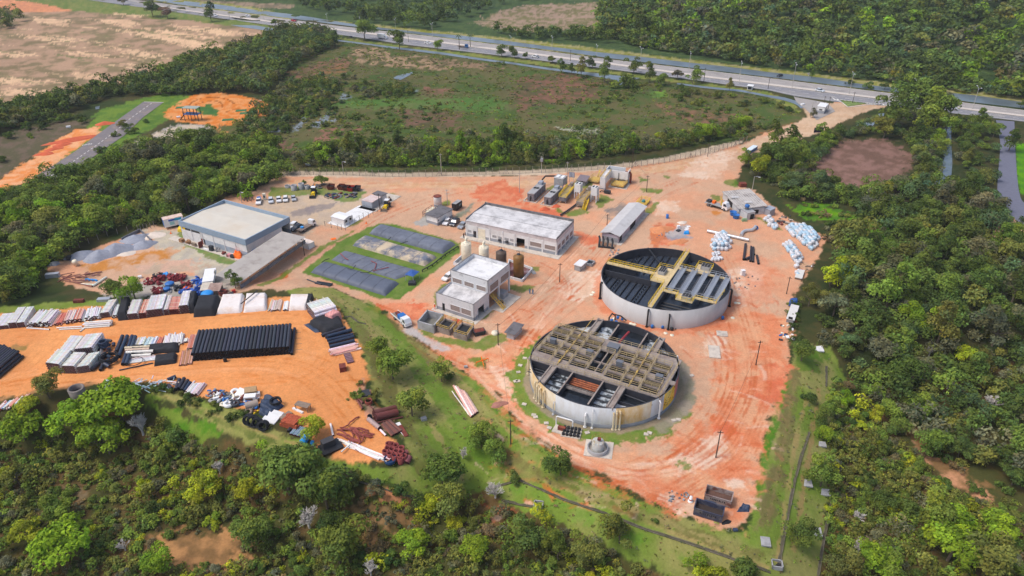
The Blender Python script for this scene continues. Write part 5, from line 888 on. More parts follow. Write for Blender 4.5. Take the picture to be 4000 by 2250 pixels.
def wallpipe(nm,M,c,r,ang,z0,z1,lab,rad=.22,parent=None,hook=True,out=.5):
    a_=R(ang); p=lambda d,z:(c[0]+(r+d)*math.cos(a_),c[1]+(r+d)*math.sin(a_),z); mb=MB()
    path=([p(.05,z1-.1),p(out*.6,z1),p(out,z1-.35)] if hook else [p(out,z1)])+[p(out,z0)]
    mb.tube(path,rad,8); mb.lathe([(rad+.02,z0),(rad+.16,z0),(rad+.16,z0+.15),(rad+.02,z0+.15)],10,p(out,0)); return tag(mb.build(nm,M),lab,'pipe')
wallpipe('wall_pipe',mBlack,c,rA,246,.1,5.,'black drop pipe on the rear tank wall, left one'); wallpipe('wall_pipe',mBlack,c,rA,263.5,.1,4.4,'black drop pipe with blue valve on the rear tank wall, middle one'); wallpipe('wall_pipe',mBlack,c,rA,338,.1,5.2,'black pipe with flanges at the right end of the rear tank',.28); wallpipe('wall_pipe',mBlack,c,rA,187,.1,5.0,'black pipe bend at the left end of the rear tank',.3)
# front tank
c=TANK_B; h=5.27; rB=c[2]; tb=thing('treatment_tank','large round concrete tank with tan deck grid and yellow mural, the front one','tank',(c[0],c[1],0),R(62))
mTB=mat('white_tank_wall',lin(198,201,205),.8,var=.06,scale=.4,dirt=lin(176,170,160),dscale=.25,dlim=(.46,.7),stretch=(1,1,.3)); mTBs=mat('stained_tank_wall',lin(206,196,176),.8,var=.08,scale=.4,dirt=lin(190,152,84),dscale=.28,dlim=(.42,.68),stretch=(1,1,.5)); mTBd=mat('grey_tank_foot',lin(128,132,138),.85,var=.12,scale=.6,dirt=lin(100,98,96),dscale=.5)
mMural=mat('yellow_mural',lin(226,176,40),.75,var=.12,scale=.5,dirt=lin(222,196,110),dscale=.3,dlim=(.45,.6)); mPinkMural=mat('pink_mural',lin(186,110,104),.75,var=.1,scale=.4,dirt=lin(200,120,60),dscale=.3)
tankwall(tb,rB,h,[('wall',mTB,226,272,.9,h,0),('stained_wall',mTBs,60,226,.9,h,0),('stained_wall',mTBs,272,300,.9,h,0),('wall',mTB,300,313,.9,h,0),('mural',mMural,313,330,.9,h,.01),('mural',mPinkMural,330,352,.9,h,.01),('stained_wall',mTBs,352,420,.9,h,0),('foot',mTBd,0,360,0,.9,.06)],R(62))
mb=MB(); g=random.Random(4)
for i in range(26):
    a_=R(g.uniform(314,330))-R(62); z_=g.uniform(1.4,4.8); u_=Vector((math.cos(a_),math.sin(a_),0)); s_=Vector((-math.sin(a_),math.cos(a_),0))*g.uniform(.15,.32); v_=Vector((0,0,g.uniform(.06,.14)))
    q=u_*(rB+.035)+Vector((0,0,z_)); mb.add([q-s_,q-v_,q+s_,q+v_],[(0,1,2,3)])
mb.build('mural_spot',mDark,tb)
mWat=mat('dark_process_water',(.012,.016,.022),.12,var=.3,scale=.7,spec=.6,bump=.15,fine=3); mFoam=mat('foaming_water',(.03,.04,.05),.35,var=.3,scale=.9,dirt=lin(190,198,204),dscale=.62,dlim=(.45,.54),bump=.4,fine=5); mWhFoam=mat('white_foam',lin(206,210,214),.8,var=.15,scale=.9,dirt=(.03,.04,.05),dscale=.5,dlim=(.6,.66))
wz=3.5
def waterpart(nm,M,u0,u1,v0,v1,z=wz):
    P_=[]; n=16
    for i in range(n+1): P_.append((u0+(u1-u0)*i/n,v0))
    for i in range(n+1): P_.append((u1,v0+(v1-v0)*i/n))
    for i in range(n+1): P_.append((u1+(u0-u1)*i/n,v1))
    for i in range(n+1): P_.append((u0,v1+(v0-v1)*i/n))
    r_=rB-.32; P_=[(x*min(1,r_/max(1e-6,math.hypot(x,y))),y*min(1,r_/max(1e-6,math.hypot(x,y)))) for x,y in P_]
    mb=MB(); mb.add([(x,y,z) for x,y in P_],[tuple(range(len(P_)))]); mb.build(nm,M,tb)
waterpart('water',mWat,-7,8,-16,16); 
for a_ in (('white_foam',mWhFoam,10.2,16,7.6,14),('water',mWat,8,10.2,7.6,14),('foaming_water',mFoam,8,16.4,2.3,6.2),('water',mWat,8,16.4,-5,2.1),('foaming_water',mFoam,8,16,-8.2,-5.2),('foaming_water',mFoam,9.8,15,-14,-9.2),('water',mWat,8,9.8,-15,-9.2),('white_foam',mWhFoam,-15,-9.5,9.4,14.5),('water',mWat,-9.5,-7,9.4,15),('foaming_water',mFoam,-16,-7,4.6,8.6),('water',mWat,-16.4,-7,-2.5,4.3),('foaming_water',mFoam,-16,-7,-6.4,-2.7),('white_foam',mWhFoam,-15,-10.6,-12,-7.2),('water',mWat,-10.6,-7,-15,-7.2)): waterpart(*a_)
# partitions
mb=MB()
for u0,u1,v_ in((8,15.1,2.2),(8,14.8,-5.1),(-15.2,-7,4.4),(-15.6,-7,-2.6)): mb.bx(u0,u1,v_-.15,v_+.15,1.5,h-.05)
mb.bx(7.8,8.05,-14,14,1.5,h-.2); mb.bx(-7.05,-6.8,-14.5,14.5,1.5,h-.2); mb.bx(10.0,10.2,7.7,12.6,2,h-1); mb.bx(-9.6,-9.4,9.6,13,2,h-1); mb.bx(-10.7,-10.5,-12,-7.3,2,h-.9); mb.bx(9.7,9.9,-12.8,-9.3,2,h-.9); mb.build('partition_wall',mBlackWall,tb)
mb=MB()
for u0,u1,v_ in((8,15.1,2.2),(8,14.8,-5.1),(-15.2,-7,4.4),(-15.6,-7,-2.6)): mb.bx(u0,u1,v_-.16,v_+.16,h-.05,h+.02)
mb.build('partition_coping',mTan,tb)
for u0,u1,v_ in((8.05,15.6,6.9),(8.05,14.6,-8.7),(-13.4,-7.05,9.0),(-14.6,-7.05,-6.85)): mb=MB(); mb.bx(u0,u1,v_-.75,v_-.44,h-.5,h+.1); mb.bx(u0,u1,v_+.44,v_+.75,h-.5,h+.1); mb.bx(u0,u1,v_-.45,v_+.45,h-.3,h-.1); mb.build('channel_beam',mTan,tb)
MB().bx(-1.6,-.2,-16.4,-15.3,h-.2,h+.02).build('access_bridge',mTan,tb)
# deck with rows of openings
OPN=[(550,215),(490,275),(375,375),(305,440),(730,280),(680,345),(590,430),(505,515),(915,345),(870,410),(770,525),(690,600),(1330,490),(1280,550),(1170,660),(1110,740),(1530,560),(1470,630),(1400,720),(1320,810),(1750,640),(1690,710),(1590,830),(1540,905)]
cols={}
for k,(x,y) in enumerate(OPN): cols.setdefault(k//4,[]).append(tl(c,2030+x/3.0833,1230+y/3.0833,h-.3))
mb=MB(); rl=MB(); bars=[]; U0,U1=-7,8
vc=[sum(q[1] for q in cols[k])/4 for k in range(6)]; vw=1.85
edges=[15.4]+[x for v_ in vc[:3] for x in(v_+vw,v_-vw)]+[2.15]; edges2=[-1.3]+[x for v_ in vc[3:] for x in(v_+vw,v_-vw)]+[-15.3]
for e in(edges,edges2):
    for i in range(0,len(e)-1,2):
        if e[i]-e[i+1]>.05: mb.bx(U0,U1,e[i+1],e[i],h-.35,h)
for k in range(6):
    us=sorted((q[0] for q in cols[k])); cuts=[U0]+[x for u_ in us for x in(u_-1.0,u_+1.0)]+[U1]
    for i in range(0,len(cuts),2):
        if cuts[i+1]-cuts[i]>.05: mb.bx(cuts[i],cuts[i+1],vc[k]-vw,vc[k]+vw,h-.35,h)
    for u_ in us: rl.rail([(u_-1.03,vc[k]-vw,h),(u_+1.03,vc[k]-vw,h),(u_+1.03,vc[k]+vw,h),(u_-1.03,vc[k]+vw,h),(u_-1.03,vc[k]-vw,h)],1.0,.035,step=1.6)
mb.bx(U0,-4.7,-1.3,2.15,h-.35,h); mb.bx(3.6,U1,-1.3,2.15,h-.35,h); mb.bx(-4.7,3.6,.35,.6,h-.7,h-.3); mb.bx(-.8,-.5,-1.3,.34,h-.7,h-.3); mb.bx(-.8,-.5,.61,2.15,h-.7,h-.3)
mb.build('deck',mTan,tb)
rl.rail([(-4.7,-1.3,h),(3.6,-1.3,h),(3.6,2.15,h),(-4.7,2.15,h),(-4.7,-1.3,h)],1,.035); rl.rail([(U1,14,h),(U1,-14,h)],1,.035); rl.rail([(U0,14.6,h),(U0,-14.8,h)],1,.035); rl.rail([(-4,15.3,h),(8,14.2,h)],1,.035); rl.rail([(-7,-14.8,h),(6,-15.2,h)],1,.035)
for v_ in (vc[0]-2.3,vc[1]-2.2,vc[3]-2.2,vc[4]-2.2): rl.rail([(U0,v_,h),(U1,v_,h)],1,.03,step=2.2)
rl.build('handrail',mat('yellow_handrail',lin(178,158,118),.7,var=.2,scale=2),tb)
mb=MB()
for v_ in (vc[1],vc[4]): mb.tube([(-6.5,v_,h+.25),(15 if v_>0 else 13,v_,h+.25)],.09,6)
for v_ in (vc[1],vc[4]):
    for u_ in (-5,-1,3,6): mb.box((u_,v_,h+.3),(.9,.35,.3))
mb.build('drive_shaft',mDullYel,tb)
for (x,y,s_) in ((405,310,1.3),(845,450,1.4),(1130,390,2.6),(1680,750,1.5),(1205,580,1.4)):
    u_,v_=tl(c,2030+x/3.0833,1230+y/3.0833,h+.6); mb=MB(); mb.box((u_,v_,h+.55),(s_*.7,s_,1.1)); mb.box((u_,v_,h+1.13),(s_*.75,s_*1.05,.06)); mb.build('equipment_box',mat('box_grey',lin(104,108,116),.7,var=.1),tb)
mb=MB(); mb.tube([(8.1,-.6,h+.1),(13.6,-.9,h-.3)],.28,10); mb.build('red_pipe',mat('red_pipe',lin(150,44,50),.5),tb)
mb=MB()
for k in range(4): mb.tube([(-7.6-k*.55,4.2,h-1.2-.1*k),(-7.6-k*.55,-2.5,h-1.2-.1*k)],.2,8)
mb.build('rusty_pipes',mat('rust_orange',lin(166,96,62),.85,var=.25,scale=1.4,dirt=lin(110,66,54),dscale=.8),tb)
mb=MB(); mb.bx(-11.4,-10.6,-2.4,4.2,h-1.3,h-1.1); mb.rail([(-11.4,-2.4,h-1.1),(-11.4,4.2,h-1.1)],.9,.04); mb.build('low_walkway',mTan,tb)
mb=MB()
for v0 in(4.9,-6.2):
    for k in range(4): mb.tube([(-8.2-k*1.7,v0,h-1.5),(-8.2-k*1.7,v0+3.5,h-1.5)],.16,6)
for k in range(3): mb.tube([(-8.3-k*.8,9.6,h-1.2),(-8.3-k*.8,14,h-1.2)],.1,6)
mb.tube([(-8,-7.4,h-1),(-8.6,-14,h-1)],.12,6); mb.build('aeration_pipe',mSteel,tb)
mPipeC=mat('cream_pipe',lin(214,200,170),.6,var=.08,dirt=lin(186,160,110))
for i,(an,z1,M,lb) in enumerate(((203,4.6,mPipeC,'cream pipe on the front tank wall, far left of three close together'),(206.5,4.4,mPipeC,'cream pipe on the front tank wall, middle of three close together'),(210,4.2,mPipeC,'cream pipe on the front tank wall, right of three close together'),(215,4.6,mPipeC,'single cream pipe right of the three on the front tank wall'),(225.5,3.4,mTB,'thin white hooked pipe on the front tank wall'),(251,3.4,mWhiteP,'thick white hooked pipe on the front tank wall'),(256,4.8,mWhiteP,'slender pale pipe right of the thick white one'),(270.5,4.2,mPipeC,'cream pipe below the front tank spout, left of three'),(272.5,4.6,mPipeC,'cream pipe below the front tank spout, middle of three'),(275,4.6,mPipeC,'cream pipe below the front tank spout, right of three'),(307,4.6,mWhiteP,'white hooked pipe left of the yellow mural'),(173,4.6,mPipeC,'large cream pipe bend at the left end of the front tank'),(6,5.0,mWhiteP,'white pipe bend with red base at the right end of the front tank'))): wallpipe('wall_pipe',M,c,rB,an,.1,z1,lb,.2 if 'thin' not in lb and 'slender' not in lb else .1)
# ---------------------------------------------------------------- treatment units north of the process building
def unit_frame(px0,px1): a,b=pt(*px0),pt(*px1); return a,math.atan2((b-a).y,(b-a).x),(b-a).length
for lab,B_,L_,R_ in (('grey block-walled separator tank on a concrete base, left of the pair',(2085,789),(2064,782),(2131,744)),('grey block-walled separator tank with dark hatches, right of the pair',(2150,803),(2127,797),(2193,763))):
    o,a,W,D=bframe(B_,L_,R_); t=thing('separator_tank',lab,'tank',o,a); D=max(D,2.2); mb=MB(); mb.bx(0,W,0,D,.15,2.7); mb.build('body',mBlock,t); mb=MB(); mb.bx(-.1,W+.1,-.1,D+.1,2.7,2.95); mb.build('cover',mGreyConc,t)
    mb=MB(); mb.bx(W*.42,W*.55,.3,D*.5,2.95,2.99); mb.bx(W*.42,W*.55,D*.55,D-.2,2.95,2.99); mb.build('hatch',mDark,t); mb=MB(); mb.bx(W*.75,W*.95,D*.2,D*.8,2.95,3.9); mb.build('motor_housing',mGalv,t)
    mb=MB()
    for k in range(7): mb.bx(W*(k+.4)/7,W*(k+.55)/7,-.06,0,.2,2.7)
    mb.build('rib',mGreyConc,t); mb=MB(); mb.tube([(-.3,D*.5,.1),(-.3,D*.5,1.8),(.02,D*.5,1.9)],.2,8); mb.build('outlet_pipe',mBlack,t)
    mb=MB(); mb.bx(-.8,W+1,-1.2,-.9,0,.3); mb.bx(-.8,W+1,D+.9,D+1.2,0,.3); mb.bx(-.8,-.5,-.9,D+.9,0,.3); mb.build('base_kerb',mConc,t)
mb=MB(); mb.tube([pt(2118,728,2.6),pt(2130,720,3.2),pt(2170,720,3.2)],.3,8); tag(mb.build('transfer_pipe',mBlack),'black pipe bridging from the left separator tank to the grey tower','pipe')
def tower(lab,px,h,w,holes,M): 
    p=pt(*px); t=thing('treatment_tower',lab,'tower',p,R(62)); mb=MB(); mb.bx(-w,w,-w,w,h*.45,h); mb.build('body',M,t)
    for x in(-w+.15,w-.15):
        for y in(-w+.15,w-.15): mb=MB(); mb.bx(x-.15,x+.15,y-.15,y+.15,0,h*.45); mb.build('leg',M,t)
    for k in range(holes): mb=MB(); y=-w+2*w*(k+.5)/holes; mb.bx(-w*.7,w*.7,y-w*.3,y+w*.3,h,h+.03); mb.build('hatch',mDark if holes>1 and 'white' in lab else mWhiteP,t)
    mb=MB(); mb.bx(-w*1.05,w*1.05,-w*1.05,w*1.05,h-.25,h-.02) if 'grey' in lab else mb.bx(w*.2,w+.5,-w,w,h*.42,h*.47); mb.build('collar',mWhiteP,t); return t
tower('grey cube shaped concrete tower behind the separator tanks',(2188,742),5.2,1.7,2,mGreyConc); tower('white concrete tower on legs beside the yellow grating, left one',(2258,772),5.4,1.1,2,mWhite); tower('white concrete tower on legs nearest the yellow stairs, right one',(2322,786),5.4,1.1,2,mWhite)
for lab,px0,px1,kind in (('grey screening channel with bright yellow grating top',(2196,795),(2230,752),0),('tan screening channel with steep yellow stairs at its end',(2264,812),(2300,768),1)):
    o,a,L=unit_frame(px0,px1); t=thing('screening_unit',lab,'treatment unit',o,a); mb=MB(); mb.bx(0,L,-1.3,1.3,.8,2.2); mb.build('channel',mBlock if kind==0 else mTan,t); mb=MB()
    for x in(.4,L*.5,L-.4):
        for y in(-1.1,1.1): mb.bx(x-.12,x+.12,y-.12,y+.12,0,.8)
    mb.build('support',mGreyConc,t); mb=MB()
    for k in range(9): mb.box((L*(k+.5)/9,0,2.25),(.3,2.5,.06))
    mb.build('grating',mYel if kind==0 else mDullYel,t); mb=MB(); mb.rail([(0,-1.3,2.2),(L,-1.3,2.2)],1.1,.06,step=1); mb.rail([(0,1.3,2.2),(L,1.3,2.2)],1.1,.06,step=1); mb.build('handrail',mYel if kind==0 else mDullYel,t)
    mb=MB(); mb.bx(L-.2,L+1.6,-1.2,1.2,2.2,2.5); mb.box((L+.6,0,3.1),(1.5,1,1)); mb.build('motor_platform',mTan,t)
    if kind:
        mb=MB()
        for k in range(12): mb.box((-.2-k*.28+2.2,-1.95,2.3-k*.2),(.26,1.1,.08))
        mb.beam((2.2,-1.4,2.3),(-1.3,-1.4,-.0),.12,.35); mb.beam((2.2,-2.5,2.3),(-1.3,-2.5,0),.12,.35); mb.rail([(2.2,-1.4,2.3),(-1.3,-1.4,.05)],.9,.05,step=1); mb.rail([(2.2,-2.5,2.3),(-1.3,-2.5,.05)],.9,.05,step=1); mb.build('stair',mYel,t)
# tall white inlet structure
o,a,W,D=bframe((2362,742),(2344,734),(2400,692)); t=thing('inlet_structure','tall white L shaped inlet structure with red pipe by the access road','structure',o,a)
mb=MB(); mb.bx(0,10,0,2.6,2.6,6.0); mb.bx(0,1.6,0,2.6,0,2.6); mb.build('channel_wall',mWhite,t); mb=MB(); mb.bx(0,1.61,-.02,2.62,0,.8); mb.build('plinth',mat('blue_plinth',lin(160,176,196),.8),t)
mb=MB()
for (x0,x1,y0,y1) in ((10,10.3,-8.5,2.6),(10.3,15.5,2.3,2.6),(15.2,15.5,-6,2.29),(10.3,15.2,-8.5,-8.2)): mb.bx(x0,x1,y0,y1,2.6,6.6)
mb.build('basin_wall',mWhite,t); mb=MB(); mb.add([(10.3,-8.2,3.3),(15.2,-8.2,3.3),(15.2,2.3,3.3),(10.3,2.3,3.3)],[(0,1,2,3)]); mb.build('basin_floor',mDark,t)
for x,y in((10.3,-8),(10.3,-3),(14.9,-8),(14.9,1.8),(10.3,2)): mb=MB(); mb.bx(x,x+.5,y,y+.5,0,2.6); mb.build('leg',mWhite,t)
mb=MB(); mb.rail([(0,0,6),(10,0,6)],1.1,.07,step=1.2); mb.rail([(0,2.6,6),(10,2.6,6)],1.1,.07,step=1.2); mb.rail([(0,0,6),(0,2.6,6)],1.1,.07); mb.build('handrail',mDullYel,t)
mb=MB(); mb.tube([(12.5,-6.5,5.6),(12.5,-9,5.6),(12.5,-9.4,4.8),(12.5,-9.4,.1)],.55,10); mb.build('red_pipe',mRust,t); mb=MB(); mb.tube([(9.8,-4,.2),(9.8,-4,5.6)],.16,8); mb.build('riser_pipe',mSteel,t)
mb=MB(); mb.bx(4,16,-9.6,-.5,-.2,.12); st=at(mb.build('inlet_slab',mConc),o,a); st['kind']='structure'; t.scale=(.74,.74,.74); st.scale=(.74,.74,1)
t=thing('grating_tray','dull yellow grit tray in front of the tall white inlet structure','tray',pt(2418,726,.1),R(62)); mb=MB(); mb.bx(-2.2,2.2,-2.4,2.4,.5,1.1); mb.build('tray',mDullYel,t); mb=MB(); mb.rail([(-2.2,-2.4,1.1),(2.2,-2.4,1.1),(2.2,2.4,1.1),(-2.2,2.4,1.1)],.8,.05); mb.build('handrail',mDullYel,t)
t=thing('grating_tray','orange-yellow frame with platforms behind the small block store','frame',pt(2325,708,0),R(62)); mb=MB(); mb.bx(-2.5,2.5,-2,2,.6,.8); mb.build('platform',mDullYel,t); mb=MB(); mb.rail([(-2.5,-2,.8),(2.5,-2,.8),(2.5,2,.8),(-2.5,2,.8),(-2.5,-2,.8)],1.,.05); mb.beam((2.5,0,.8),(4.5,0,3),.6,.1); mb.build('handrail',mDullYel,t)
t=thing('pump_skid','dark grey pump set in the grass by the inlet structure','pump',pt(2372,756,0),R(150)); mb=MB(); mb.box((0,0,.7),(2.2,1.2,1.)); mb.build('body',mSteel,t); mb=MB(); mb.tube([(1.1,0,.6),(2.2,0,.6),(2.6,.6,.3)],.2,7); mb.build('suction_pipe',mBlack,t)
mb=MB(); mb.tube([pt(2254,800,.5),pt(2222,824,.5),pt(2190,845,.5)],.3,8); tag(mb.build('outfall_pipe',mSteel),'dark pipe running from the screening units to the process building','pipe')
t=thing('information_board','blue striped information board on two posts by the road','sign',pt(2232,712,0),R(-20)); mb=MB(); mb.box((0,0,2.9),(2.2,.08,1.9)); b_=mb.build('board',mat('board_blue',lin(92,108,140),.6),t); mb=MB()
for k in range(4): mb.box((-.8+k*.52,-.05,2.9),(.18,.02,1.7))
mb.build('stripe',mWhiteP,b_)
for x in(-.8,.8): mb=MB(); mb.box((x,.07,1.6),(.1,.1,3.2)); mb.build('post',mGalv,t)
t=thing('pump_platform','yellow railed pump platform with teal pump beyond the long shed','platform',pt(2512,796,0),R(62)); mb=MB(); mb.bx(-2.6,2.6,-1.6,1.6,.3,.6); mb.build('deck',mDullYel,t); mb=MB(); mb.rail([(-2.6,-1.6,.6),(2.6,-1.6,.6),(2.6,1.6,.6),(-2.6,1.6,.6),(-2.6,-1.6,.6)],1.,.05); mb.build('handrail',mYel,t); mb=MB(); mb.box((0,0,.95),(1.6,.8,.7)); mb.build('pump',mat('teal_pump',lin(60,130,140),.5),t)
# transformer yard next to the annex
t=thing('transformer_bay','fenced bay of pale transformers behind the annex','transformers',pt(1690,838,0),R(62)); 
for k in range(3):
    for j in range(2): mb=MB(); mb.box((k*1.5-1.5,j*1.6-.8,.9),(1.,1.,1.6)); q_=mb.build('transformer',mIvory,t); mb=MB(); mb.lathe([(.14,1.7),(.1,2.3),(.01,2.35)],8,(k*1.5-1.5,j*1.6-.8,0)); mb.build('bushing',mIvory,q_)
mb=MB(); mb.rail([(-2.8,-2,0),(2.8,-2,0),(2.8,2,0),(-2.8,2,0),(-2.8,-2,0)],1.9,.04,step=1.6,mids=2); mb.build('mesh_fence',mSteel,t)
t=thing('water_tank','white cylindrical tank with rusty top behind the transformer bay','tank',pt(1711,806,0)); mb=MB(); mb.lathe([(0,0),(1.35,0),(1.35,3.7)],24); mb.build('shell',mWhite,t,True); mb=MB(); mb.lathe([(1.34,1.1),(1.38,1.1),(1.38,0)],24); mb.build('foot',mGreyBand,t); mb=MB(); mb.lathe([(1.4,3.7),(1.4,3.85),(.01,3.9)],24); mb.build('lid',mRust,t)
t=thing('generator','black generator set container beside the power pole','generator',pt(1784,817,0),R(62)); mb=MB(); mb.bx(-1.6,2.2,-.9,.9,.2,2.5); mb.build('housing',mBlack,t); mb=MB(); mb.bx(-1.5,2.1,-.8,.8,2.5,2.6); mb.build('top_plate',mGreyConc,t); mb=MB(); mb.bx(.2,1.4,-.94,-.9,1.2,1.9); mb.build('panel',mat('teal_panel_grey',lin(110,140,146),.6),t)
# open basins left of the front tank
basin('open_tank','empty grey concrete tank with white rim near the white pickup',[(1632,1283),(1670,1237),(1736,1255),(1696,1303)],2.2,mGreyConc,mat('damp_concrete',lin(120,118,110),.7,var=.2,dirt=lin(80,80,76)),.35)
for lab,q in (('dark filled basin with tan rails beside the empty grey tank',[(1706,1296),(1740,1262),(1786,1276),(1756,1312)]),('dark filled basin with tan rails nearest the pole',[(1772,1318),(1806,1278),(1852,1292),(1824,1334)])):
    t=basin('sludge_basin',lab,q,1.5,mTan,mat('black_sludge',(.02,.022,.026),.5,var=.3,scale=2),.3,1.0); p=[pt(*z) for z in q]; c_=sum(p,Vector())/4; mb=MB(); mb.rail([(v.x-c_.x,v.y-c_.y,1.5) for v in p+p[:1]],1.0,.05,step=1.5); mb.build('handrail',mDullYel,t)
t=thing('skip','rusty grey skip standing on the grass beside the basins','skip',pt(1872,1305,0),R(20)); mb=MB(); mb.box((0,0,.6),(2.6,1.6,1.1),0,0,1.15); mb.build('body',mSteel,t); mb=MB(); mb.box((0,0,1.17),(2.5,1.5,.06)); mb.build('load',mRust,t)
t=thing('small_tank','round cream tank lid on the grass beside the leaning pole','tank',pt(1934,1303,0)); mb=MB(); mb.lathe([(.9,0),(.9,.5),(.01,.7)],18); mb.build('shell',mIvory,t,True)
# little clarifier below the front tank
t=thing('small_clarifier','small grey tank inside a round concrete bund on a square slab','tank',pt(2334,1758,0),R(-12)); t.scale=(.88,.88,.8); mb=MB(); mb.bx(-2.9,3.4,-2.4,3,-.2,.15); mb.build('slab',mConc,t); mb=MB(); mb.lathe([(2.35,.15),(2.35,1.2),(2.1,1.2),(2.1,.2)],32); mb.build('bund',mGreyConc,t,True); mb=MB(); mb.lathe([(1.35,.16),(1.35,2.9),(1.2,3.0),(.01,3.05)],28); mb.build('tank_shell',mat('worn_grey_shell',lin(186,186,182),.6,var=.15,dirt=lin(150,140,116)),t,True)
mb=MB(); mb.lathe([(1.5,4.1),(1.5,4.16)],20); mb.lathe([(1.5,3.6),(1.5,3.65)],20)
for k in range(9): g=k*.7; mb.beam((1.5*math.cos(g),1.5*math.sin(g),2.8),(1.5*math.cos(g),1.5*math.sin(g),4.15),.06)
mb.build('guard_rail',mDullYel,t); mb=MB(); mb.box((.2,0,3.7),(.8,.6,.6)); mb.build('motor',mRust,t)
t=thing('crate_tray','low tray packed with black drums on the grass below the front tank','tray',pt(2232,1692,0),R(-14)); mb=MB(); mb.bx(-2,2,-1.5,1.5,0,.2); mb.build('tray',mConc,t)
for i in range(5):
    for j in range(3): mb=MB(); mb.lathe([(0,.2),(.32,.2),(.32,.75),(.01,.78)],8,(-1.5+i*.75,-1+j,0)); mb.build('drum',mBlack,t)
t=thing('pump_skid','pump set with white bent pipes on a slab at the foot of the front tank','pump',pt(2192,1678,0),R(-25)); mb=MB(); mb.bx(-1.6,1.6,-1.4,1.,0,.12); mb.build('slab',mConc,t); mb=MB(); mb.tube([(-1.5,1,.1),(-1.5,1,2.1),(-1.3,1,2.3),(1.9,1,2.3),(2.1,1,2.1),(2.1,1,.1)],.14,8); mb.build('white_pipe',mWhiteP,t); mb=MB(); mb.box((.2,-.2,.6),(1.6,.7,.8)); mb.build('pump',mRust,t)
for i,(px,py) in enumerate(((2375,1110),(2388,1106),(2318,1143),(2311,1152),(2874,1184),(2885,1185),(2862,1242),(2600,1302),(2478,1268),(2465,1265),(2400,1245),(2625,1310))): t=tag(MB().lathe([(.01,.16),(.5,.14),(.52,0)],14).build('inspection_cover',mIvory,None,True),None,'cover','round inspection covers round the tanks'); t.location=pt(px,py,.0); LAB.append((t,'round cream inspection cover','beside the tanks',px,py))
for px,py in ((2032,1428),(2025,1455),(2024,1490),(2014,1490),(2050,1400),(2048,1580),(2085,1622),(2092,1630),(2134,1654),(2146,1672),(2294,1691),(2524,1697),(2537,1692),(2632,1643),(2650,1640),(2702,1468)): t=MB().box((0,0,.08),(.95,.75,.2)).build('inspection_slab',mConc); t.location=pt(px,py); t.rotation_euler[2]=rnd.uniform(-.5,.5); tag(t,None,'slab','square slabs in the grass ring of the front tank'); LAB.append((t,'small square concrete slab','in the grass round the front tank',px,py))
for px,py,w,l,lab in ((3198,1361,2.0,2.8,'white slab with orange stain in the grass right of the plant'),(3152,1888,1.8,2.,'grey concrete slab by the drain, upper of the right-hand slope'),(3220,1925,2,1.7,'grey concrete slab beside the sandy strip, middle of the slope'),(3186,2078,2,2,'grey concrete slab lowest on the right-hand slope'),(2990,2118,1.6,2.,'grey concrete slab at the lower corner of the yard'),(2790,1376,2.6,5,'long pale concrete slab right of the front tank'),(2820,1305,2.6,2.2,'broken pale slab between both tanks on the right'),(3208,1737,1.8,1.5,'grey slab half hidden by shrubs on the right bank')): t=MB().box((0,0,.1),(w,l,.3)).build('concrete_slab',mConc if 'pale' in lab else mWhite if 'white' in lab else mGreyConc); t.location=pt(px,py); t.rotation_euler[2]=R(-10); tag(t,lab,'slab')
t=thing('drain_box','open concrete box at the end of the drain by the scrub','drain box',pt(2103,1977),R(-10)); mb=MB(); [wside(mb,p,q,-.2,.7,th=.15) for p,q in(((-.9,-.8),(.9,-.8)),((.9,-.8),(.9,.8)),((.9,.8),(-.9,.8)),((-.9,.8),(-.9,-.8)))]; mb.build('wall',mGreyConc,t); MB().bx(-.8,.8,-.7,.7,-.1,0.1).build('floor',mDark,t)
t=thing('drain_box','open concrete box at the foot of the right-hand drain','drain box',pt(3034,2210),R(-10)); mb=MB(); [wside(mb,p,q,-.2,.7,th=.15) for p,q in(((-.9,-.8),(.9,-.8)),((.9,-.8),(.9,.8)),((.9,.8),(-.9,.8)),((-.9,.8),(-.9,-.8)))]; mb.build('wall',mGreyConc,t); MB().bx(-.8,.8,-.7,.7,-.1,0.1).build('floor',mDark,t)
# ---------------------------------------------------------------- fence, poles, lamps
FEN=[(1096,684),(1200,683),(1330,684),(1500,690),(1700,689),(1850,682),(2000,680),(2150,672),(2300,665),(2450,655),(2560,642),(2680,620),(2780,598),(2860,575),(2915,556)]
fq=[pt(*q) for q in FEN]; fl=[0]
for a_,b_ in zip(fq,fq[1:]): fl.append(fl[-1]+(b_-a_).length)
fx=lambda s: Vector((np.interp(s,fl,[v.x for v in fq]),np.interp(s,fl,[v.y for v in fq]),0)); o=fq[0]; nP=78
fe=thing('wire_fence','long wire mesh fence with concrete posts along the access road','fence',o,0); mPost=mat('fence_post',lin(140,132,124),.9,var=.1)
mb=MB(); mb.box((0,0,1.2),(.16,.16,2.5)); mb.box((.0,-.2,2.55),(.12,.5,.12)); p0=mb.build('post',mPost,fe)
for k in range(nP):
    q=fx(fl[-1]*k/(nP-1))-o; r=p0 if k==0 else p0.copy()
    if k: COL.objects.link(r); r.parent=fe
    r.location=(q.x,q.y,0)
mb=MB()
for k in range(nP-1):
    a_,b_=fx(fl[-1]*k/(nP-1))-o,fx(fl[-1]*(k+1)/(nP-1))-o; a_.z=b_.z=0
    for z in(.15,.6,1.05,1.5,1.95,2.35): mb.beam(a_+Vector((0,0,z)),b_+Vector((0,0,z)),.03)
    for j in range(1,7): c_=a_.lerp(b_,j/7); mb.beam(c_+Vector((0,0,.1)),c_+Vector((0,0,2.35)),.022)
mb.build('wire_mesh',mSteel,fe)
mb=MB()
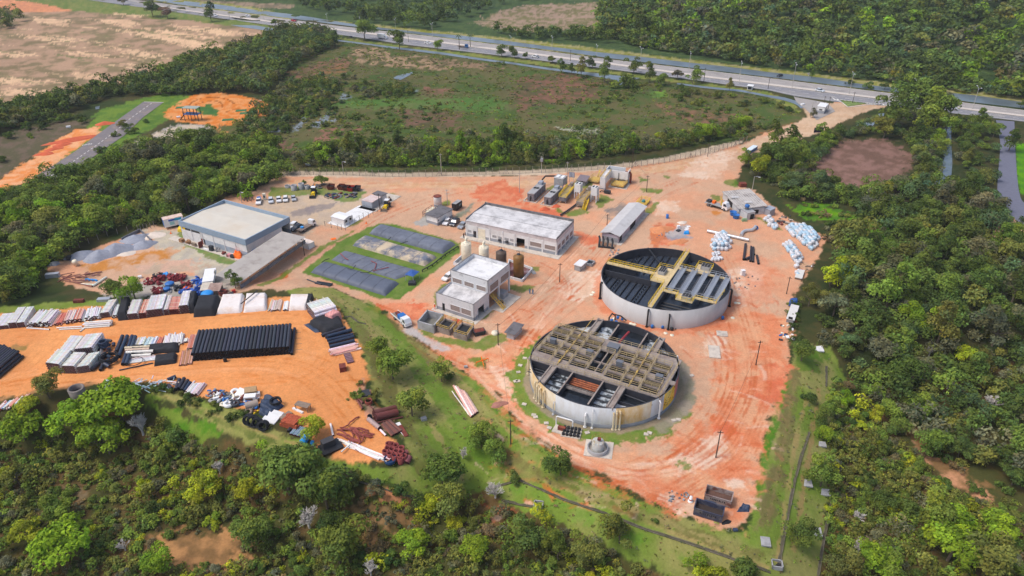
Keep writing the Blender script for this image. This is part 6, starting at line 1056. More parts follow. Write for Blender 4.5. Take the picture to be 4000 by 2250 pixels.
for k in range(4,nP,10):
    q=fx(fl[-1]*k/(nP-1))-o; t_=(fx(fl[-1]*min(1,(k+1)/(nP-1)))-o-q); t_.z=0; t_.normalize(); q.z=0
    for s in(-1,1): mb.beam(q+t_*s*1.2,q+Vector((0,0,1.9)),.13)
mb.build('brace',mPost,fe)
for lab,pxs in (('short wire fence beside the white office cabin slab',[(1270,884),(1320,896),(1350,900),(1405,862),(1435,842)]),('dark post fence below the container beside the yellow digger',[(1440,850),(1475,828),(1500,810),(1540,782)]),('old post fence between the grove and the gravel heaps',[(170,1010),(235,1000),(420,922),(540,900),(562,896),(590,892),(616,880)])):
    q=[pt(*z) for z in pxs]; f_=thing('wire_fence',lab,'fence',q[0],0); mb=MB()
    for a_,b_ in zip(q,q[1:]):
        for z in(.6,1.2,1.7): mb.beam(a_-q[0]+Vector((0,0,z)),b_-q[0]+Vector((0,0,z)),.025)
        n=max(2,int((b_-a_).length/2.6))
        for k in range(n): c_=(a_-q[0]).lerp(b_-q[0],k/n); MB().box((c_.x,c_.y,c_.z+.95),(.13,.13,1.9)).build('post',mPost,f_)
    mb.build('wire',mSteel,f_)
mPoleC=mat('concrete_pole',lin(176,170,164),.85,var=.08); mPoleW=mat('timber_pole',lin(74,62,54),.9,var=.2)
def pole(lab,base,top,kind='timber',name='utility_pole'):
    b=pt(*base); h=max(4.,up(b,*top)-b.z); t=thing(name,lab,'lamp' if 'lamp' in name else 'pole',b,R(rnd.uniform(-15,15))); M=mPoleC if kind!='timber' else mPoleW
    mb=MB(); mb.tube([(0,0,-.1),(0,0,h)],[.13,.09],8); mb.build('pole',M,t)
    if kind=='double':
        for s in(-1,1): mb=MB(); mb.tube([(0,0,h-.1),(0,s*.8,h+.8),(0,s*2.,h+1.2)],.07,5); a_=mb.build('arm',mGalv,t); MB().box((0,s*2.2,h+1.2),(.3,.8,.16)).build('lamp_head',mWhiteP,a_)
    elif kind=='single': mb=MB(); mb.tube([(0,0,h-.1),(.5,-.4,h+.3),(1.3,-1.,h+.35)],.06,5); a_=mb.build('arm',mGalv,t); MB().box((1.5,-1.2,h+.35),(.6,.3,.14)).build('lamp_head',mWhiteP,a_)
    else:
        MB().box((0,0,h-.4),(1.2,.1,.1)).build('cross_arm',M,t)
        if kind=='box': MB().box((0,-.35,h-1.4),(.9,.7,1.1)).build('transformer_box',mGalv,t)
        if lab and ('two' in lab or 'power' in lab): MB().box((0,0,h-1.6),(1.5,.12,.12)).build('cross_arm',M,t)
    return t
for lab,b,tp,k in (('slender timber pole with meter box right of the basins',(1946,1348),(1946,1263),'timber'),('timber pole with dark fittings between silos and switch kiosk',(2186,1102),(2188,1028),'timber'),('timber pole left of the long shed',(2371,880),(2372,838),'timber'),('grey pole by the grass island',(2525,750),(2527,685),'timber'),('pale power pole with two cross arms behind the annex',(1748,801),(1747,740),'pale'),('dark pole beside the silver container',(1484,818),(1482,756),'timber'),('pale pole with transformer by the mesh fence',(2115,677),(2117,610),'box'),('pale pole on the fence line with cross arm',(1725,685),(1723,600),'pale'),('dark pole at the fence near the inlet structure',(2468,658),(2473,580),'timber'),('pale pole beside the treatment units',(2214,738),(2217,632),'pale'),('thin pole on the red soil by the separator tanks',(2029,752),(2030,675),'pale'),('dark pole on the fence at the access road bend',(2764,612),(2768,560),'timber'),('tall dark pole in the bare yard right of the small clarifier',(2796,1787),(2811,1682),'timber'),('dark pole right of the long pale slab',(2952,1426),(2966,1330),'timber'),('dark pole below the bulk bags',(3072,1148),(3080,1080),'timber'),('dark pole at the lower end of the canopy fence',(1190,998),(1183,932),'timber'),('thin dark pole at the bank edge left of the front tank',(1995,1735),(1991,1640),'timber')): pole(lab,b,tp,k)
for lab,b,tp in (('street lamp on the fence line above the crossing digger',(1342,680),(1335,632)),('street lamp in the trees beside the workshop',(2938,744),(2948,690)),('street lamp at the junction by the guard house',(3165,458),(3178,398)),('small lamp post by the parked cars',(946,792),(942,766)),('lamp at the bmx track edge',(1014,425),(1008,408))): pole(lab,b,tp,'single','lamp_post')
for b,tp in (((898,76),(892,34)),((1033,80),(1033,44)),((1282,110),(1279,60)),((1409,112),(1408,74)),((1547,128),(1545,80)),((1690,153),(1690,98)),((1996,195),(2000,150)),((2156,205),(2158,150)),((2330,228),(2332,184)),((2501,250),(2508,194)),((2691,272),(2697,214)),((2887,318),(2900,252)),((3093,345),(3111,258)),((3316,369),(3336,295)),((3559,400),(3571,320)),((3798,426),(3824,350)),((800,68),(796,25))): t=pole(None,b,tp,'double','street_lamp'); t['group']='double armed lamps along the highway'; LAB.append((t,'double armed street lamp','on the highway median',*b))
for b,tp in (((1229,112),(1226,74)),((1596,165),(1596,118)),((2749,320),(2753,264)),((3000,347),(3007,304)),((3330,402),(3341,360)),((3234,428),(3240,378)),((2228,240),(2229,195)),((3218,408),(3220,380))): t=pole(None,b,tp,'timber'); t['group']='timber poles beside the highway'; LAB.append((t,'timber utility pole','beside the highway',*b))
def palm(px,py,h):
    b=pt(px,py); t=thing('palm_tree',None,'palm',b,rnd.uniform(0,6)); t['group']='palms beside the highway'; MB().tube([(0,0,0),(.15,0,h*.5),(0,.1,h)],[.25,.18,.14],7).build('trunk',mBark,t); mb=MB()
    for k in range(14):
        a_=k*.45; d=Vector((math.cos(a_),math.sin(a_),0)); w_=Vector((-d.y,d.x,0))*.35; dz=.4 if k%2 else -.3; q=[Vector((0,0,h)),d*1.5+Vector((0,0,h+.6+dz)),d*2.8+Vector((0,0,h-.7+dz))]
        mb.add([q[0]-w_*.3,q[1]-w_,q[2],q[1]+w_],[(0,1,2,3)])
    mb.build('fronds',mat('palm_leaf',(.05,.09,.03),.7,var=.2),t); LAB.append((t,'tall palm','beside the highway',px,py))
palm(1794,194,8); palm(1838,184,7)
def cable(lab,a,b,sag=1.):
    mb=MB(); mb.tube([a.lerp(b,i/10)-Vector((0,0,sag*4*(i/10)*(1-i/10))) for i in range(11)],.025,4); tag(mb.build('cable',mBlack),lab,'cable')
PT=lambda px,py,h: pt(px,py,h)
cable('cable crossing the dirt road from the basin pole to the silo pole',PT(1946,1348,5.5),PT(2186,1102,5.5)); cable('cable from the silo pole to the pole left of the long shed',PT(2186,1102,5.5),PT(2371,880,5.)); cable('cable from the long shed pole to the grass island pole',PT(2371,880,5),PT(2525,750,6)); cable('cable from the basin pole down along the red track',PT(1946,1348,5.5),PT(1995,1735,6)); cable('cable from the yard pole up to the pole by the long slab',PT(2796,1787,6.5),PT(2952,1426,6)); cable('cable from the grass island pole to the fence pole',PT(2525,750,6),PT(2468,658,6))
# ---------------------------------------------------------------- vehicles (built facing +x)
mTyre=mat('tyre',(.02,.02,.02),.85,var=.2); mRim=mat('rim',lin(150,150,155),.4,.5); mLamp=mat('headlight',lin(230,232,236),.2); mTail=mat('tail_light',lin(150,20,20),.3)
CARM={}
def cpaint(col):
    k='car_paint_%d_%d_%d'%col
    return mat(k,lin(*col),.3,.1,var=.03,spec=.6)
def extr(mb,prof,hw,hw2=None,mi=0):
    n=len(prof); zt=max(p[1] for p in prof); hw2=hw2 or hw; zb=min(p[1] for p in prof); W=lambda z: hw+(hw2-hw)*(z-zb)/(zt-zb)
    mb.add([(x,-W(z),z) for x,z in prof]+[(x,W(z),z) for x,z in prof],[tuple(range(n)),tuple(range(2*n-1,n-1,-1))]+[(i,n+i,n+(i+1)%n,(i+1)%n) for i in range(n)],mi); return mb
def wheels(t,xs,r,hw,tw=.24):
    for x in xs:
        for s in(-1,1): mb=MB(); mb.tube([(x,s*(hw-tw),r),(x,s*hw,r)],r,12); w=mb.build('wheel',mTyre,t); mb=MB(); mb.tube([(x,s*hw,r),(x,s*(hw+.02),r)],r*.55,8); mb.build('rim',mRim,w)
def car(label,rear,front,col,kind='hatch',scale=1.,extra=None,group=None,cat='car'):
    a_,b_=pt(*rear),pt(*front); c_=(a_+b_)/2; t=thing('car' if kind!='pickup' else 'pickup_truck',label,cat,c_,math.atan2((b_-a_).y,(b_-a_).x),group); t.scale=(scale,)*3; M=cpaint(col); hw=.88
    if kind=='pickup':
        extr(MB(),[(-2.6,.45),(-2.6,1.0),(-.7,1.0),(-.7,1.05),(1.1,1.05),(2.3,.95),(2.5,.8),(2.5,.4)],.92,.88).build('body',M,t); mb=MB(); extr(mb,[(-.65,1.06),(-.55,1.62),(.35,1.64),(1.0,1.06)],.86,.72); mb.build('window',mGlass,t); MB().box((-.1,0,1.66),(1.05,1.42,.07)).build('roof',M,t); MB().box((-1.6,0,1.02),(1.7,1.5,.03)).build('cargo_bed',extra or mDark,t); wheels(t,(-1.6,1.55),.38,.93)
    else:
        back=-2.0 if kind=='sedan' else -1.85; extr(MB(),[(-2.1,.35),(-2.12,.88),(back+.3,.95),(-1.2,.97),(1.0,.97),(2.0,.82),(2.1,.4)],.88,.86).build('body',M,t); rb=-1.75 if kind!='sedan' else -1.35
        extr(MB(),[(rb-.25,.96),(rb+.12,1.40),(.25,1.43),(.98,.96)],.84,.66).build('window',mGlass,t); MB().box(((rb+.25)/2+.08,0,1.445),(abs(rb)+.28,1.3,.07)).build('roof',M,t); wheels(t,(-1.3,1.3),.32,.88)
    for s in(-1,1): MB().box((2.08 if kind!='pickup' else 2.48,s*.6,.72),(.08,.35,.16)).build('headlight',mLamp,t)
    return t
WH=(232,232,234)
car('white pickup with a blue pump box on its bed parked at the first place',(1014,781),(1010,804),WH,'pickup',.95,mBlueP,'vehicles parked by the grove','pickup'); MBb=MB().box((-1.6,0,1.3),(1.4,1.2,.6)); q=MBb.build('pump_box',mBlueP,None); lastp=[o for o in COL.objects if o.name.startswith('pickup_truck')][0]; q.parent=lastp
car('pale silver hatchback parked beside the white service cabinet',(1058,780),(1060,798),(206,212,220),'hatch',.95,None,'vehicles parked by the grove'); car('white car with dark rear window parked between two pale cars',(1089,776),(1091,795),WH,'sedan',.95,None,'vehicles parked by the grove'); car('white car parked beside the silver one at the row end',(1117,774),(1116,793),(228,228,226),'hatch',.95,None,'vehicles parked by the grove'); car('silver car at the digger end of the parked row',(1146,772),(1150,789),(178,182,188),'sedan',.9,None,'vehicles parked by the grove')
car('white saloon parked nearest the annex door',(1756,862),(1736,884),WH,'sedan',1.,None,'cars parked between annex and process building'); car('dark blue pickup parked between the white and the silver car',(1788,862),(1764,888),(40,48,62),'pickup',1.,None,'cars parked between annex and process building','pickup'); car('silver saloon parked at the corner of the process building',(1818,876),(1794,898),(150,158,168),'sedan',1.,None,'cars parked between annex and process building')
car('white car parked at the warehouse door',(1152,882),(1136,896),WH,'hatch',1.05); car('black car parked between the white car and the flatbed truck',(1180,888),(1143,905),(34,36,44),'sedan',1.1); car('white car half hidden behind the control building',(1757,1083),(1742,1094),WH,'hatch',1.)
car('white car at the far right of the highway',(3705,427),(3736,430),WH,'sedan',1.1); car('silver car near the junction on the highway',(3189,355),(3214,361),(206,214,220),'sedan',1.1); car('white jeep on the highway near the roadside trees',(2101,227),(2080,223),WH,'hatch',1.1); car('white car right of the white box truck on the highway',(1662,170),(1682,173),WH,'sedan',1.1); car('red car on the far lanes of the highway',(1139,82),(1157,86),(190,30,40),'hatch',1.1); car('dark blue car near the roadside tree on the highway',(1204,106),(1224,109),(44,60,96),'hatch',1.1); car('white car on the far lanes at upper left',(957,64),(973,67),WH,'hatch',1.1); car('white car half hidden by the third dark tree on the highway',(833,62),(848,65),WH,'hatch',1.1); car('small dark car at the very top left of the highway',(376,1),(390,-1),(60,70,90),'hatch',1.1); car('dark car waiting on the canal side verge',(3052,298),(3038,301),(30,30,34),'hatch',.9); car('dark trailer parked on the verge near the large roadside tree',(1370,146),(1376,147),(26,28,34),'hatch',.7)
def truck(label,rear,front,kind,cab,scale=1.,cat='truck'):
    a_,b_=pt(*rear),pt(*front); c_=(a_+b_)/2; t=thing('truck',label,cat,c_,math.atan2((b_-a_).y,(b_-a_).x)); t.scale=(scale,)*3; M=cpaint(cab); L=3.6
    extr(MB(),[(1.9,.5),(1.9,2.35),(3.0,2.4),(3.45,1.5),(3.6,1.3),(3.6,.45)],1.0,.92).build('cab',M,t); extr(MB(),[(2.3,1.45),(2.3,2.15),(2.98,2.2),(3.44,1.47)],1.01,.945).build('window',mGlass,t)
    MB().box((-.8,0,.72),(5.6,.9,.25)).build('chassis',mSteel,t); wheels(t,(-2.4,-1.5,2.7) if kind=='crane' else (-1.9,2.7),.45,1.05,.35)
    if kind=='box': MB().box((-.85,0,2.05),(5.2,2.2,2.4)).build('cargo_box',mWhiteP,t)
    if kind in('flat','crane','twin'): MB().box((-.9,0,.98),(5.4,2.2,.18)).build('load_bed',mat('truck_bed',lin(134,116,104),.8,var=.2,dirt=lin(100,90,84)) if kind!='crane' else mGreyConc,t)
    if kind=='twin':
        for s in(-1.08,1.08): MB().box((-.9,s,1.25),(5.4,.06,.45)).build('side_board',mWhiteP,t)
        MB().box((.4,0,1.75),(1.7,1.7,1.3)).build('pump_box',mBlueP,t); MB().box((-1.9,.3,1.4),(1.6,1,.6)).build('scrap_load',mRust,t); extr(MB(),[(1.0,.5),(1.0,2.3),(1.95,2.34),(1.95,.5)],.98,.92).build('rear_cab',M,t)
    if kind=='crane': mb=MB(); mb.beam((1.3,0,1.1),(1.3,0,2.6),.5); mb.beam((1.3,0,2.6),(.6,.3,3.6),.3); mb.beam((.6,.3,3.6),(1.4,.3,2.),.25); mb.build('crane_arm',mDullYel,t); MB().box((-1.2,.2,1.4),(.8,1.2,.7)).build('orange_load',mOrange,t); MB().box((-2.7,0,1.4),(1.2,1.5,.6)).build('dark_load',mSteel,t)
    for s in(-1,1): MB().box((3.6,s*.7,.85),(.06,.35,.2)).build('headlight',mLamp,t)
    return t
truck('white twin-cab pickup truck with a blue box on its bed on the red track',(1545,1236),(1594,1277),'twin',WH,.98); truck('white cab flatbed truck at the warehouse door',(1168,912),(1228,878),'flat',WH,1.0); truck('white crane truck with orange load in front of the workshop',(2752,796),(2850,826),'crane',WH,1.15); truck('white box truck on the highway beside the large roadside tree',(1478,150),(1511,154),'box',WH,1.); truck('blue flatbed truck on the highway by the palms',(1790,184),(1827,188),'flat',(50,110,170),1.)
t=thing('water_drum','blue drum lying on the bed of the flatbed truck','drum',pt(1182,902,1.05),0); MB().lathe([(.01,0),(.55,0),(.55,.45),(.01,.5)],14).build('body',mat('sky_blue',lin(60,150,220),.5),t)
def digger(label,rear,front,arm):
    a_,b_=pt(*rear),pt(*front); c_=(a_+b_)/2; t=thing('backhoe_loader',label,'digger',c_,math.atan2((b_-a_).y,(b_-a_).x)); extr(MB(),[(-1.6,.8),(-1.6,1.3),(.3,1.4),(2.1,1.45),(2.2,.7)],.55,.5).build('body',mYel,t); extr(MB(),[(-1.3,1.3),(-1.2,2.6),(.2,2.65),(.5,1.4)],.75,.65).build('cab',mGlass,t); MB().box((-.5,0,2.7),(1.7,1.5,.12)).build('cab_roof',mWhiteP,t); wheels(t,(-1.0,),.75,1.05,.45); wheels(t,(1.6,),.5,.95,.35)
    mb=MB(); mb.beam((1.2,-.6,1.1),(3.0,-.6,.7),.18); mb.beam((1.2,.6,1.1),(3.0,.6,.7),.18); mb.build('loader_arm',mYel,t); MB().add([(3.0,-1.1,.9),(3.0,1.1,.9),(3.0,1.1,.1),(3.0,-1.1,.1),(3.8,-1.1,.15),(3.8,1.1,.15)],[(0,1,2,3),(3,2,5,4),(0,3,4),(1,5,2)]).build('front_bucket',mOldWood if arm else mSteel,t)
    mb=MB(); mb.beam((-1.6,0,1.1),(-2.6,.2,3.0),.3); mb.beam((-2.6,.2,3.0),(-3.6,.3,1.6),.25); mb.build('rear_boom',mat('boom_orange',lin(226,140,40),.6) if not arm else mOldWood,t); MB().box((-3.6,.3,1.3),(.5,.6,.6)).build('rear_bucket',mSteel,t); return t
digger('yellow backhoe loader with raised orange boom near the parked cars',(1232,745),(1221,776),0); digger('yellow backhoe loader beside the silver container',(1520,800),(1503,822),1)
for px,py in((958,782),(970,784),(985,783)):
    t=thing('motorcycle',None,'motorcycle',pt(px,py),R(80)); wheels(t,(-.65,.65),.3,.06,.1); mb=MB(); mb.beam((-.65,0,.4),(.1,0,.75),.18); mb.beam((.1,0,.75),(.6,0,.9),.15); mb.beam((.55,-.3,1.),(.55,.3,1.),.05); mb.build('frame',mSteel,t); t['group']='motorcycles parked by the warehouse'; LAB.append((t,'small dark motorcycle','behind the warehouse roof edge',px,py))
t=thing('service_cabinet','pale service cabinet standing behind the parked cars','cabinet',pt(1035,780),R(5)); MB().box((0,0,1.2),(1.,.7,2.3)).build('body',mIvory,t); MB().box((0,-.37,1.3),(.5,.04,.9)).build('panel',mSteel,t)
# ---------------------------------------------------------------- people
def skinned(name,vs,es,rs,M,parent):
    me=bpy.data.meshes.new(name); me.from_pydata(vs,es,[]); me.materials.append(M); o=bpy.data.objects.new(name,me); COL.objects.link(o); o.parent=parent; m_=o.modifiers.new('skin','SKIN'); m_.use_smooth_shade=True; o.modifiers.new('sub','SUBSURF').levels=1
    for i,r in enumerate(rs): me.skin_vertices[0].data[i].radius=(r,r)
    me.skin_vertices[0].data[0].use_root=True; return o
mSkin=mat('skin',lin(140,96,74),.6); mHair=mat('dark_hair',(.02,.016,.014),.8)
def person(label,px,py,shirt,trou,rz=0.,sit=False,helmet=None,z=0.):
    t=thing('person',label,'person',pt(px,py,z),rz); k=.45 if sit else .9
    J=[(0,0,k+.02),(0,0,k+.28),(0,0,k+.52),(0,0,k+.6),(0.02,0,k+.74),(0,.2,k+.5),(0,-.2,k+.5),(.03,.27,k+.24),(.03,-.27,k+.24),(.16,.25,k+.02),(.14,-.25,k+.0),(0,.1,k-.02),(0,-.1,k-.02)]+([(.42,.11,k),(.42,-.11,k),(.45,.11,.06),(.45,-.11,.06),(.58,.11,.04),(.58,-.11,.04)] if sit else [(.14,.11,.47),(-.02,-.11,.47),(.1,.12,.06),(-.2,-.12,.07),(.26,.13,.04),(-.06,-.13,.04)])
    E=[(0,1),(1,2),(2,3),(3,4),(2,5),(2,6),(5,7),(6,8),(7,9),(8,10),(0,11),(0,12),(11,13),(12,14),(13,15),(14,16),(15,17),(16,18)]; r=[.13,.13,.13,.055,.1,.06,.06,.045,.045,.035,.035,.09,.09,.065,.065,.045,.045,.04,.04]
    skinned('body',J,E,r,mSkin,t); skinned('shirt',[J[i] for i in(0,1,2,5,6,7,8)],[(0,1),(1,2),(2,3),(2,4),(3,5),(4,6)],[.15,.155,.145,.085,.085,.065,.065],shirt,t); skinned('trousers',[J[i] for i in(0,11,12,13,14,15,16)],[(0,1),(0,2),(1,3),(2,4),(3,5),(4,6)],[.145,.11,.11,.085,.085,.065,.065],trou,t)
    MB().lathe([(.115,-.02),(.11,.07),(.06,.12),(.01,.13)],10,(0,0,k+.76)).build('helmet' if helmet else 'hair',helmet or mHair,t,True)
mBlueCl=mat('blue_overall',lin(70,120,160),.8); mDkCl=mat('dark_cloth',(.02,.022,.03),.8); mOrCl=mat('orange_vest',lin(236,84,30),.7)
person('person in blue work clothes walking, the left of the two on the dirt road',2069,1147,mBlueCl,mBlueCl,1.2); person('person in blue work clothes walking, the right of the two on the dirt road',2081,1149,mBlueCl,mBlueCl,1.0)
person('person in dark clothes standing at the process building corner',1812,932,mDkCl,mDkCl,2.,z=.13); person('person in dark clothes sitting on a bench by the process building door, left',1824,920,mDkCl,mDkCl,-2.4,True,z=.13); person('person in dark clothes sitting on a bench by the process building door, right',1841,922,mDkCl,mDkCl,-2.4,True,z=.13); person('person in an orange vest standing at the corner of the control building',1699,1208,mOrCl,mOrCl,.6,False,mWhiteP); person('person in dark clothes beside the glass door of the process building',1866,924,mDkCl,mBlueCl,-1.,z=.13)
for px,py in ((1826,918),(1843,920)): t=thing('bench',None,'bench',pt(px,py,.13),R(152)); MB().box((0,0,.42),(2.0,.4,.06)).build('seat',mSteel,t); [MB().box((x,0,.2),(.08,.35,.4)).build('leg',mSteel,t) for x in(-.8,.8)]; t['group']='benches by the process building'; LAB.append((t,'dark bench','by the process building door',px,py))
# ---------------------------------------------------------------- pipes
mObjP=mat('pipe_plastic','object',.45,var=.12,scale=1.5); mCapD=mat('pipe_bore',lin(70,30,30),.9,var=.3); mCapB=mat('black_bore',(.006,.006,.007),.9)
def unitpipe(nm,cap,rib=0):
    mb=MB(); n=10
    if rib:
        pth=[(i/rib,0,0) for i in range(rib+1)]; rr=[1 if i%2 else .93 for i in range(rib+1)]; mb.tube(pth,rr,n,caps=False)
    else: mb.tube([(0,0,0),(1,0,0)],1,n,caps=False)
    for x in(0.,1.):
        mb.add([(x,math.cos(k*.6283),math.sin(k*.6283)) for k in range(n)],[tuple(range(n)) if x else tuple(range(n-1,-1,-1))],1)
    o=mb.build(nm,[mObjP,cap]); COL.objects.unlink(o)
    for p_ in o.data.polygons: p_.use_smooth=len(p_.vertices)==4
    return o.data
UP=unitpipe('pipe',mCapD); UPB=unitpipe('black_pipe',mCapB); UPR=unitpipe('corrugated_pipe',mCapB,36)
WP=[(.80,.79,.78),(.74,.72,.70),(.82,.80,.79),(.70,.66,.64)]; PK=[(.66,.30,.24),(.72,.42,.35),(.62,.20,.14),(.74,.52,.46)]; BK=[(.034,.037,.055),(.026,.028,.04)]; NB=[(.02,.035,.07),(.03,.05,.09)]; TN=[(.62,.52,.42),(.55,.44,.34)]
def pipe(a,b,r,col,label=None,group=None,mesh=None,name='pipe',parent=None,look=None,place=None):
    d=b-a; o=bpy.data.objects.new(name,mesh or UP); COL.objects.link(o); o.location=a; o.rotation_euler=d.to_track_quat('X','Z').to_euler(); o.scale=(d.length,r,r); o.color=(*[c*rnd.uniform(.9,1.08) for c in col],1)
    if parent: o.parent=parent
    else:
        o['category']='pipe'
        if group: o['group']=group
        if label: o['label']=label
        elif look: x,y=pix(*((a+b)/2)); LAB.append((o,look,place,float(x),float(y)))
    return o
def pile(label,NL,NR,off,n,layers,cols,bundle=True,group=None,mesh=None,jit=0.,look=None,place='in the pipe yard',r=None,taper=0,name=None):
    a,b=pt(*NL),pt(*NR); mid=((NL[0]+NR[0])/2+off[0],(NL[1]+NR[1])/2+off[1]); m0=pt((NL[0]+NR[0])/2,(NL[1]+NR[1])/2); ax=pt(*mid)-m0; ac=b-a; w=ac.length; r=r or w/n/2; up_=Vector((0,0,1))
    root=thing(name or 'pipe_bundle',label,'pipe bundle',a,0,group) if bundle else None
    for L in range(layers):
        k=n-(L if taper else L%2)
        for i in range(k):
            q=a+ac*((i+.5+(L*.5 if taper else (L%2)*.5))/n)+up_*(r+L*r*1.78); j=ax.normalized()*rnd.gauss(0,jit) if jit else Vector(); s=ac.normalized()*rnd.gauss(0,jit*.12) if jit else Vector(); e=q+ax*(rnd.uniform(.9,1.02) if jit else 1)+j+s*1.5; q=q+j+s*.3
            c=rnd.choice(cols)
            if bundle: pipe(q-a,e-a,r*.98,c,mesh=mesh,parent=root)
            else: pipe(q,e,r*.98,c,label,group,mesh,look=look,place=place)
    if bundle:
        for f in(.2,.5,.8):
            mb=MB(); z=layers*r*1.78+r*.35; p_=ax*f; t_=ac.normalized(); mb.beam(p_+up_*z,p_+ac+up_*z,.08,.04); mb.beam(p_-t_*.02,p_-t_*.02+up_*z,.05,.08); mb.beam(p_+ac+t_*.02,p_+ac+t_*.02+up_*z,.05,.08); mb.build('strap',mIvory,root)
    return root
def tarp(label,pxs,h,M,name='tarpaulin',cat='tarpaulin',sag=.25,rough=.12,ed=.09):
    p=[pt(*q) for q in pxs]; c=sum(p,Vector())/4; n=14; v=[]
    for j in range(n+1):
        for i in range(n+1):
            u,w=i/n,j/n; q=(p[0]*(1-u)+p[1]*u)*(1-w)+(p[3]*(1-u)+p[2]*u)*w-c; e=min(u,1-u,w,1-w); z=h*min(1,e/ed)**.7-sag*math.sin(u*3.1)*math.sin(w*3.1)*.3+(float(vnoise(np.array(q.x*1.3+c.x),np.array(q.y*1.3),5))-.5)*rough*2; v.append((q.x,q.y,max(z,.02) if e>0 else 0.))
    mb=MB(); mb.add(v,[(j*(n+1)+i,j*(n+1)+i+1,(j+1)*(n+1)+i+1,(j+1)*(n+1)+i) for j in range(n) for i in range(n)]); o=mb.build(name,M,None,True); o.location=c
    if o.data.polygons[n*n//2].normal.z<0: o.data.flip_normals()
    return tag(o,label,cat)
mTarp=mat('black_netting',(.018,.019,.024),.85,var=.3,scale=1.2,bump=.3); mBlueTarp=mat('blue_tarp',lin(44,84,150),.55,var=.2,scale=1.2,bump=.2); mCyan=mat('cyan_tarp',lin(30,140,214),.5,var=.15,bump=.2); mWhTarp=mat('white_sheeting',lin(226,218,214),.6,var=.06,scale=.6,dirt=lin(206,180,160),dscale=.25,dlim=(.5,.7)); mNavy=mat('navy_liner',lin(48,62,86),.6,var=.2,scale=1,bump=.3)
# far row
pile('white pipe bundle at the left picture edge of the far row',(-26,1290),(38,1284),(38,-50),12,4,WP[1:])
pile('tall white pipe bundle in the far row, the left of two touching',(38,1284),(70,1281),(40,-62),7,7,WP); pile('tall white pipe bundle in the far row, the right of two touching',(72,1281),(102,1278),(40,-62),7,7,WP)
pile('grey-white loose pipe of the slanting stack at the left of the far row',(104,1280),(204,1273),(44,-52),16,4,WP[1:],False,'grey-white pipes in the far row',jit=.35,taper=1)
pile('orange-red loose pipe of the small slanting stack in the far row',(206,1274),(244,1268),(26,-42),7,2,[PK[2],PK[0],(.7,.25,.15)],False,'orange-red pipes in the far row',jit=.25,taper=1)
pile('pinkish loose pipe of the mixed stack in the middle of the far row',(246,1266),(326,1258),(18,-42),13,3,PK+[WP[3]],False,'mixed pink pipes in the far row',jit=.3,taper=1)
pile('whitish loose pipe of the stack left of the high far bundle',(328,1256),(394,1248),(12,-40),10,3,WP+[PK[3]],False,'whitish pipes in the far row',jit=.3,taper=1)
pile('high white pipe bundle behind the crosswise pipes of the far row',(394,1244),(434,1238),(34,-52),8,6,WP); pile('white loose pipe right of the high far bundle',(436,1246),(466,1240),(14,-44),5,3,WP,False,'white pipes beside the high bundle',jit=.2,taper=1)
pile('crosswise white pipe stacked in front of the high far bundle',(434,1278),(442,1256),(-106,8),5,3,WP+[PK[3]],False,'crosswise white pipes',r=.19,jit=.2,taper=1)
for i,(a_,b_) in enumerate((((105,1283),(194,1289)),((222,1283),(322,1277)),((232,1289),(328,1284)),((314,1297),(330,1284)))): pipe(pt(*a_,.15),pt(*b_,.15),.17,WP[1],look='single pale pipe lying on the orange soil',place='before the far row')
tarp('black netting hanging over the left end of the strapped white bundles',[(462,1254),(500,1250),(514,1178),(482,1180)],2.2,mTarp)
pile('white pipe bundle right of the hanging black netting',(500,1250),(544,1246),(20,-56),8,6,WP); pile('pink pipe bundle between white bundles of the far row',(546,1245),(576,1242),(20,-54),6,6,PK); pile('broad white pipe bundle left of the bright red pipes',(578,1241),(642,1233),(18,-58),11,7,WP); pile('narrow white and pink pipe bundle left of the bright red pipes',(644,1232),(662,1230),(18,-56),4,7,WP+PK[3:]); pile('bright red pipe bundle of the far row',(664,1229),(702,1227),(10,-50),7,5,[PK[2],PK[0]]); pile('tall white pipe bundle right of the bright red pipes',(704,1227),(744,1223),(16,-58),7,8,WP)
tarp('black netting folded over the right end of the tall white bundle',[(742,1226),(766,1222),(776,1160),(748,1162)],2.6,mTarp)
tarp('black netting covering a whole stack in the middle of the far row',[(756,1240),(842,1234),(864,1170),(780,1172)],2.2,mTarp)
for lab,q in (('white covered pipe stack right of the black netting, the left of the two',[(846,1228),(946,1222),(956,1156),(870,1160)]),('white covered pipe stack tied with a dark strap, the right of the two',[(950,1222),(1044,1214),(1044,1154),(962,1156)]),('white covered stack with tan stain and black corner at the end of the far row',[(1128,1214),(1196,1212),(1222,1160),(1134,1160)])):
    tarp(lab,q,1.2,mWhTarp,'covered_stack','pipe stack',rough=.03,ed=.03)
mb=MB(); mb.beam(pt(946,1212,1.9),pt(1012,1158,1.9),.35,.06); tag(mb.build('strap',mTarp),'dark strap across the right white covered stack','strap')
tarp('black sheet hanging over the corner of the stained white stack',[(1196,1208),(1218,1200),(1226,1162),(1206,1160)],1.6,mTarp)
pile('thin pinkish loose pipe between the white covered stacks',(1046,1216),(1096,1214),(12,-40),13,2,[PK[3],TN[0],WP[3]],False,'thin pinkish pipes between covered stacks',jit=.3,taper=1); pile('thin white loose pipe beside the stained white stack',(1104,1214),(1126,1213),(6,-36),5,2,WP,False,'thin white pipes beside the stained stack',jit=.2,taper=1)
pile('white ribbed pipe bundle at the corner of the far row',(1236,1262),(1200,1218),(84,-26),8,4,WP)
tarp('large black netting spread over pipes at the yard corner',[(1204,1272),(1276,1312),(1348,1290),(1316,1206)],1.6,mTarp,rough=.3)
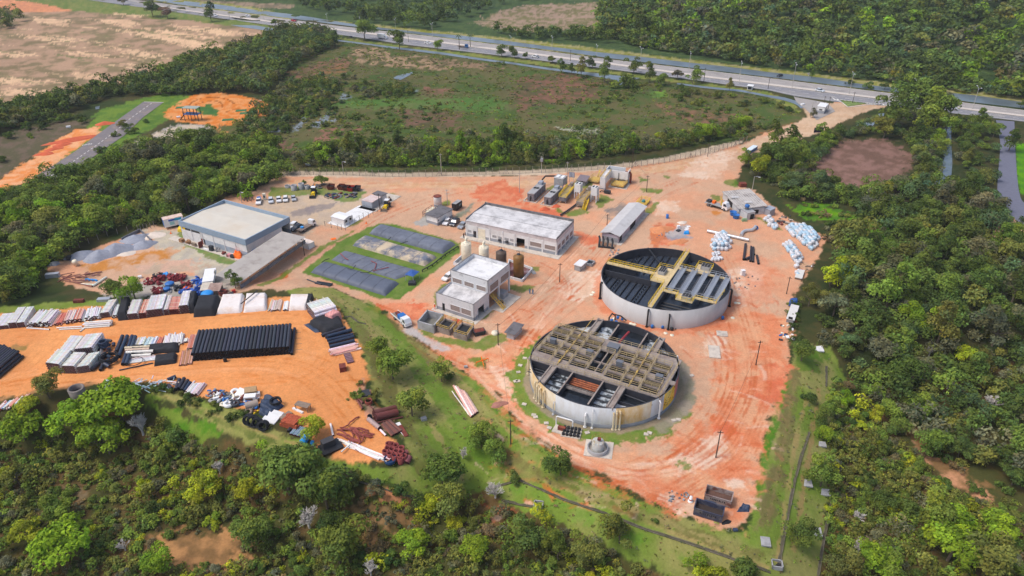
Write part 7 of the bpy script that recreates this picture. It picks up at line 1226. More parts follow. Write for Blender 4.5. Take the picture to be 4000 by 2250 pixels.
tarp('red and white striped sheet on the black netting',[(1268,1258),(1300,1264),(1338,1246),(1312,1230)],2.3,mat('striped_sheet',lin(216,150,146),.7,var=.25,scale=.8,stretch=(3,.2,1)),rough=.1)
tarp('dark blue torn sheet on the ground at the netting corner',[(1186,1268),(1230,1300),(1250,1298),(1212,1262)],.3,mNavy,rough=.2)
for i,(a_,b_,c_) in enumerate((((1258,1316),(1350,1286),0),((1272,1324),(1372,1296),1),((1278,1334),(1380,1312),1),((1284,1346),(1384,1320),1),((1288,1360),(1386,1336),1),((1280,1330),(1376,1304),2))): pipe(pt(*a_,.45 if c_<2 else 1.2),pt(*b_,.45 if c_<2 else 1.2),.42,(NB if c_ else BK)[0],mesh=UPB,look='thick dark blue pipe' if c_ else 'thick black pipe',place='at the right edge of the pipe yard')
pile('thin pink pipe of the row below the thick blue pipes',(1300,1394),(1284,1370),(108,-26),8,2,[PK[3],WP[0],PK[1]],False,'thin pink pipes at the right edge of the yard',jit=.3,taper=1)
for i in range(6): pipe(pt(1344+i*2.5,1390+i*6,.25),pt(1370+i*2.5,1384+i*6,.25),.26,(.26,.14,.16),look='short purple pipe',place='in the row at the right edge of the yard')
# middle row
pile('black corrugated pipe of the stack cut by the left picture edge',(94,1400),(-6,1366),(-100,84),12,3,BK,False,'black pipes at the left picture edge',UPR,jit=.15,taper=1)
for lab,q in (('strapped white pipe bundle, front left of the five in the middle row',((190,1452),(246,1459))),('strapped white pipe bundle, front middle of the five in the middle row',((250,1459),(302,1460))),('strapped grey-white pipe bundle, front right of the five in the middle row',((306,1460),(356,1452)))): pile(lab,*q,(46,-54),10,8,WP if 'grey' not in lab else [WP[3],WP[1]])
for lab,q in (('strapped white pipe bundle, back left of the five in the middle row',((240,1398),(296,1400))),('strapped white pipe bundle, back right of the five in the middle row',((300,1400),(374,1392)))): pile(lab,*q,(44,-58),11,8,WP)
pile('grey-white loose pipe leaning on the right of the five strapped bundles',(362,1446),(378,1440),(40,-100),3,4,[WP[3],WP[1]],False,'pipes leaning beside the strapped bundles',jit=.2,taper=1)
for i in range(16):
    x,y=rnd.uniform(384,450),rnd.uniform(1345,1440); g=rnd.uniform(0,3.1); l=rnd.uniform(8,20); pipe(pt(x,y,rnd.uniform(.3,1.1)),pt(x+l*math.cos(g),y-l*.7*math.sin(g),rnd.uniform(.3,1.3)),rnd.uniform(.25,.45),rnd.choice(NB+BK),mesh=UPB,label='short black pipe offcut in the heap beside the strapped white bundles',group='black pipe offcuts')
def coil(label,px,py,r,M,n=5,tr=.09,z=.2,tilt=0.,cat='hose coil'):
    mb=MB(); g=random.Random(int(px))
    for k in range(n):
        rr=r*g.uniform(.8,1.05); ox,oy=g.uniform(-.12,.12),g.uniform(-.12,.12); mb.tube([(ox+rr*math.cos(i*.2618),oy+rr*math.sin(i*.2618),k*tr*1.6+g.uniform(-.03,.03)) for i in range(25)],tr,5,caps=False)
    o=mb.build('hose_coil',M); o.location=pt(px,py,z); o.rotation_euler=(tilt,0,0); return tag(o,label,cat)
coil('big black hose coil lying before the black pipe offcuts',428,1412,1.9,mBlack,7,.13,.3); coil('blue-grey hose coil on top of the black pipe offcuts',412,1362,1.1,mNavy,4,.22,1.0)
for a_,b_,c_,r_ in (((470,1394),(506,1320),(.45,.62,.72),.18),((456,1380),(482,1322),BK[0],.45),((466,1400),(500,1322),NB[0],.45),((482,1430),(520,1322),NB[0],.45),((495,1430),(532,1324),NB[1],.45),((358,1452),(400,1420),BK[1],.42),((394,1452),(412,1420),BK[1],.4)): pipe(pt(*a_,r_+.05),pt(*b_,r_+.3),r_,c_,mesh=UPB,look='long pale blue pipe' if c_[2]>.5 else 'long navy pipe' if c_ in NB else 'thick black pipe piece',place='beside the black offcut heap')
pile('cream loose pipe of the short row behind the black sheets',(518,1366),(560,1362),(20,-42),8,2,[(.72,.66,.52),WP[0]],False,'cream pipes in the middle row',jit=.2,taper=1); pile('white and pale blue loose pipe of the row behind the black sheets',(560,1362),(606,1358),(18,-38),8,2,[WP[0],(.55,.66,.70)],False,'white and pale blue pipes in the middle row',jit=.2,taper=1); pile('orange loose pipe in the row behind the black sheets',(606,1356),(632,1354),(16,-32),4,2,[PK[2]],False,'orange pipes in the middle row',jit=.15,taper=1); pile('grey-white loose pipe of the row left of the thin pink pipes',(634,1356),(716,1346),(8,-40),13,2,[WP[3],WP[1],WP[0]],False,'grey-white pipes in the middle row',jit=.3,taper=1)
pile('crosswise tan pipe sticking out of the black sheets',(496,1400),(494,1364),(104,-6),4,2,TN+[WP[1]],False,'tan crosswise pipes',jit=.1,taper=1,r=.36); pile('thin white crosswise pipe before the black sheets',(494,1424),(492,1402),(124,-16),6,1,WP,False,'thin white crosswise pipes',jit=.3,r=.14)
for lab,q in (('black sheet over crosswise pipes, left piece of the middle row',[(514,1396),(566,1392),(566,1356),(516,1358)]),('black sheet over crosswise pipes, upper right piece of the middle row',[(572,1384),(700,1378),(702,1346),(566,1358)]),('black sheet rolled over pipes, lower right piece of the middle row',[(602,1432),(690,1420),(694,1386),(606,1398)])): tarp(lab,q,1.2,mTarp)
coil('thin black hose ring on the white crosswise pipes',530,1420,1.7,mBlack,2,.07,.6); pipe(pt(466,1448,.15),pt(598,1420,.15),.14,NB[0],'thin dark blue pipe lying in front of the black sheets',None,UPB)
pile('thin pink pipe of the row left of the big black stack',(728,1368),(758,1364),(14,-54),9,3,PK,False,'thin pink pipes left of the black stack',jit=.15,taper=1); pile('thin orange-brown pipe in the row left of the big black stack',(698,1430),(752,1424),(12,-58),14,2,[(.42,.20,.10),(.52,.26,.14),PK[1]],False,'orange-brown pipes left of the black stack',jit=.15,taper=1); pile('short white pipe piece by the thin pink row',(716,1342),(736,1338),(4,-14),4,2,WP,False,'short white pieces',jit=.1,taper=1)
pile('long black corrugated pipe in the big stack in the middle of the pipe yard',(752,1412),(1136,1384),(18,-92),26,3,BK,False,'black corrugated pipes of the big stack',UPR)
pipe(pt(1140,1388,.4),pt(1152,1288,.4),.38,BK[0],'single black corrugated pipe lying at the right side of the big stack',None,UPR)
mb=MB(); mb.lathe([(.0,0),(.42,0),(.42,1.1),(.3,1.15)],14); o=mb.build('black_drum',mBlack); o.location=pt(881,1412); tag(o,'small black drum standing in front of the big black stack','drum')
for i in range(4): mb=MB(); a_=pt(1152+i*2,1300+i*22,.03); mb.beam(a_,a_+Vector((1.4,.1,0)),.08,.06); tag(mb.build('timber_batten',mOldWood),'thin timber batten on the soil right of the big black stack','batten','battens beside the black stack')
# near row
pile('coloured loose pipe of the pink and blue row at the lower left edge',(-14,1618),(92,1586),(30,-40),14,2,PK+[WP[0],(.25,.38,.6)],False,'coloured pipes at the lower left edge',jit=.3,taper=1)
t=thing('concrete_manhole','big round grey concrete manhole ring at the near yard edge','ring',pt(310,1552)); mb=MB(); mb.lathe([(1.55,0),(1.65,2.4),(1.3,2.5),(1.3,.3)],26); mb.build('ring_wall',mat('manhole_concrete',lin(126,118,114),.9,var=.2,scale=1.5),t,True); mb=MB(); mb.lathe([(1.3,1.2),(.01,1.2)],20); mb.build('ring_bottom',mDark,t)
pipe(pt(412,1540,.6),pt(428,1504,1.3),.55,(.62,.68,.72),'thick pale pipe leaning on navy sheeting at the near yard edge'); tarp('navy sheeting under the thick pale pipe at the near yard edge',[(404,1530),(470,1524),(474,1500),(420,1498)],.7,mNavy); o=MB().box((0,0,.7),(2.2,1.3,1.3),0,0,.95).build('crate',mGreyConc); o.location=pt(402,1546); o.rotation_euler=(.2,.1,.5); tag(o,'tilted grey box left of the leaning pale pipe','crate')
for i in range(46):
    x,y=rnd.uniform(505,680),rnd.uniform(1490,1532); g=rnd.gauss(.5,.6); l=rnd.uniform(12,38); c_=rnd.choice([WP[0],WP[1],(.45,.58,.66),(.36,.52,.62),PK[3]]); pipe(pt(x,y,rnd.uniform(.1,.8)),pt(x+l*math.cos(g),y-l*.6*math.sin(g),rnd.uniform(.1,.9)),rnd.uniform(.07,.13),c_,'thin white or pale blue pipe in the tangled heap at the near yard edge','tangled thin pipes')
for a_,b_ in (((688,1528),(704,1490)),((700,1524),(722,1486)),((712,1530),(736,1494)),((724,1534),(746,1502)),((656,1490),(690,1478)),((660,1510),(672,1528))): pipe(pt(*a_,.45),pt(*b_,.6),.42,rnd.choice(BK+NB),mesh=UPB,look='thick black pipe piece',place='right of the tangled thin pipes')
pile('thick pinkish white pipe of the slanting row above the grass wedge',(716,1546),(776,1548),(34,-44),8,2,[(.76,.66,.64),WP[0],(.7,.58,.56)],False,'thick pinkish white pipes at the near edge',jit=.3,taper=1)
def ring(label,px,py,r,h,M,ri=.6,z=0.,tilt=(0,0,0),name='ring',cat='ring',group=None):
    mb=MB(); mb.lathe([(r,0),(r,h),(r*ri,h),(r*ri,0),(r,0)],18); o=mb.build(name,M,None,True); o.location=pt(px,py,z); o.rotation_euler=tilt; tag(o,label,cat,group); return o
for i,(px,py,r,M,lab) in enumerate(((832,1566,.9,mGreyConc,'thin grey ring at the left of the scrap heap'),(848,1570,1.,mGreyConc,'grey disc ring right of the thin grey ring'),(876,1582,.95,mIvory,'pale ring under the orange hose of the scrap heap'),(894,1584,1.1,mWhiteP,'white spool lowest in the scrap heap'),(887,1560,.95,mSteel,'dark steel ring in the scrap heap centre'),(904,1556,.9,mIvory,'pale ring near the white washing-machine box'),(920,1538,1.,mWhiteP,'white wheel beside the white panels'),(920,1582,1.,mSteel,'dark spool right of the white spool'),(970,1612,.95,mOldWood,'brown hoop above the black hose coils'))): ring(lab,px,py,r,.5 if 'spool' in lab or 'wheel' in lab else .25,M,.45,.2,(rnd.uniform(-.2,.4),rnd.uniform(-.3,.3),0))
def crate(label,px,py,d,M,rz=0.,z=0.,tilt=0.,name='crate',cat='box'):
    mb=MB(); mb.box((0,0,d[2]/2),d,0,0,.96); o=mb.build(name,M); o.location=pt(px,py,z); o.rotation_euler=(tilt,tilt*.5,rz); return tag(o,label,cat)
crate('tan weathered box on the scrap heap',982,1542,(2.6,1.8,1.3),mat('tan_box',lin(168,140,104),.8,var=.2),.3,.3,.1)
t=thing('metal_cabinet','white open fronted metal cabinet lying in the scrap heap','cabinet',pt(981,1566,.2),.12); MB().bx(-1.2,1.2,-.7,.7,0,1.3).build('body',mWhiteP,t); MB().bx(-.9,.6,-.75,-.7,.25,1.05).build('opening',mat('brown_inside',lin(120,92,74),.9),t)
crate('white panel pile on the scrap heap',938,1548,(2.0,3.2,.4),mWhiteP,-.35,.3,.25); crate('small white box at the top right of the scrap heap',1008,1546,(1,.9,.9),mWhiteP,.3)
t=thing('concrete_pipe','short wide concrete pipe lying before the navy liner','pipe',pt(986,1592,.75),R(25)); mb=MB(); mb.tube([(-1.3,0,0),(1.3,0,0)],.85,18,caps=False); mb.tube([(1.3,0,0),(-1.3,0,0)],.68,18,caps=False); mb.build('shell',mat('old_concrete',lin(156,142,132),.9,var=.15),t,True); MB().lathe([(.01,0),(.68,0)],14).build('bore',mDark,t).rotation_euler=(0,R(90),0)
tarp('crumpled navy liner beside the scrap heap',[(1010,1590),(1062,1622),(1112,1586),(1040,1540)],.9,mNavy,rough=.5); tarp('navy liner sheets rolled below the crumpled liner',[(1012,1620),(1046,1634),(1062,1608),(1016,1588)],.7,mNavy,rough=.3); coil('black hose coil on the crumpled navy liner',1080,1586,1.1,mBlack,4,.12,1.0)
for i,(px,py,r) in enumerate(((978,1650,1.1),(994,1656,1.1),(1010,1662,1.,),(1036,1674,1.0))): coil(('black hose coil, leftmost of the row below the yellow bits','black hose coil, second in the row below the yellow bits','black hose coil, third in the row below the yellow bits','black hose coil, rightmost and single below the white panel')[i],px,py,r,mBlack,5,.14,.9,R(65))
for px,py in((998,1614),(1004,1610)): crate('bright yellow plastic bit near the black hose coils',px,py,(.9,.3,.3),mYel,1.0)['group']='yellow bits'
crate('large square white panel lying flat above the brick stack',1066,1632,(3.3,3.6,.15),mWhite,-.36,.3,.08,'flat_sheet','panel')
t=thing('brick_stack','stack of orange hollow bricks with crumbled top beside the white panel','brick stack',pt(1144,1658),R(-22)); mBr=mat('clay_bricks',lin(168,80,52),.9,var=.3,scale=2.4,dirt=lin(130,60,40),dscale=1.5); mb=MB()
for i in range(9):
    for j in range(6):
        h_=1.5 if .5<i<7.5 else rnd.uniform(.6,1.3); mb.box((-1.9+i*.46,-1.2+j*.46,h_/2),(.45,.45,h_+rnd.uniform(-.12,.1)))
mb.build('bricks',mBr,t); mb=MB()
for i in range(14): mb.box((rnd.uniform(-2.5,-1.4),rnd.uniform(-.6,1.4),.15),(.4,.2,.2),rnd.uniform(0,3))
mb.build('loose_bricks',mBr,t)
crate('white trough behind the brick stack',1164,1606,(.5,3.0,.35),mWhiteP,1.0); crate('weathered plank heap beside the brick stack',1118,1628,(1.2,2.6,.5),mOldWood,-.6)
t=thing('timber_table','rough timber table with plank top above the brick stack','table',pt(1186,1600),R(-20)); MB().box((0,0,1.4),(3.2,1.5,.1)).build('table_top',mOldWood,t)
for x in(-1.4,1.4):
    for y in(-.6,.6): MB().box((x,y,.7),(.12,.12,1.4)).build('leg',mOldWood,t)
for i in range(6): pipe(pt(1134+i*7,1700+i*2,.25+(i%2)*.1),pt(1162+i*7,1668+i*2,.3),.24,(.22,.30,.40),look='blue-grey pipe',place='beside the bright cyan tarpaulin')
for i in range(3): pipe(pt(1126+i*9,1690-i*5,.3),pt(1140+i*9,1668-i*5,.35),.3,BK[0],mesh=UPB,look='black pipe end',place='above the blue-grey pipes')
tarp('bright cyan tarpaulin crumpled under the yard tree',[(1170,1730),(1196,1738),(1216,1702),(1190,1696)],.9,mCyan,rough=.5); tarp('cyan tarpaulin scrap right of the yard tree',[(1212,1740),(1226,1744),(1228,1722),(1216,1720)],.4,mCyan,rough=.3)
t=thing('black_tank','black rectangular plastic tank on dark frames at the yard tip','tank',pt(1284,1744),R(35)); MB().box((0,0,1.0),(2.6,1.6,1.5),0,0,.93).build('body',mat('dark_plastic',lin(62,62,66),.6,var=.1),t); MB().box((.2,-.6,.2),(4.2,3.2,.4)).build('base_frame',mBlack,t)
pipe(pt(1302,1706,.3),pt(1292,1660,.3),.22,WP[0],'single short white pipe left of the red hose tangle')
for i in range(16):
    mb=MB(); x,y=1315+rnd.uniform(0,60),1670+rnd.uniform(0,40); g=rnd.gauss(-.35,.35); q=[]
    for k in range(9): q.append(pt(x,y,.15+.5*math.sin(k/8*3.1)*rnd.uniform(.3,1))); x+=13*math.cos(g); y-=9*math.sin(g); g+=rnd.gauss(0,.28)
    mb.tube(q,rnd.uniform(.1,.17),6); tag(mb.build('hose',mat('red_brown_hose',lin(140,70,62),.7,var=.2)),'red-brown hose in the tangle at the near tip of the yard','hose','red-brown hoses in a tangle')
for i in range(44):
    f=i/43; x,y=1300+rnd.uniform(0,60)+f*90,1722+f*46+rnd.uniform(-6,8); l=rnd.uniform(40,110); pipe(pt(x,y,rnd.uniform(.1,.6)),pt(min(1540,x+l),y+l*.40+rnd.uniform(-5,5),rnd.uniform(.1,.5)),rnd.uniform(.1,.16),rnd.choice(WP+PK[3:]),'thin white pipe in the loose heap at the near tip of the yard','thin white pipes at the yard tip')
pipe(pt(1334,1776,.7),pt(1375,1740,.7),.13,WP[0],'white pipe lying crosswise on the loose white heap')
for i,(x,y) in enumerate(((1532,1752),(1548,1756),(1517,1766),(1534,1772),(1551,1778),(1570,1766),(1507,1780),(1525,1788),(1544,1796),(1568,1782),(1563,1796),(1580,1798),(1566,1808),(1520,1750))): o=ring('upright terracotta pipe standing in the cluster at the yard tip',x,y,.62,1.3,mat('terracotta',lin(132,60,58),.8,var=.2,scale=1.5),.72,0,(0,0,0),'clay_pipe','clay pipe','terracotta pipes standing together'); 
pipe(pt(1590,1818,.6),pt(1602,1792,.6),.6,(.20,.055,.055),'terracotta pipe lying on its side at the end of the cluster'); pipe(pt(1582,1776,.5),pt(1594,1772,.5),.5,(.22,.07,.065),'small terracotta pipe lying behind the cluster')
t=thing('round_tub','dark blue round tub at the end of the loose white pipes','tub',pt(1524,1804)); mb=MB(); mb.lathe([(1.0,0),(1.2,.9),(1.1,.9),(.95,.1),(.01,.1)],20); mb.build('shell',mat('navy_plastic',lin(30,62,104),.5),t,True)
for a_,b_,r_,lab in (((1462,1626),(1546,1606),.75,'big rusty pipe with patched top, the far one of the pair'),((1468,1642),(1552,1622),.78,'big rusty red pipe, the near one of the pair'),((1470,1656),(1574,1632),.22,'long rusty beam lying before the two big rusty pipes'),((1394,1562),(1416,1600),.2,'thin rusty pipe on the soil above the big rusty pipes'),((1404,1564),(1418,1578),.25,'short rusty pipe beside the thin rusty one'),((1428,1570),(1458,1600),.13,'thin brown pipe right of the short rusty one')): pipe(pt(*a_,r_),pt(*b_,r_),r_,(.17,.05,.045),lab)
pipe(pt(1440,1644,.5),pt(1484,1680,.5),.5,(.42,.26,.25),'flanged pinkish pipe slanting below the rusty beam'); pipe(pt(1486,1682,.2),pt(1508,1704,.2),.22,WP[0],'white pipe stub continuing the flanged pipe')
for i in range(9): pipe(pt(1492+i*4,1660-i*1.5,.2+.12*(i%3)),pt(1532+i*5,1706-i*2.6,.2+.1*(i%2)),.2,rnd.choice([(.14,.05,.04),(.20,.075,.05)]),'rusty flat bar in the fan shaped heap','fan of rusty bars')
for i,(a_,b_) in enumerate((((1545,1650),(1584,1716)),((1556,1648),(1576,1700)),((1562,1656),(1588,1716)))): crate(('white sheet strip right of the rusty bars','thin white strip right of the rusty bars','dark red sheet on the white strips')[i],(a_[0]+b_[0])/2,(a_[1]+b_[1])/2,(.9,3.8,.12),(mWhiteP,mWhiteP,mRust)[i],R(28),.1*i)
ring('dark rusty ring standing by the scrap at the bank',1441,1576,.8,.8,mRust,.8,.1); crate('rusty open bin on the orange soil right of the yard',1340,1444,(1.5,1.9,1.2),mRust,.3,0,0,'rusty_bin','bin'); crate('grey crumpled sheet by the bank shrubs',1424,1540,(2.4,2.0,.3),mSteel,.4,.1,.1)
ring('black open ring pair at the end of the big rusty pipes',1446,1636,.5,.9,mBlack,.8)
for i in range(7): pipe(pt(1772+i*8,1510+i*5,.25+.15*(i%3)),pt(1842+i*4,1632-i*3,.25+.12*(i%2)),.24,rnd.choice([PK[1],PK[3],WP[0]]),look='thick pink pipe' ,place='in the bundle lying on the bank')
for i in range(3): pipe(pt(1766+i*5,1530+i*8,.15),pt(1832+i*5,1624+i*4,.15),.1,WP[1],look='thin white pipe',place='in the bundle lying on the bank')
crate('scrap grey crate on the bank among trees',1656,1640,(1.2,.9,.6),mGreyConc,.4); crate('pale stone box on the terrace slope',1820,1436,(.8,.6,.5),mGreyConc,.2)
# ---------------------------------------------------------------- heaps of earth and stone
def heap(label,px,py,wx,wy,h,M,rz=0.,seed=1,name='gravel_heap',cat='heap'):
    n=18; v=[(0,0,h)]; f=[]
    for j in range(1,9):
        for i in range(n):
            g=2*math.pi*i/n; k=j/8*(1+.12*math.sin(3*g+seed)+.08*math.sin(5*g+seed*2)); z=h*max(0,(1-(j/8)**1.25))*(1+.2*math.sin(4*g+seed)*j/8)+(random.Random(seed*997+j*31+i).random()-.5)*h*.1*(j<8); v.append((k*wx*math.cos(g),k*wy*math.sin(g),z-(.12 if j==8 else 0)))
    for i in range(n): f.append((0,1+i,1+(i+1)%n))
    for j in range(7):
        for i in range(n): a_=1+j*n+i; b_=1+j*n+(i+1)%n; f.append((a_,a_+n,b_+n,b_))
    mb=MB(); mb.add(v,f); o=mb.build(name,M,None,True); o.location=pt(px,py); o.rotation_euler[2]=rz; return tag(o,label,cat)
mGrav=mat('grey_gravel',lin(150,154,166),.95,var=.14,scale=1.2,bump=.5,fine=5); mRedE=mat('red_earth',lin(200,96,62),.95,var=.15,scale=1,bump=.4,fine=4); mOchE=mat('ochre_earth',lin(206,136,92),.95,var=.15,scale=1,bump=.4,fine=4); mSand=mat('pale_sand',lin(214,200,186),.95,var=.1,scale=1,bump=.3)
for lab,a_ in (('largest grey gravel heap, in the middle of the row',(455,980,5.5,4,2.6)),('grey gravel heap left of the largest one',(392,1002,5,3.8,2.3)),('grey gravel heap with white drum, left end of the row',(314,1002,4.2,3,1.7)),('grey gravel heap in the concrete bay behind the row',(528,935,4.6,3.4,1.5)),('rounded grey gravel heap at the right end of the row',(560,960,4,2.8,1.7)),('small grey gravel heap set apart to the left',(212,1032,1.8,1.4,.9))): heap(lab,*a_,mGrav,.6,a_[0])
heap('flat white sand heap beside the gravel bay',596,922,4.2,2.8,.6,mSand,.5,3); heap('low whitish sand heap before the gravel row',496,992,3,1.6,.6,mSand,.4,5)
for lab,a_ in (('oval red earth heap at the end of the training road strip',(411,484,4.5,2.6,1.2)),('long red earth ridge beside the training road',(282,548,11,3,1.2)),('small red earth heap below the long ridge',(240,568,4,2.2,.8)),('small red earth heap, second below the long ridge',(210,583,4,2.2,.8)),('small red earth heap lowest beside the training road',(174,602,4,2.2,.8))): heap(lab,*a_,mRedE,.62 if 'long' in lab else .3,a_[0],'earth_heap')
for lab,a_,M in (('ochre earth mound left of the grey concrete spill',(2584,898,4.5,2.6,1.1),mOchE),('orange earth mound behind the rear tank',(2650,945,4,1.6,.8),mOchE),('small red earth mound before the right separator tank',(2128,818,2,1.4,.9),mRedE),('small red earth mound beside the separator base',(2172,806,1.8,1.3,.7),mRedE),('pale sand mound on the bare yard',(2665,870,1.8,1.2,.5),mSand),('red earth pile beside the control building',(1776,1258,2.2,1.2,.8),mRedE),('dark soil crescent beside the navy skip',(2838,2040,1.1,.5,.3),mDark),('reddish stone heap by the red track',(1950,1580,2.2,1.,.4),mat('brown_stones',lin(160,110,96),.95,var=.25,scale=2))): heap(lab,*a_,M,.4,a_[0],'earth_heap')
t=thing('storage_bay','low concrete bay wall round a gravel heap','bay',pt(528,935)); mb=MB(); q=[pt(*z)-pt(528,935) for z in((478,942),(548,906),(592,946))]; [wside(mb,(a_.x,a_.y),(b_.x,b_.y),-.2,1.1,th=.2) for a_,b_ in zip(q,q[1:])]; mb.build('wall',mBlock,t)
# ---------------------------------------------------------------- bulk bags
mBag=mat('woven_bag','object',.7,var=.1,scale=2.2,obj=False,bump=.3)
def bagmesh(seed):
    g=random.Random(seed); mb=MB(); n=6; v=[]; f=[]
    prof=[(.34,0),(.46,.05),(.51,.3),(.52,.55),(.5,.84),(.45,.93),(.2,.96),(.08,1.03)]
    for k,(r,z) in enumerate(prof):
        for i in range(10):
            a_=i*.6283; s=1/max(abs(math.cos(a_)),abs(math.sin(a_)))**.85; j=1+g.uniform(-.06,.06); v.append((r*s*math.cos(a_)*j,r*s*math.sin(a_)*j,z*(1+g.uniform(-.03,.03))))
    for k in range(len(prof)-1):
        for i in range(10): f.append((k*10+i,k*10+(i+1)%10,(k+1)*10+(i+1)%10,(k+1)*10+i))
    f.append(tuple(range((len(prof)-1)*10,len(prof)*10))); mb.add(v,f); o=mb.build('bulk_bag',mBag,None,True); COL.objects.unlink(o); return o.data
BAGS=[bagmesh(i) for i in range(5)]
def bags(px,place,blue,s=1.,tiers=1,gap=.95,group=None,n=200):
    pw=[(float(a_),float(b_)) for a_,b_,_ in (P(*q) for q in px)]; A=np.array(pw)
    for T in range(tiers):
        out=[]
        y=A[:,1].min()
        while y<A[:,1].max():
            x=A[:,0].min()+rnd.uniform(0,.4)
            while x<A[:,0].max():
                d=sdist(np.array([x]),np.array([y]),pw)[0]
                if d<-.15-T*1.0:
                    b_=rnd.random()<blue; o=bpy.data.objects.new('bulk_bag',BAGS[rnd.randrange(5)]); COL.objects.link(o); xx,yy=x+rnd.uniform(-.12,.12),y+rnd.uniform(-.12,.12); o.location=(xx,yy,float(H(xx,yy))+T*.92*s); o.rotation_euler=(rnd.gauss(0,.06),rnd.gauss(0,.06),rnd.uniform(0,6)); o.scale=(s*rnd.uniform(.92,1.08),s*rnd.uniform(.92,1.08),s*rnd.uniform(.85,1.1)); o.color=(.40,.56,.68,1) if b_ else (.60,.61,.64,1)
                    tag(o,('pale blue' if b_ else 'white')+' bulk bag '+place+(' upper layer' if T else ' ground layer'),'bulk bag',group or 'bulk bags '+place)
                x+=gap*1.12*s
            y+=gap*1.08*s
bags([(2772,978),(2778,942),(2796,918),(2832,914),(2856,950),(2852,978),(2800,985)],'in the heap below the silver pipe,',.15,1.12,2); bags([(2778,1006),(2782,986),(2812,988),(2816,1000)],'in the little heap of small bags,',.0,.8,1); bags([(2770,1022),(2776,1006),(2824,1004),(2824,1016),(2800,1026)],'in the low row nearest the rear tank,',0.,.85,1)
bags([(2980,858),(3000,846),(3020,858),(3036,882),(3030,902),(3006,890)],'in the heap by the tin store,',.3,1.05,2); bags([(3060,896),(3084,884),(3140,884),(3180,908),(3204,936),(3180,984),(3160,982),(3110,936)],'in the big heap against the wood,',.45,1.1,2); bags([(3056,962),(3072,944),(3096,952),(3130,990),(3136,1014),(3118,1040),(3092,1024),(3080,1000)],'in the heap right of the muddy tracks,',.35,1.05,2); bags([(3094,1054),(3124,1052),(3126,1036),(3096,1040)],'in the pair row below the muddy tracks heap,',.1,1.25,1); bags([(3102,1082),(3120,1078),(3124,1056),(3108,1060)],'in the few by the lean-to,',.6,.9,1)
# ---------------------------------------------------------------- yard items on the right
mSilv=mat('silver_pipe',lin(206,206,208),.35,.5,var=.08)
mb=MB(); mb.tube([pt(2762,908,.55),pt(2924,944,.55)],.5,14); tag(mb.build('silver_pipe',mSilv),'long straight silver pipe above the white bag heap','pipe'); mb=MB(); mb.tube([pt(2894,924,.4),pt(2900,912,.5),pt(2912,906,.5),pt(2936,904,.5),pt(2944,900,.6),pt(2950,892,.7)],.5,12); tag(mb.build('silver_pipe',mSilv),'bent silver pipe with blue end right of the straight one','pipe'); ring('blue flange at the end of the bent silver pipe',2952,894,.6,.5,mBlueP,.7,.4,(1.2,0,.5),'pipe_flange','flange')
for a_,b_,r_,lab in (((2904,1018),(2912,958),.38,'black-brown pipe lying alone, leftmost of the dark pipes'),((2930,1024),(2934,966),.3,'dark pipe in the double, left'),((2940,1026),(2942,970),.34,'dark pipe in the double, right'),((2962,1034),(2956,1002),.34,'short dark pipe right of the double'),((2912,1018),(2926,1010),.4,'stub of dark pipe between the long dark pipes'),((2938,980),(2946,998),.3,'bent piece of dark pipe at the double')): pipe(pt(*a_,r_),pt(*b_,r_),r_,(.03,.025,.03),lab,None,UPB)
for px,py,lab in ((2863,840,'blue tub behind, of the two by the tank hut'),(2874,852,'blue tub in front, of the two by the tank hut')): t=thing('water_tub',lab,'tub',pt(px,py)); mb=MB(); mb.lathe([(.9,0),(1.15,1.2),(1.2,1.25),(1.05,1.2),(.9,.9),(.01,.9)],20); mb.build('shell',mBlueP,t,True)
t=thing('roof_tank','blue water tank on a stand above the tank hut','tank',pt(2912,846,2.3)); mb=MB(); mb.lathe([(.01,1.1),(.7,1.1),(.8,1.8),(.5,2.0),(.01,2.05)],18); mb.build('shell',mBlueP,t,True); [MB().box((x,y,.55),(.1,.1,1.1)).build('leg',mSteel,t) for x in(-.4,.4) for y in(-.4,.4)]
crate('pale green box at the tank hut corner',2907,864,(1.6,.9,.9),mat('pale_green',lin(130,160,120),.7)); crate('white cabinet on the rubble beside the bare yard',2900,1074,(1.1,1.1,1.6),mWhiteP,.2); crate('small white box above the yard centre',2650,892,(1,.9,1.),mWhiteP,.1)
for px,py,lab in ((2682,898,'white slab, lowest of three in the yard centre'),(2684,892,'white slab, middle of three in the yard centre'),(2690,885,'white slab, top of three in the yard centre')): crate(lab,px,py,(1.2,.9,.12),mWhiteP,.2,name='slab',cat='slab')
tarp('bright blue crumpled sheet on the grey concrete spill',[(2670,916),(2692,916),(2690,904),(2672,904)],.7,mCyan,rough=.4); crate('dark rubble on the grey concrete spill',2650,902,(1.4,1.,.4),mSteel,.7); ring('dark blue and white barrel alone in the yard',2606,852,.45,1.3,mBlueP,.2,0,(0,0,0),'barrel','barrel')
crate('red-brown tin hut roof at the edge of the right wood',2900,728,(2.4,1.8,1.4),mRust,.1,0,0,'tin_box','hut'); crate('red flat crate on the ground left of the bag row',3130,1058,(1,.8,.4),mRed,.1); tarp('blue-green cloth on the field hut end',[(3080,1196),(3116,1192),(3114,1176),(3082,1178)],1.2,mBlueTarp)
for i in range(110):
    x=rnd.uniform(815,1010); y=rnd.uniform(1520,1560)+(x-815)*.22; crate('small piece of mixed scrap in the heap at the near yard edge',x,y,(rnd.uniform(.3,1.6),rnd.uniform(.15,.7),rnd.uniform(.1,.5)),rnd.choice([mWhiteP,mIvory,mSteel,mGreyConc,mRust,mOldWood,mBlack,mBlueP,mGalv]),rnd.uniform(0,3),rnd.uniform(0,.5),rnd.uniform(-.5,.5),'scrap_piece','scrap')['group']='scrap heap at the near yard edge'
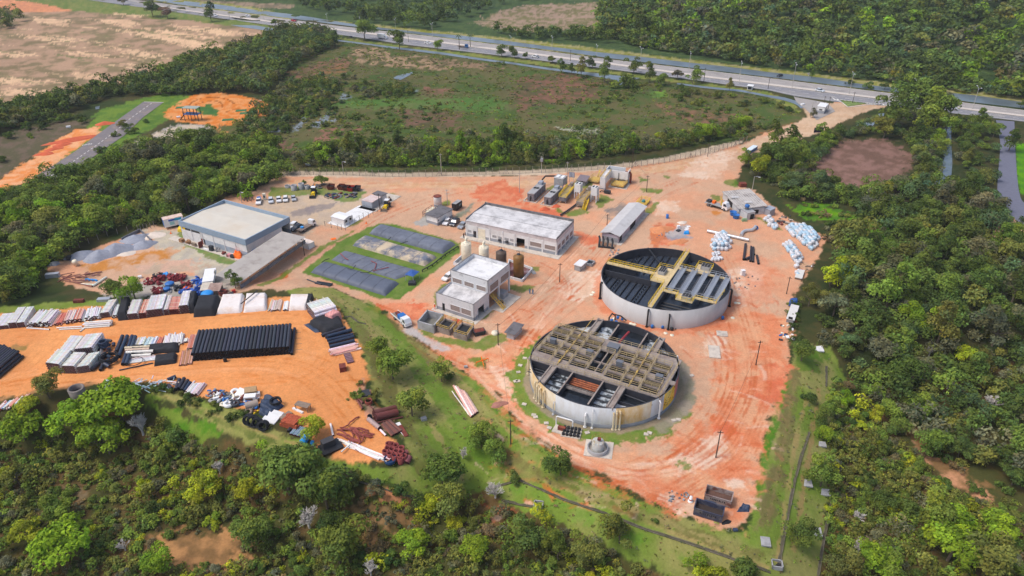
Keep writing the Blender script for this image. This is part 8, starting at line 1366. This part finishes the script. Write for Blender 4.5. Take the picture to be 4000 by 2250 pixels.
for i in range(16): x,y=rnd.uniform(3048,3104),rnd.uniform(1272,1330); crate('piece of mixed litter on the ground below the field hut',x,y,(rnd.uniform(.3,1.2),rnd.uniform(.3,.8),rnd.uniform(.1,.4)),rnd.choice([mWhiteP,mBlueP,mOldWood,mSteel,mRust,mIvory]),rnd.uniform(0,3),0,rnd.uniform(-.2,.2),'litter_piece','litter')['group']='litter below the field hut'
for i in range(22): x,y=rnd.uniform(3040,3090),rnd.uniform(845,878); crate('piece of dark rubble heaped behind the bag heap by the tin store',x,y,(rnd.uniform(.4,1.6),rnd.uniform(.3,1),rnd.uniform(.2,.5)),rnd.choice([mSteel,mOldWood,mRust,mConc]),rnd.uniform(0,3),0,rnd.uniform(-.2,.2),'rubble_piece','rubble')['group']='rubble behind the bag heap'
for i in range(10): x,y=rnd.uniform(3140,3175),rnd.uniform(1030,1056); crate('weathered plank in the heap beside the lean-to',x,y,(rnd.uniform(1,2.6),.3,.1),rnd.choice([mWood,mOldWood,mWhiteP]),rnd.uniform(0,3),rnd.uniform(0,.4),0,'plank','plank')['group']='planks beside the lean-to'
# two skips
def skip(lab,c0,c1,c2,M,Mi,name='skip'):
    b,l,r=pt(*c0),pt(*c1),pt(*c2); ax=(r-b).normalized(); L=(r-b).length; n=Vector((-ax.y,ax.x,0)); Wd=2.5; t=thing(name,lab,'skip',b,math.atan2(ax.y,ax.x)); h=1.75; th=.12
    mb=MB(); mb.bx(0,L,0,th,.2,h); mb.bx(0,L,Wd-th,Wd,.2,h); mb.bx(0,th,th,Wd-th,.2,h); mb.bx(L-th,L,th,Wd-th,.2,h); mb.bx(th,L-th,th,Wd-th,.2,.35); mb.build('body',M,t)
    mb=MB(); mb.bx(-.05,L+.05,-.06,.1,h,h+.1); mb.bx(-.05,L+.05,Wd-.1,Wd+.06,h,h+.1); mb.bx(-.05,.1,.1,Wd-.1,h,h+.1); mb.bx(L-.1,L+.05,.1,Wd-.1,h,h+.1); mb.build('rim',M,t); mb=MB(); mb.bx(th,L-th,th,Wd-th,.36,.8); mb.build('load',Mi,t)
    mb=MB(); g=random.Random(int(c0[0]))
    for k in range(9): x0=L*.22+k*L*.065; mb.bx(x0,x0+L*.02,-.02,0,.9,1.3); mb.bx(x0+L*.02,x0+L*.04,-.02,0,.9+g.choice((0,.3)),1.0+g.choice((0,.3)))
    mb.build('stencil_marks',mDark,t)
    for k in range(2): MB().box((.2+k*(L-.4),Wd/2,.1),(.25,2.2,.2)).build('runner',mSteel,t)
    return t
skip('long rusty grey skip, empty, the far one of the two at the yard corner',(2748,1957),(2760,1905),(2852,1988),mat('rusty_grey_skip',lin(150,138,134),.7,var=.15,scale=1.,dirt=lin(110,66,54),dscale=.7,dlim=(.48,.62)),mat('rusty_inside',lin(96,70,60),.9,var=.3)); skip('long navy skip filled with dark soil, the near one at the yard corner',(2706,2012),(2716,1960),(2818,2046),mat('navy_skip',lin(58,62,84),.6,var=.15,dirt=lin(110,106,104),dscale=.6,dlim=(.5,.65)),mat('dark_soil',lin(58,48,44),.95,var=.3,scale=2))
tarp('dark blue plastic sheet between the two skips',[(2744,1962),(2800,1980),(2806,1968),(2752,1950)],.5,mNavy,rough=.4); tarp('dark blue plastic sheet on the bank right of the skips',[(2876,2000),(2926,2000),(2930,1976),(2900,1972)],.6,mNavy,rough=.5); crate('small dark blue scrap on the bank below the sheets',2872,2072,(.8,.6,.3),mNavy)
t=thing('traffic_barrel','small white and red striped barrel left of the skips','barrel',pt(2697,1958)); MB().lathe([(.5,0),(.5,.15),(.3,.2),(.26,1.2),(.01,1.25)],12).build('body',mWhiteP,t,True); MB().lathe([(.31,.35),(.3,.6)],12).build('red_band',mRed,t)
for a_,b_ in (((1860,1428),(1908,1412)),((1880,1405),(1890,1440))): mb=MB(); mb.beam(pt(*a_,.9),pt(*b_,.9),.18); mb.beam(pt(*a_),pt(*a_,.95),.1); mb.beam(pt(*b_),pt(*b_,.95),.1); tag(mb.build('barrier',mOrange),'orange rail barrier on the grass island, '+('longer one' if b_[0]>1900 else 'shorter one'),'barrier')
for px,py,lab in ((1802,1275,'orange traffic cone by the basin rail'),(1868,1005,'orange cone on the road by the silos'),(668,912,'red and white cone behind the warehouse corner'),(1431,873,'orange cone by the white slab corner')): t=tag(MB().lathe([(.35,0),(.35,.06),(.22,.08),(.05,.8),(.01,.8)],12).build('traffic_cone',mOrange),lab,'cone'); t.location=pt(px,py)
# ---------------------------------------------------------------- scrap along the warehouse and in the left yard
tarp('orange cloth draped over goods at the near warehouse corner',[(912,1010),(946,1016),(950,988),(926,982)],1.6,mOrange,rough=.5); tarp('yellow cover sheet at the far warehouse corner',[(694,906),(716,906),(716,896),(700,896)],1.2,mYel,rough=.2)
for i,(px,py,c_,d) in enumerate(((712,946,'brown wooden crate',(1.4,1.2,1.)),(738,950,'brown cardboard stack',(2.2,1.4,1.3)),(760,962,'leaning brown board',(1.8,.6,1.)),(786,968,'rusty iron door leaf',(.3,1.4,1.9)),(806,976,'white folded sign',(2.4,.5,.3)),(828,980,'dark metal rack',(1.2,1.,1.6)),(852,984,'grey machine with a pale lid',(1.,1.,1.5)),(868,992,'dark red valve pile',(2.,1.,.8)),(890,1000,'dark red pump pile',(1.6,1.,.8)),(898,1004,'pink wrapped bundle',(1.2,.9,.9)),(910,1008,'dark wrapped bundle',(1.2,.9,.9)),(956,1016,'grey small cabinet',(.9,.8,1.2)),(998,1000,'blue toilet cabin',(1.,1.,1.9)),(1006,996,'second blue cabin',(1.,1.,1.9)),(1020,992,'yellow machine',(1.6,1.,.8)),(1040,980,'white sheet stack',(2.,.8,.5)),(1066,962,'dark red valve stack',(2.,1.4,1.1)),(1082,952,'brown pump stack',(1.8,1.4,1.2)),(1096,942,'navy crate',(1.8,1.4,1.4)),(988,1018,'small yellow tub',(.8,.8,.5)))):
    M={'brown':mat('cardboard',lin(150,112,80),.9,var=.2),'rusty':mRust,'white':mWhiteP,'dark':mRust if 'red' in c_ else mSteel,'grey':mGreyConc,'pink':mat('pink_wrap',lin(206,140,150),.6),'blue':mBlueP,'secon':mBlueP,'yello':mYel,'small':mYel,'navy':mNavy,'leani':mOldWood}[c_.split()[0][:5]]
    t=thing(c_.replace('second ','').split()[-1],c_+' on the warehouse apron'+(' facing the canopy' if px>970 else ' facing the gravel yard'),c_.split()[-1],pt(px,py,.16),R(62 if px>970 else 152)); mb=MB(); g=random.Random(i)
    if 'pile' in c_ or 'stack' in c_ or 'machine' in c_:
        for k in range(6): mb.box((g.uniform(-.5,.5)*d[0],g.uniform(-.5,.5)*d[1],g.uniform(.2,.7)*d[2]),(d[0]*g.uniform(.25,.5),d[1]*g.uniform(.3,.6),d[2]*g.uniform(.3,.6)),g.uniform(0,1))
    else: mb.box((0,0,d[2]/2),d,0,0,.95)
    mb.build('body',M,t)
mValve=mat('red_castings',lin(132,44,50),.7,var=.25); mBlVal=mat('blue_castings',lin(40,92,180),.6,var=.2)
def valvemesh(seed):
    g=random.Random(seed); mb=MB(); mb.tube([(-.45,0,.3),(.45,0,.3)],.2,8); mb.lathe([(.3,-.05),(.3,.05),(.01,.05)],10,(0,0,.85)); mb.tube([(0,0,.3),(0,0,.85)],.07,6)
    for x in(-.45,.45): mb.tube([(x-.05,0,.3),(x+.05,0,.3)],.33,10)
    o=mb.build('pipe_valve',[mValve]); COL.objects.unlink(o); return o.data
VR=valvemesh(1); VBl=VR.copy(); VBl.materials[0]=mBlVal; VDk=VR.copy(); VDk.materials[0]=mSteel
for (x0,x1,y0,y1,n,me,lab) in ((628,664,1080,1096,14,VR,'dark red pipe valve in the heap below the cyan cover'),(668,720,1078,1100,30,VR,'dark red pipe valve in the large heap of the scrap yard'),(574,632,1094,1114,16,VR,'dark red pipe valve among pale scrap at the left of the scrap yard'),(600,630,1130,1150,9,VR,'dark red pipe valve near the yard shrubs'),(714,748,1112,1128,10,VR,'dark red pipe valve before the orange cloth'),(760,804,1096,1114,22,VBl,'blue pipe valve in the heap beside the site trailer'),(708,744,1138,1156,12,VBl,'blue pipe valve below the orange cloth'),(750,786,1126,1160,12,VBl,'blue pipe valve left of the timber shacks'),(592,640,1078,1090,8,VDk,'dark pipe valve left of the cyan cover'),(686,712,1120,1140,10,VDk,'dark pipe valve between the blue tubs and orange cloth'),(796,812,1078,1090,6,VDk,'dark pipe valve behind the blue heap')):
    for i in range(n): o=bpy.data.objects.new('pipe_valve',me); COL.objects.link(o); o.location=pt(rnd.uniform(x0,x1),rnd.uniform(y0,y1),rnd.uniform(0,.25)); o.rotation_euler=(rnd.uniform(-1,1),rnd.uniform(-.6,.6),rnd.uniform(0,6)); k=rnd.uniform(.9,1.5); o.scale=(k,k,k); tag(o,lab,'valve','pipe valves in the scrap yard')
tarp('cyan cover over scrap in the scrap yard',[(632,1086),(660,1084),(660,1072),(636,1072)],.9,mCyan,rough=.3); tarp('orange cloth over castings in the scrap yard',[(716,1140),(746,1134),(744,1126),(718,1128)],.8,mOrange,rough=.3)
def tub(lab,px,py,r,h,M,lid=True): t=thing('water_tank',lab,'tank',pt(px,py)); mb=MB(); mb.lathe([(.01,0),(r*.88,0),(r,h*.75),(r*1.02,h*.78)]+([(r*.8,h*.95),(.01,h)] if lid else [(r*.85,h*.7),(.01,h*.6)]),20); mb.build('shell',M,t,True); return t
tub('dark blue round tank, the larger of two in the scrap yard centre',665,1118,1.25,1.2,mBlueP); tub('dark blue round tank, the smaller of two in the scrap yard centre',653,1136,.95,1.,mBlueP); tub('bright sky blue water tank before the timber shacks',813,1164,1.6,1.9,mat('sky_blue_tank',lin(40,140,214),.45,var=.08))
for i,(px,py) in enumerate(((672,1128),(680,1130),(664,1142),(640,1120))): ring('grey wheel ring beside the dark blue tanks',px,py,.5,.3,mGreyConc,.5,0,(0,0,0),'ring','ring','grey rings beside the blue tanks')
coil('rust brown coil of wire right of the timber shacks',873,1152,1.0,mRust,6,.12,.2)
for px,py,M,lab in ((886,1140,mOldWood,'plank pallet leaning behind the rust coil'),(896,1150,mOldWood,'brown timber heap right of the rust coil'),(914,1142,mRed,'small red drum at the right end of the scrap yard'),(906,1152,mSteel,'grey scrap by the small red drum'),(548,1086,mWhiteP,'white bag at the left of the scrap yard'),(690,1078,mWhiteP,'white broken basin behind the red valve heap'),(632,1140,mIvory,'pale crumpled carton before the red castings')): crate(lab,px,py,(1.,.8,.7),M,.4)
for i in range(16): x,y=rnd.uniform(225,320),rnd.uniform(1080,1108); g=rnd.gauss(.15,.4); l=rnd.uniform(30,80); pipe(pt(x,y,rnd.uniform(.1,.7)),pt(x+l*math.cos(g),y-l*.6*math.sin(g),rnd.uniform(.1,.8)),.12,rnd.choice([(.20,.06,.05),(.26,.09,.07)]),'rusty red bar in the heap left of the gravel yard','rusty bars left of the gravel yard',name='steel_bar')
for i in range(12): x,y=rnd.uniform(330,385),rnd.uniform(1066,1080); l=rnd.uniform(12,30); pipe(pt(x,y,.2),pt(x+l,y-rnd.uniform(-3,5),.3),.12,(.24,.10,.08),'rusty red bar in the small heap above the pale pipe','rusty bars above the pale pipe',name='steel_bar')
pipe(pt(362,1122,.3),pt(416,1086,.3),.3,WP[1],'thick pale pipe lying slanted left of the yard shrubs'); pipe(pt(318,1112,.2),pt(368,1114,.2),.2,WP[1],'thin pale pipe lying level left of the slanted one'); crate('folded grey sheeting on the far grass berm',408,1174,(3.4,1.4,.7),mGalv,.1); crate('rusty crate pair on the grass berm',310,1180,(2.6,1.,.8),mRust,.1)
for i in range(5): crate('bright blue plastic bit near the rusty bars',340+i*9,1096+rnd.uniform(-3,3),(.9,.5,.4),mCyan,rnd.uniform(0,3),name='plastic_bit',cat='plastic')['group']='blue bits near the rusty bars'
o=MB().lathe([(.01,0),(.7,0),(.75,1.5),(.6,1.9),(.01,1.9)],14).build('white_drum',mIvory,None,True); o.location=pt(300,1036); o.rotation_euler=(.3,0,0); tag(o,'leaning white drum stack at the left gravel heap','drum'); crate('grey wrapped bales by the rusty bars',208,1082,(3.6,1.3,1.2),mGalv,.2); crate('dark drum by the left gravel heap',272,1014,(1.2,1.2,1.2),mSteel)
# skips, rings and debris near the digger
for i,(px,py,M,lab) in enumerate(((1294,738,mRust,'rusty skip bin, leftmost of the row behind the digger'),(1334,738,mRust,'rusty open skip bin, second in the row behind the digger'),(1354,742,mat('dark_rust',lin(92,44,40),.8),'dark rusty skip bin, third in the row behind the digger'),(1372,744,mRed,'red skip bin, fourth in the row behind the digger'),(1396,744,mSteel,'grey skip bin, rightmost of the row behind the digger'))):
    t=thing('skip',lab,'skip',pt(px,py),R(80)); mb=MB(); mb.add([(-1.1,-.8,0),(1.1,-.8,0),(1.1,.8,0),(-1.1,.8,0),(-1.4,-1.05,1.5),(1.4,-1.05,1.5),(1.4,1.05,1.5),(-1.4,1.05,1.5)],[(3,2,1,0),(0,1,5,4),(1,2,6,5),(2,3,7,6),(3,0,4,7)]); mb.build('body',M,t); MB().add([(-1.25,-.9,.9),(1.25,-.9,.9),(1.25,.9,.9),(-1.25,.9,.9)],[(0,1,2,3)]).build('load',mDark,t)
for px,py,r,h,lab in ((1150,742,1.1,1.9,'grey concrete ring stack, leftmost behind the parked cars'),(1179,738,1.1,2.1,'grey concrete ring stack, tallest behind the parked cars'),(1200,738,.9,1.4,'grey concrete ring stack, right of the tallest'),(1124,732,1.0,.8,'low greenish concrete ring left of the ring stacks')): ring(lab,px,py,r,h,mGreyConc,.8,0,(0,0,0),'concrete_ring','concrete ring')
for i in range(40): x,y=rnd.uniform(1272,1388),rnd.uniform(756,776); crate('piece of mixed debris in the strip behind the parking',x,y,(rnd.uniform(.5,2.4),rnd.uniform(.3,1),rnd.uniform(.1,.5)),rnd.choice([mOldWood,mGreyConc,mSteel,mRust,mNavy,mBlock]),rnd.uniform(0,3),0,rnd.uniform(-.2,.2),'debris_piece','debris')['group']='debris strip behind the parking'
for i in range(26): x,y=rnd.uniform(1205,1270),rnd.uniform(722,738); crate('broken kerb stone in the heap behind the digger',x,y,(rnd.uniform(.5,1.2),rnd.uniform(.3,.5),.3),mBlock,rnd.uniform(0,3),rnd.uniform(0,.4),rnd.uniform(-.3,.3),'kerb_stone','stone')['group']='kerb stones behind the digger'
crate('orange plank tray on the grass strip below the office cabin',1303,934,(1.6,1.2,.15),mOrange,.5); crate('dark folded sheets at the corner of the dewatering tubes',1262,1112,(5,2.4,.2),mBlack,-.3); pipe(pt(1200,1094,.2),pt(1256,1114,.2),.18,(.05,.05,.06),'thin dark pipe lying left of the folded sheets',None,UPB)
t=thing('blue_canopy','small blue canopy tent at the end of the slack dewatering tube','tent',pt(1612,1092),R(62)); mb=MB(); mb.add([(-1.6,-1.4,2.1),(1.6,-1.4,2.1),(1.6,1.4,2.1),(-1.6,1.4,2.1),(0,0,2.5)],[(0,1,4),(1,2,4),(2,3,4),(3,0,4)]); mb.build('cover',mBlueTarp,t); [MB().box((x,y,1.05),(.08,.08,2.1)).build('leg',mGalv,t) for x in(-1.5,1.5) for y in(-1.3,1.3)]
mb=MB(); mb.bx(-1,1,-.8,.8,0,.8); o=mb.build('pump_box',mSteel); o.location=pt(1610,1110); tag(o,'dark pump box in a shallow tray below the blue canopy','pump'); mb=MB(); mb.rail([pt(1790,968),pt(1740,1000),pt(1690,1040),pt(1650,1062)],.6,.12,step=2.2,mids=0); tag(mb.build('pipe_rack',mBlack),'black header pipe on short posts at the tube ends','pipe')
crate('blue plastic sheets at the foot of the ochre tank',2030,1090,(2.2,1.,.3),mCyan,.2); crate('grey steel skip under the control building overhang',1962,1160,(2.6,2.2,1.7),mGreyConc,R(62),0,0,'skip','skip'); crate('blue pump at the yellow staircase foot',1938,1176,(1.2,.9,.9),mBlueP,.4); crate('grey frame crate on the control building apron',1956,1186,(1.3,1.,.8),mSteel,.5); crate('grey grating leaning beside the containment basin',2084,1066,(1.2,1.6,.15),mGreyConc,.4,.1,.2)
for a_,b_ in (((2150,958),(2200,914)),): pass
# track stand, boards
t=thing('viewing_stand','blue framed viewing stand with flat roof beside the bmx track','stand',pt(757,470),R(-8)); MB().box((0,0,3.1),(7,3.4,.2)).build('deck',mBlueP,t); MB().box((0,.2,6.0),(7.2,4,.15)).build('roof',mat('grey_green_roof',lin(150,160,152),.8),t)
for x in(-3.3,0,3.3):
    for y in(-1.5,1.5): MB().box((x,y,3),(.22,.22,6)).build('post',mSteel,t)
mb=MB(); mb.rail([(-3.5,-1.7,3.2),(3.5,-1.7,3.2)],1.1,.08); mb.beam((-3.5,0,3.1),(-6.5,0,.1),1.2,.15); mb.build('stair',mSteel,t)
for px,py,lab in ((942,432,'green mat on the bmx track, upper'),(958,442,'green mat on the bmx track, lower'),(986,438,'green mat on the bmx track, at the edge'),(708,420,'green mat at the left of the bmx track'),(890,468,'green mat beside the track centre')): crate(lab,px,py,(5,3,.15),mat('green_mat',lin(50,110,70),.9),.2,name='mat',cat='mat')
t=thing('solar_board','dark flat board on the verge of the entrance road','board',pt(3196,520),R(5)); MB().box((0,0,1.4),(4.2,.15,2.2)).build('panel',mat('dark_board',lin(50,50,70),.6),t); [MB().box((x,.1,.5),(.12,.12,1.)).build('post',mSteel,t) for x in(-1.8,1.8)]
for px,py,lab in ((268,498,'white litter heap beside the training road'),(698,460,'white bags beside the viewing stand'),(1203,646,'white sign at the fence corner trees'),(3135,410,'white pipe marker by the ditch')): crate(lab,px,py,(1.8,1.2,.7),mWhiteP,.4)
for i in range(70):          # stones and clods scattered over the bare yard
    x,y=rnd.choice([(rnd.uniform(2860,2960),rnd.uniform(1080,1130)),(rnd.uniform(2550,2620),rnd.uniform(900,930)),(rnd.uniform(2600,2690),rnd.uniform(1920,1960)),(rnd.uniform(2380,2420),rnd.uniform(975,1000))]); mb=MB(); mb.box((0,0,.15),(rnd.uniform(.2,.6),rnd.uniform(.2,.5),rnd.uniform(.15,.35)),rnd.uniform(0,3),0,.7); o=mb.build('stone',rnd.choice([mBlock,mGreyConc,mOldWood])); o.location=pt(x,y); tag(o,'broken concrete lump lying on the bare yard','stone','concrete lumps on the bare yard')
mb=MB()
for k,(px,py) in enumerate(((2340,955),(2355,958),(2372,962),(2390,966))): mb.tube([pt(px,py-14,1.6),pt(px+2,py-4,1.5),pt(px,py+8,.4)],.32,8)
tag(mb.build('outlet_pipes',mBlack),'cluster of thick black outlet pipes at the long shed end','pipes')
mb=MB(); mb.tube([pt(2336,966,.3),pt(2360,968,.3),pt(2398,972,.3)],.3,8); tag(mb.build('header_pipe',mBlack),'black header pipe below the long shed outlet pipes','pipe')
for a_,lab in (((2378,1264,2386,1240,2396,1238),'black pipe with blue valves between the two tanks, upper left'),((2402,1252,2420,1250,2440,1258),'black pipe with blue valves between the two tanks, right')): mb=MB(); mb.tube([pt(a_[0],a_[1],.3),pt(a_[0],a_[1],1.8),pt(a_[2]+4,a_[3]+8,1.8),pt(a_[4]+6,a_[5]+10,1.2)],.2,8); t=tag(mb.build('valve_pipe',mBlack),lab,'pipe'); [MB().lathe([(.4,-.2),(.4,.3),(.01,.35)],10,pt(a_[0]+dx,a_[1]+6,1.4 if dx<20 else .9)).build('valve',mBlueP,t) for dx in(10,28)]
for px,py,lab in ((2547,1280,'blue valve at the middle drop pipe of the rear tank'),(2588,1282,'blue valve right of the middle drop pipe'),(2624,1290,'dark valve at the hose end before the rear tank'),(2822,1246,'blue and black pump cluster at the right foot of the rear tank')): mb=MB(); mb.lathe([(.01,0),(.4,0),(.4,.7),(.2,.9),(.01,.9)],10); o=mb.build('valve',mBlueP if 'dark' not in lab else mBlack,None,True); o.location=pt(px,py); tag(o,lab,'valve')
mb=MB(); mb.tube([pt(2552,1270,.6),pt(2570,1266,.2),pt(2590,1278,.15),pt(2612,1284,.15),pt(2636,1280,.15),pt(2640,1290,.15)],.1,6); tag(mb.build('hose',mBlack),'black hose curling along the foot of the rear tank','hose')
t=thing('open_basin','small grey basin with dark water beside the switch kiosk','basin',pt(2306,1032),R(62)); mb=MB(); [wside(mb,p,q,0,.8,th=.2) for p,q in(((-1.3,-1),(1.3,-1)),((1.3,-1),(1.3,1)),((1.3,1),(-1.3,1)),((-1.3,1),(-1.3,-1)))]; mb.build('wall',mGreyConc,t); MB().bx(-1.1,1.1,-.8,.8,.3,.45).build('water',mWat,t)
# beyond the 300 pipes that show largest, the rest of the loose pipes are one object
pp=[o for o in COL.objects if o.parent is None and o.name.split('.')[0]=='pipe']
def shows(o):
    x,y=pix(*o.location); e=o.matrix_basis@Vector((1,0,0)); x2,y2=pix(*e); inf=-50<(x+x2)/2<4050
    return (math.hypot(x-x2,y-y2)*o.scale[1]/o.location.y if inf else 0)*(3 if 'group' not in o else 1)
pp.sort(key=shows,reverse=True); V=[];Fc=[];Cc=[]
for o in pp[300:]:
    M_=o.matrix_basis; k=len(V); V+=[tuple(M_@v.co) for v in o.data.vertices]; Fc+=[tuple(k+i for i in p_.vertices) for p_ in o.data.polygons]; Cc+=[o.color[:] if len(p_.vertices)==4 else (.05,.02,.02,1) for p_ in o.data.polygons]
rest={o.name for o in pp[300:]}; LAB=[e for e in LAB if e[0].name not in rest]
for o in pp[300:]: bpy.data.objects.remove(o)
me=bpy.data.meshes.new('loose_pipes'); me.from_pydata(V,[],Fc); at_=me.attributes.new('col','FLOAT_COLOR','FACE'); at_.data.foreach_set('color',[x for c_ in Cc for x in c_]); me.materials.append(mat('loose_pipe_plastic',None,.5,var=.12,attr='col')); tag(add_mesh('loose_pipes',me),'remaining loose pipes lying in the rows and tangles of the pipe yard','pipes',None,'stuff')
# ---------------------------------------------------------------- labels of the many: look, then the nearest landmark, then the order along the picture
LM=[('the warehouse',(920,880)),('the gravel heaps',(430,970)),('the training road',(330,560)),('the bmx track',(850,440)),('the mesh fence',(1500,660)),('the process building',(2020,870)),('the front tank',(2360,1450)),('the rear tank',(2600,1110)),('the workshop',(2910,790)),('the big bag heap',(3140,930)),('the brown clearing',(3370,640)),('the weedy channel',(3690,610)),('the curved asphalt road',(3940,640)),('the guard house',(3215,425)),('the traffic island',(3320,400)),('the bus shelter',(2930,340)),('the small swamp pond',(1575,297)),('the box truck',(1495,145)),('the blue flatbed truck',(1810,180)),('the white jeep on the highway',(2090,225)),('the ditch bend',(2430,320)),('the field hut',(3095,1230)),('the orange-stained slab',(3198,1360)),('the skips',(2780,1980)),('the yard corner slab',(2990,2118)),('the small clarifier',(2334,1740)),('the drain box by the scrub',(2103,1977)),('the terracotta pipes',(1550,1780)),('the scrap heap',(920,1550)),('the concrete manhole',(310,1540)),('the cyan tarpaulin',(1190,1715)),('the sandy clearing',(780,2150)),('the bare sandy slope',(3730,1880)),('the sandy strip',(3280,1980)),('the pink pipes on the bank',(1810,1560)),('the white pickup truck',(1570,1255)),('the scrap yard',(690,1110)),('the two parked white pickups',(1090,780)),('the lush grass wedge',(720,1650)),('the lower left corner of the picture',(0,2250)),('the lower right corner of the picture',(4000,2250)),('the left edge of the picture',(0,1000)),('the right edge of the picture',(4000,1300)),('the bottom edge of the picture',(1700,2250)),('the bright lush meadow',(3250,850)),('the blue container',(2930,590)),('the tin store',(3006,838)),('the old sandpit field',(400,200)),('the bare patch by the drain',(1500,1925)),('the pale canal',(2700,260)),('the left edge of the pipe yard',(0,1500)),('the top edge of the picture',(1000,0)),('the control building',(1840,1150)),('the lower drain box',(3034,2210)),('the right end of the drain',(2700,2125))]
def near(px,py):
    n,(x,y)=min(LM,key=lambda l:(l[1][0]-px)**2+(1.5*(l[1][1]-py))**2); dx,dy=px-x,(py-y)*1.5
    if math.hypot(dx,dy)<30: return 'at '+n
    return ('left of ' if dx<0 else 'right of ')+n if abs(dx)>abs(dy) else ('beyond ' if dy<0 else 'in front of ')+n
def groupby(L,f):
    d={}
    for x in L: d.setdefault(f(x),[]).append(x)
    return d
ORD=['leftmost','second','third','fourth','fifth','sixth','seventh','eighth','ninth','tenth','eleventh','twelfth','thirteenth','fourteenth','fifteenth','sixteenth','seventeenth','eighteenth']
LEFT=[]
for k,L in groupby(LAB,lambda e:(e[1],e[2])).items():
    if len(L)==1: L[0][0]['label']=k[0]+' '+k[1]
    else: LEFT+=L
for base,M2 in groupby(LEFT,lambda e:e[1]+' '+near(e[3],e[4])).items():
    if len(M2)==1: M2[0][0]['label']=base; continue
    M2.sort(key=lambda e:e[3])
    for i,e in enumerate(M2): e[0]['label']=base+', '+(('left one of two','right one of two')[i] if len(M2)==2 else ORD[i]+(' of %d'%len(M2) if i==0 else ' from left') if i<len(ORD)-1 else 'rightmost')
for o in COL.objects:                       # a group must have members; the label words are kept within bounds
    if o.parent is None and o.get('label') and len(o['label'].split())>16: o['label']=' '.join(o['label'].split()[:16])
cnt={}
for o in COL.objects:
    if o.parent is None and 'group' in o: cnt[o['group']]=cnt.get(o['group'],0)+1
for o in COL.objects:
    if o.parent is None and 'group' in o and cnt[o['group']]<2: del o['group']
# distant air
hz=MB().bx(-9600,9600,-400,9000,-12,170).build('haze',bpy.data.materials.new('haze_air')); hz['kind']='stuff'; hz['label']='thin bluish air over the whole place'; hz['category']='haze'
M_=hz.data.materials[0]; M_.use_nodes=True; T_=M_.node_tree; T_.nodes.remove(T_.nodes['Principled BSDF']); pv=T_.nodes.new('ShaderNodeVolumePrincipled'); pv.inputs['Color'].default_value=(.86,.91,1,1); pv.inputs['Density'].default_value=.00011; T_.links.new(pv.outputs[0],T_.nodes['Material Output'].inputs['Volume'])
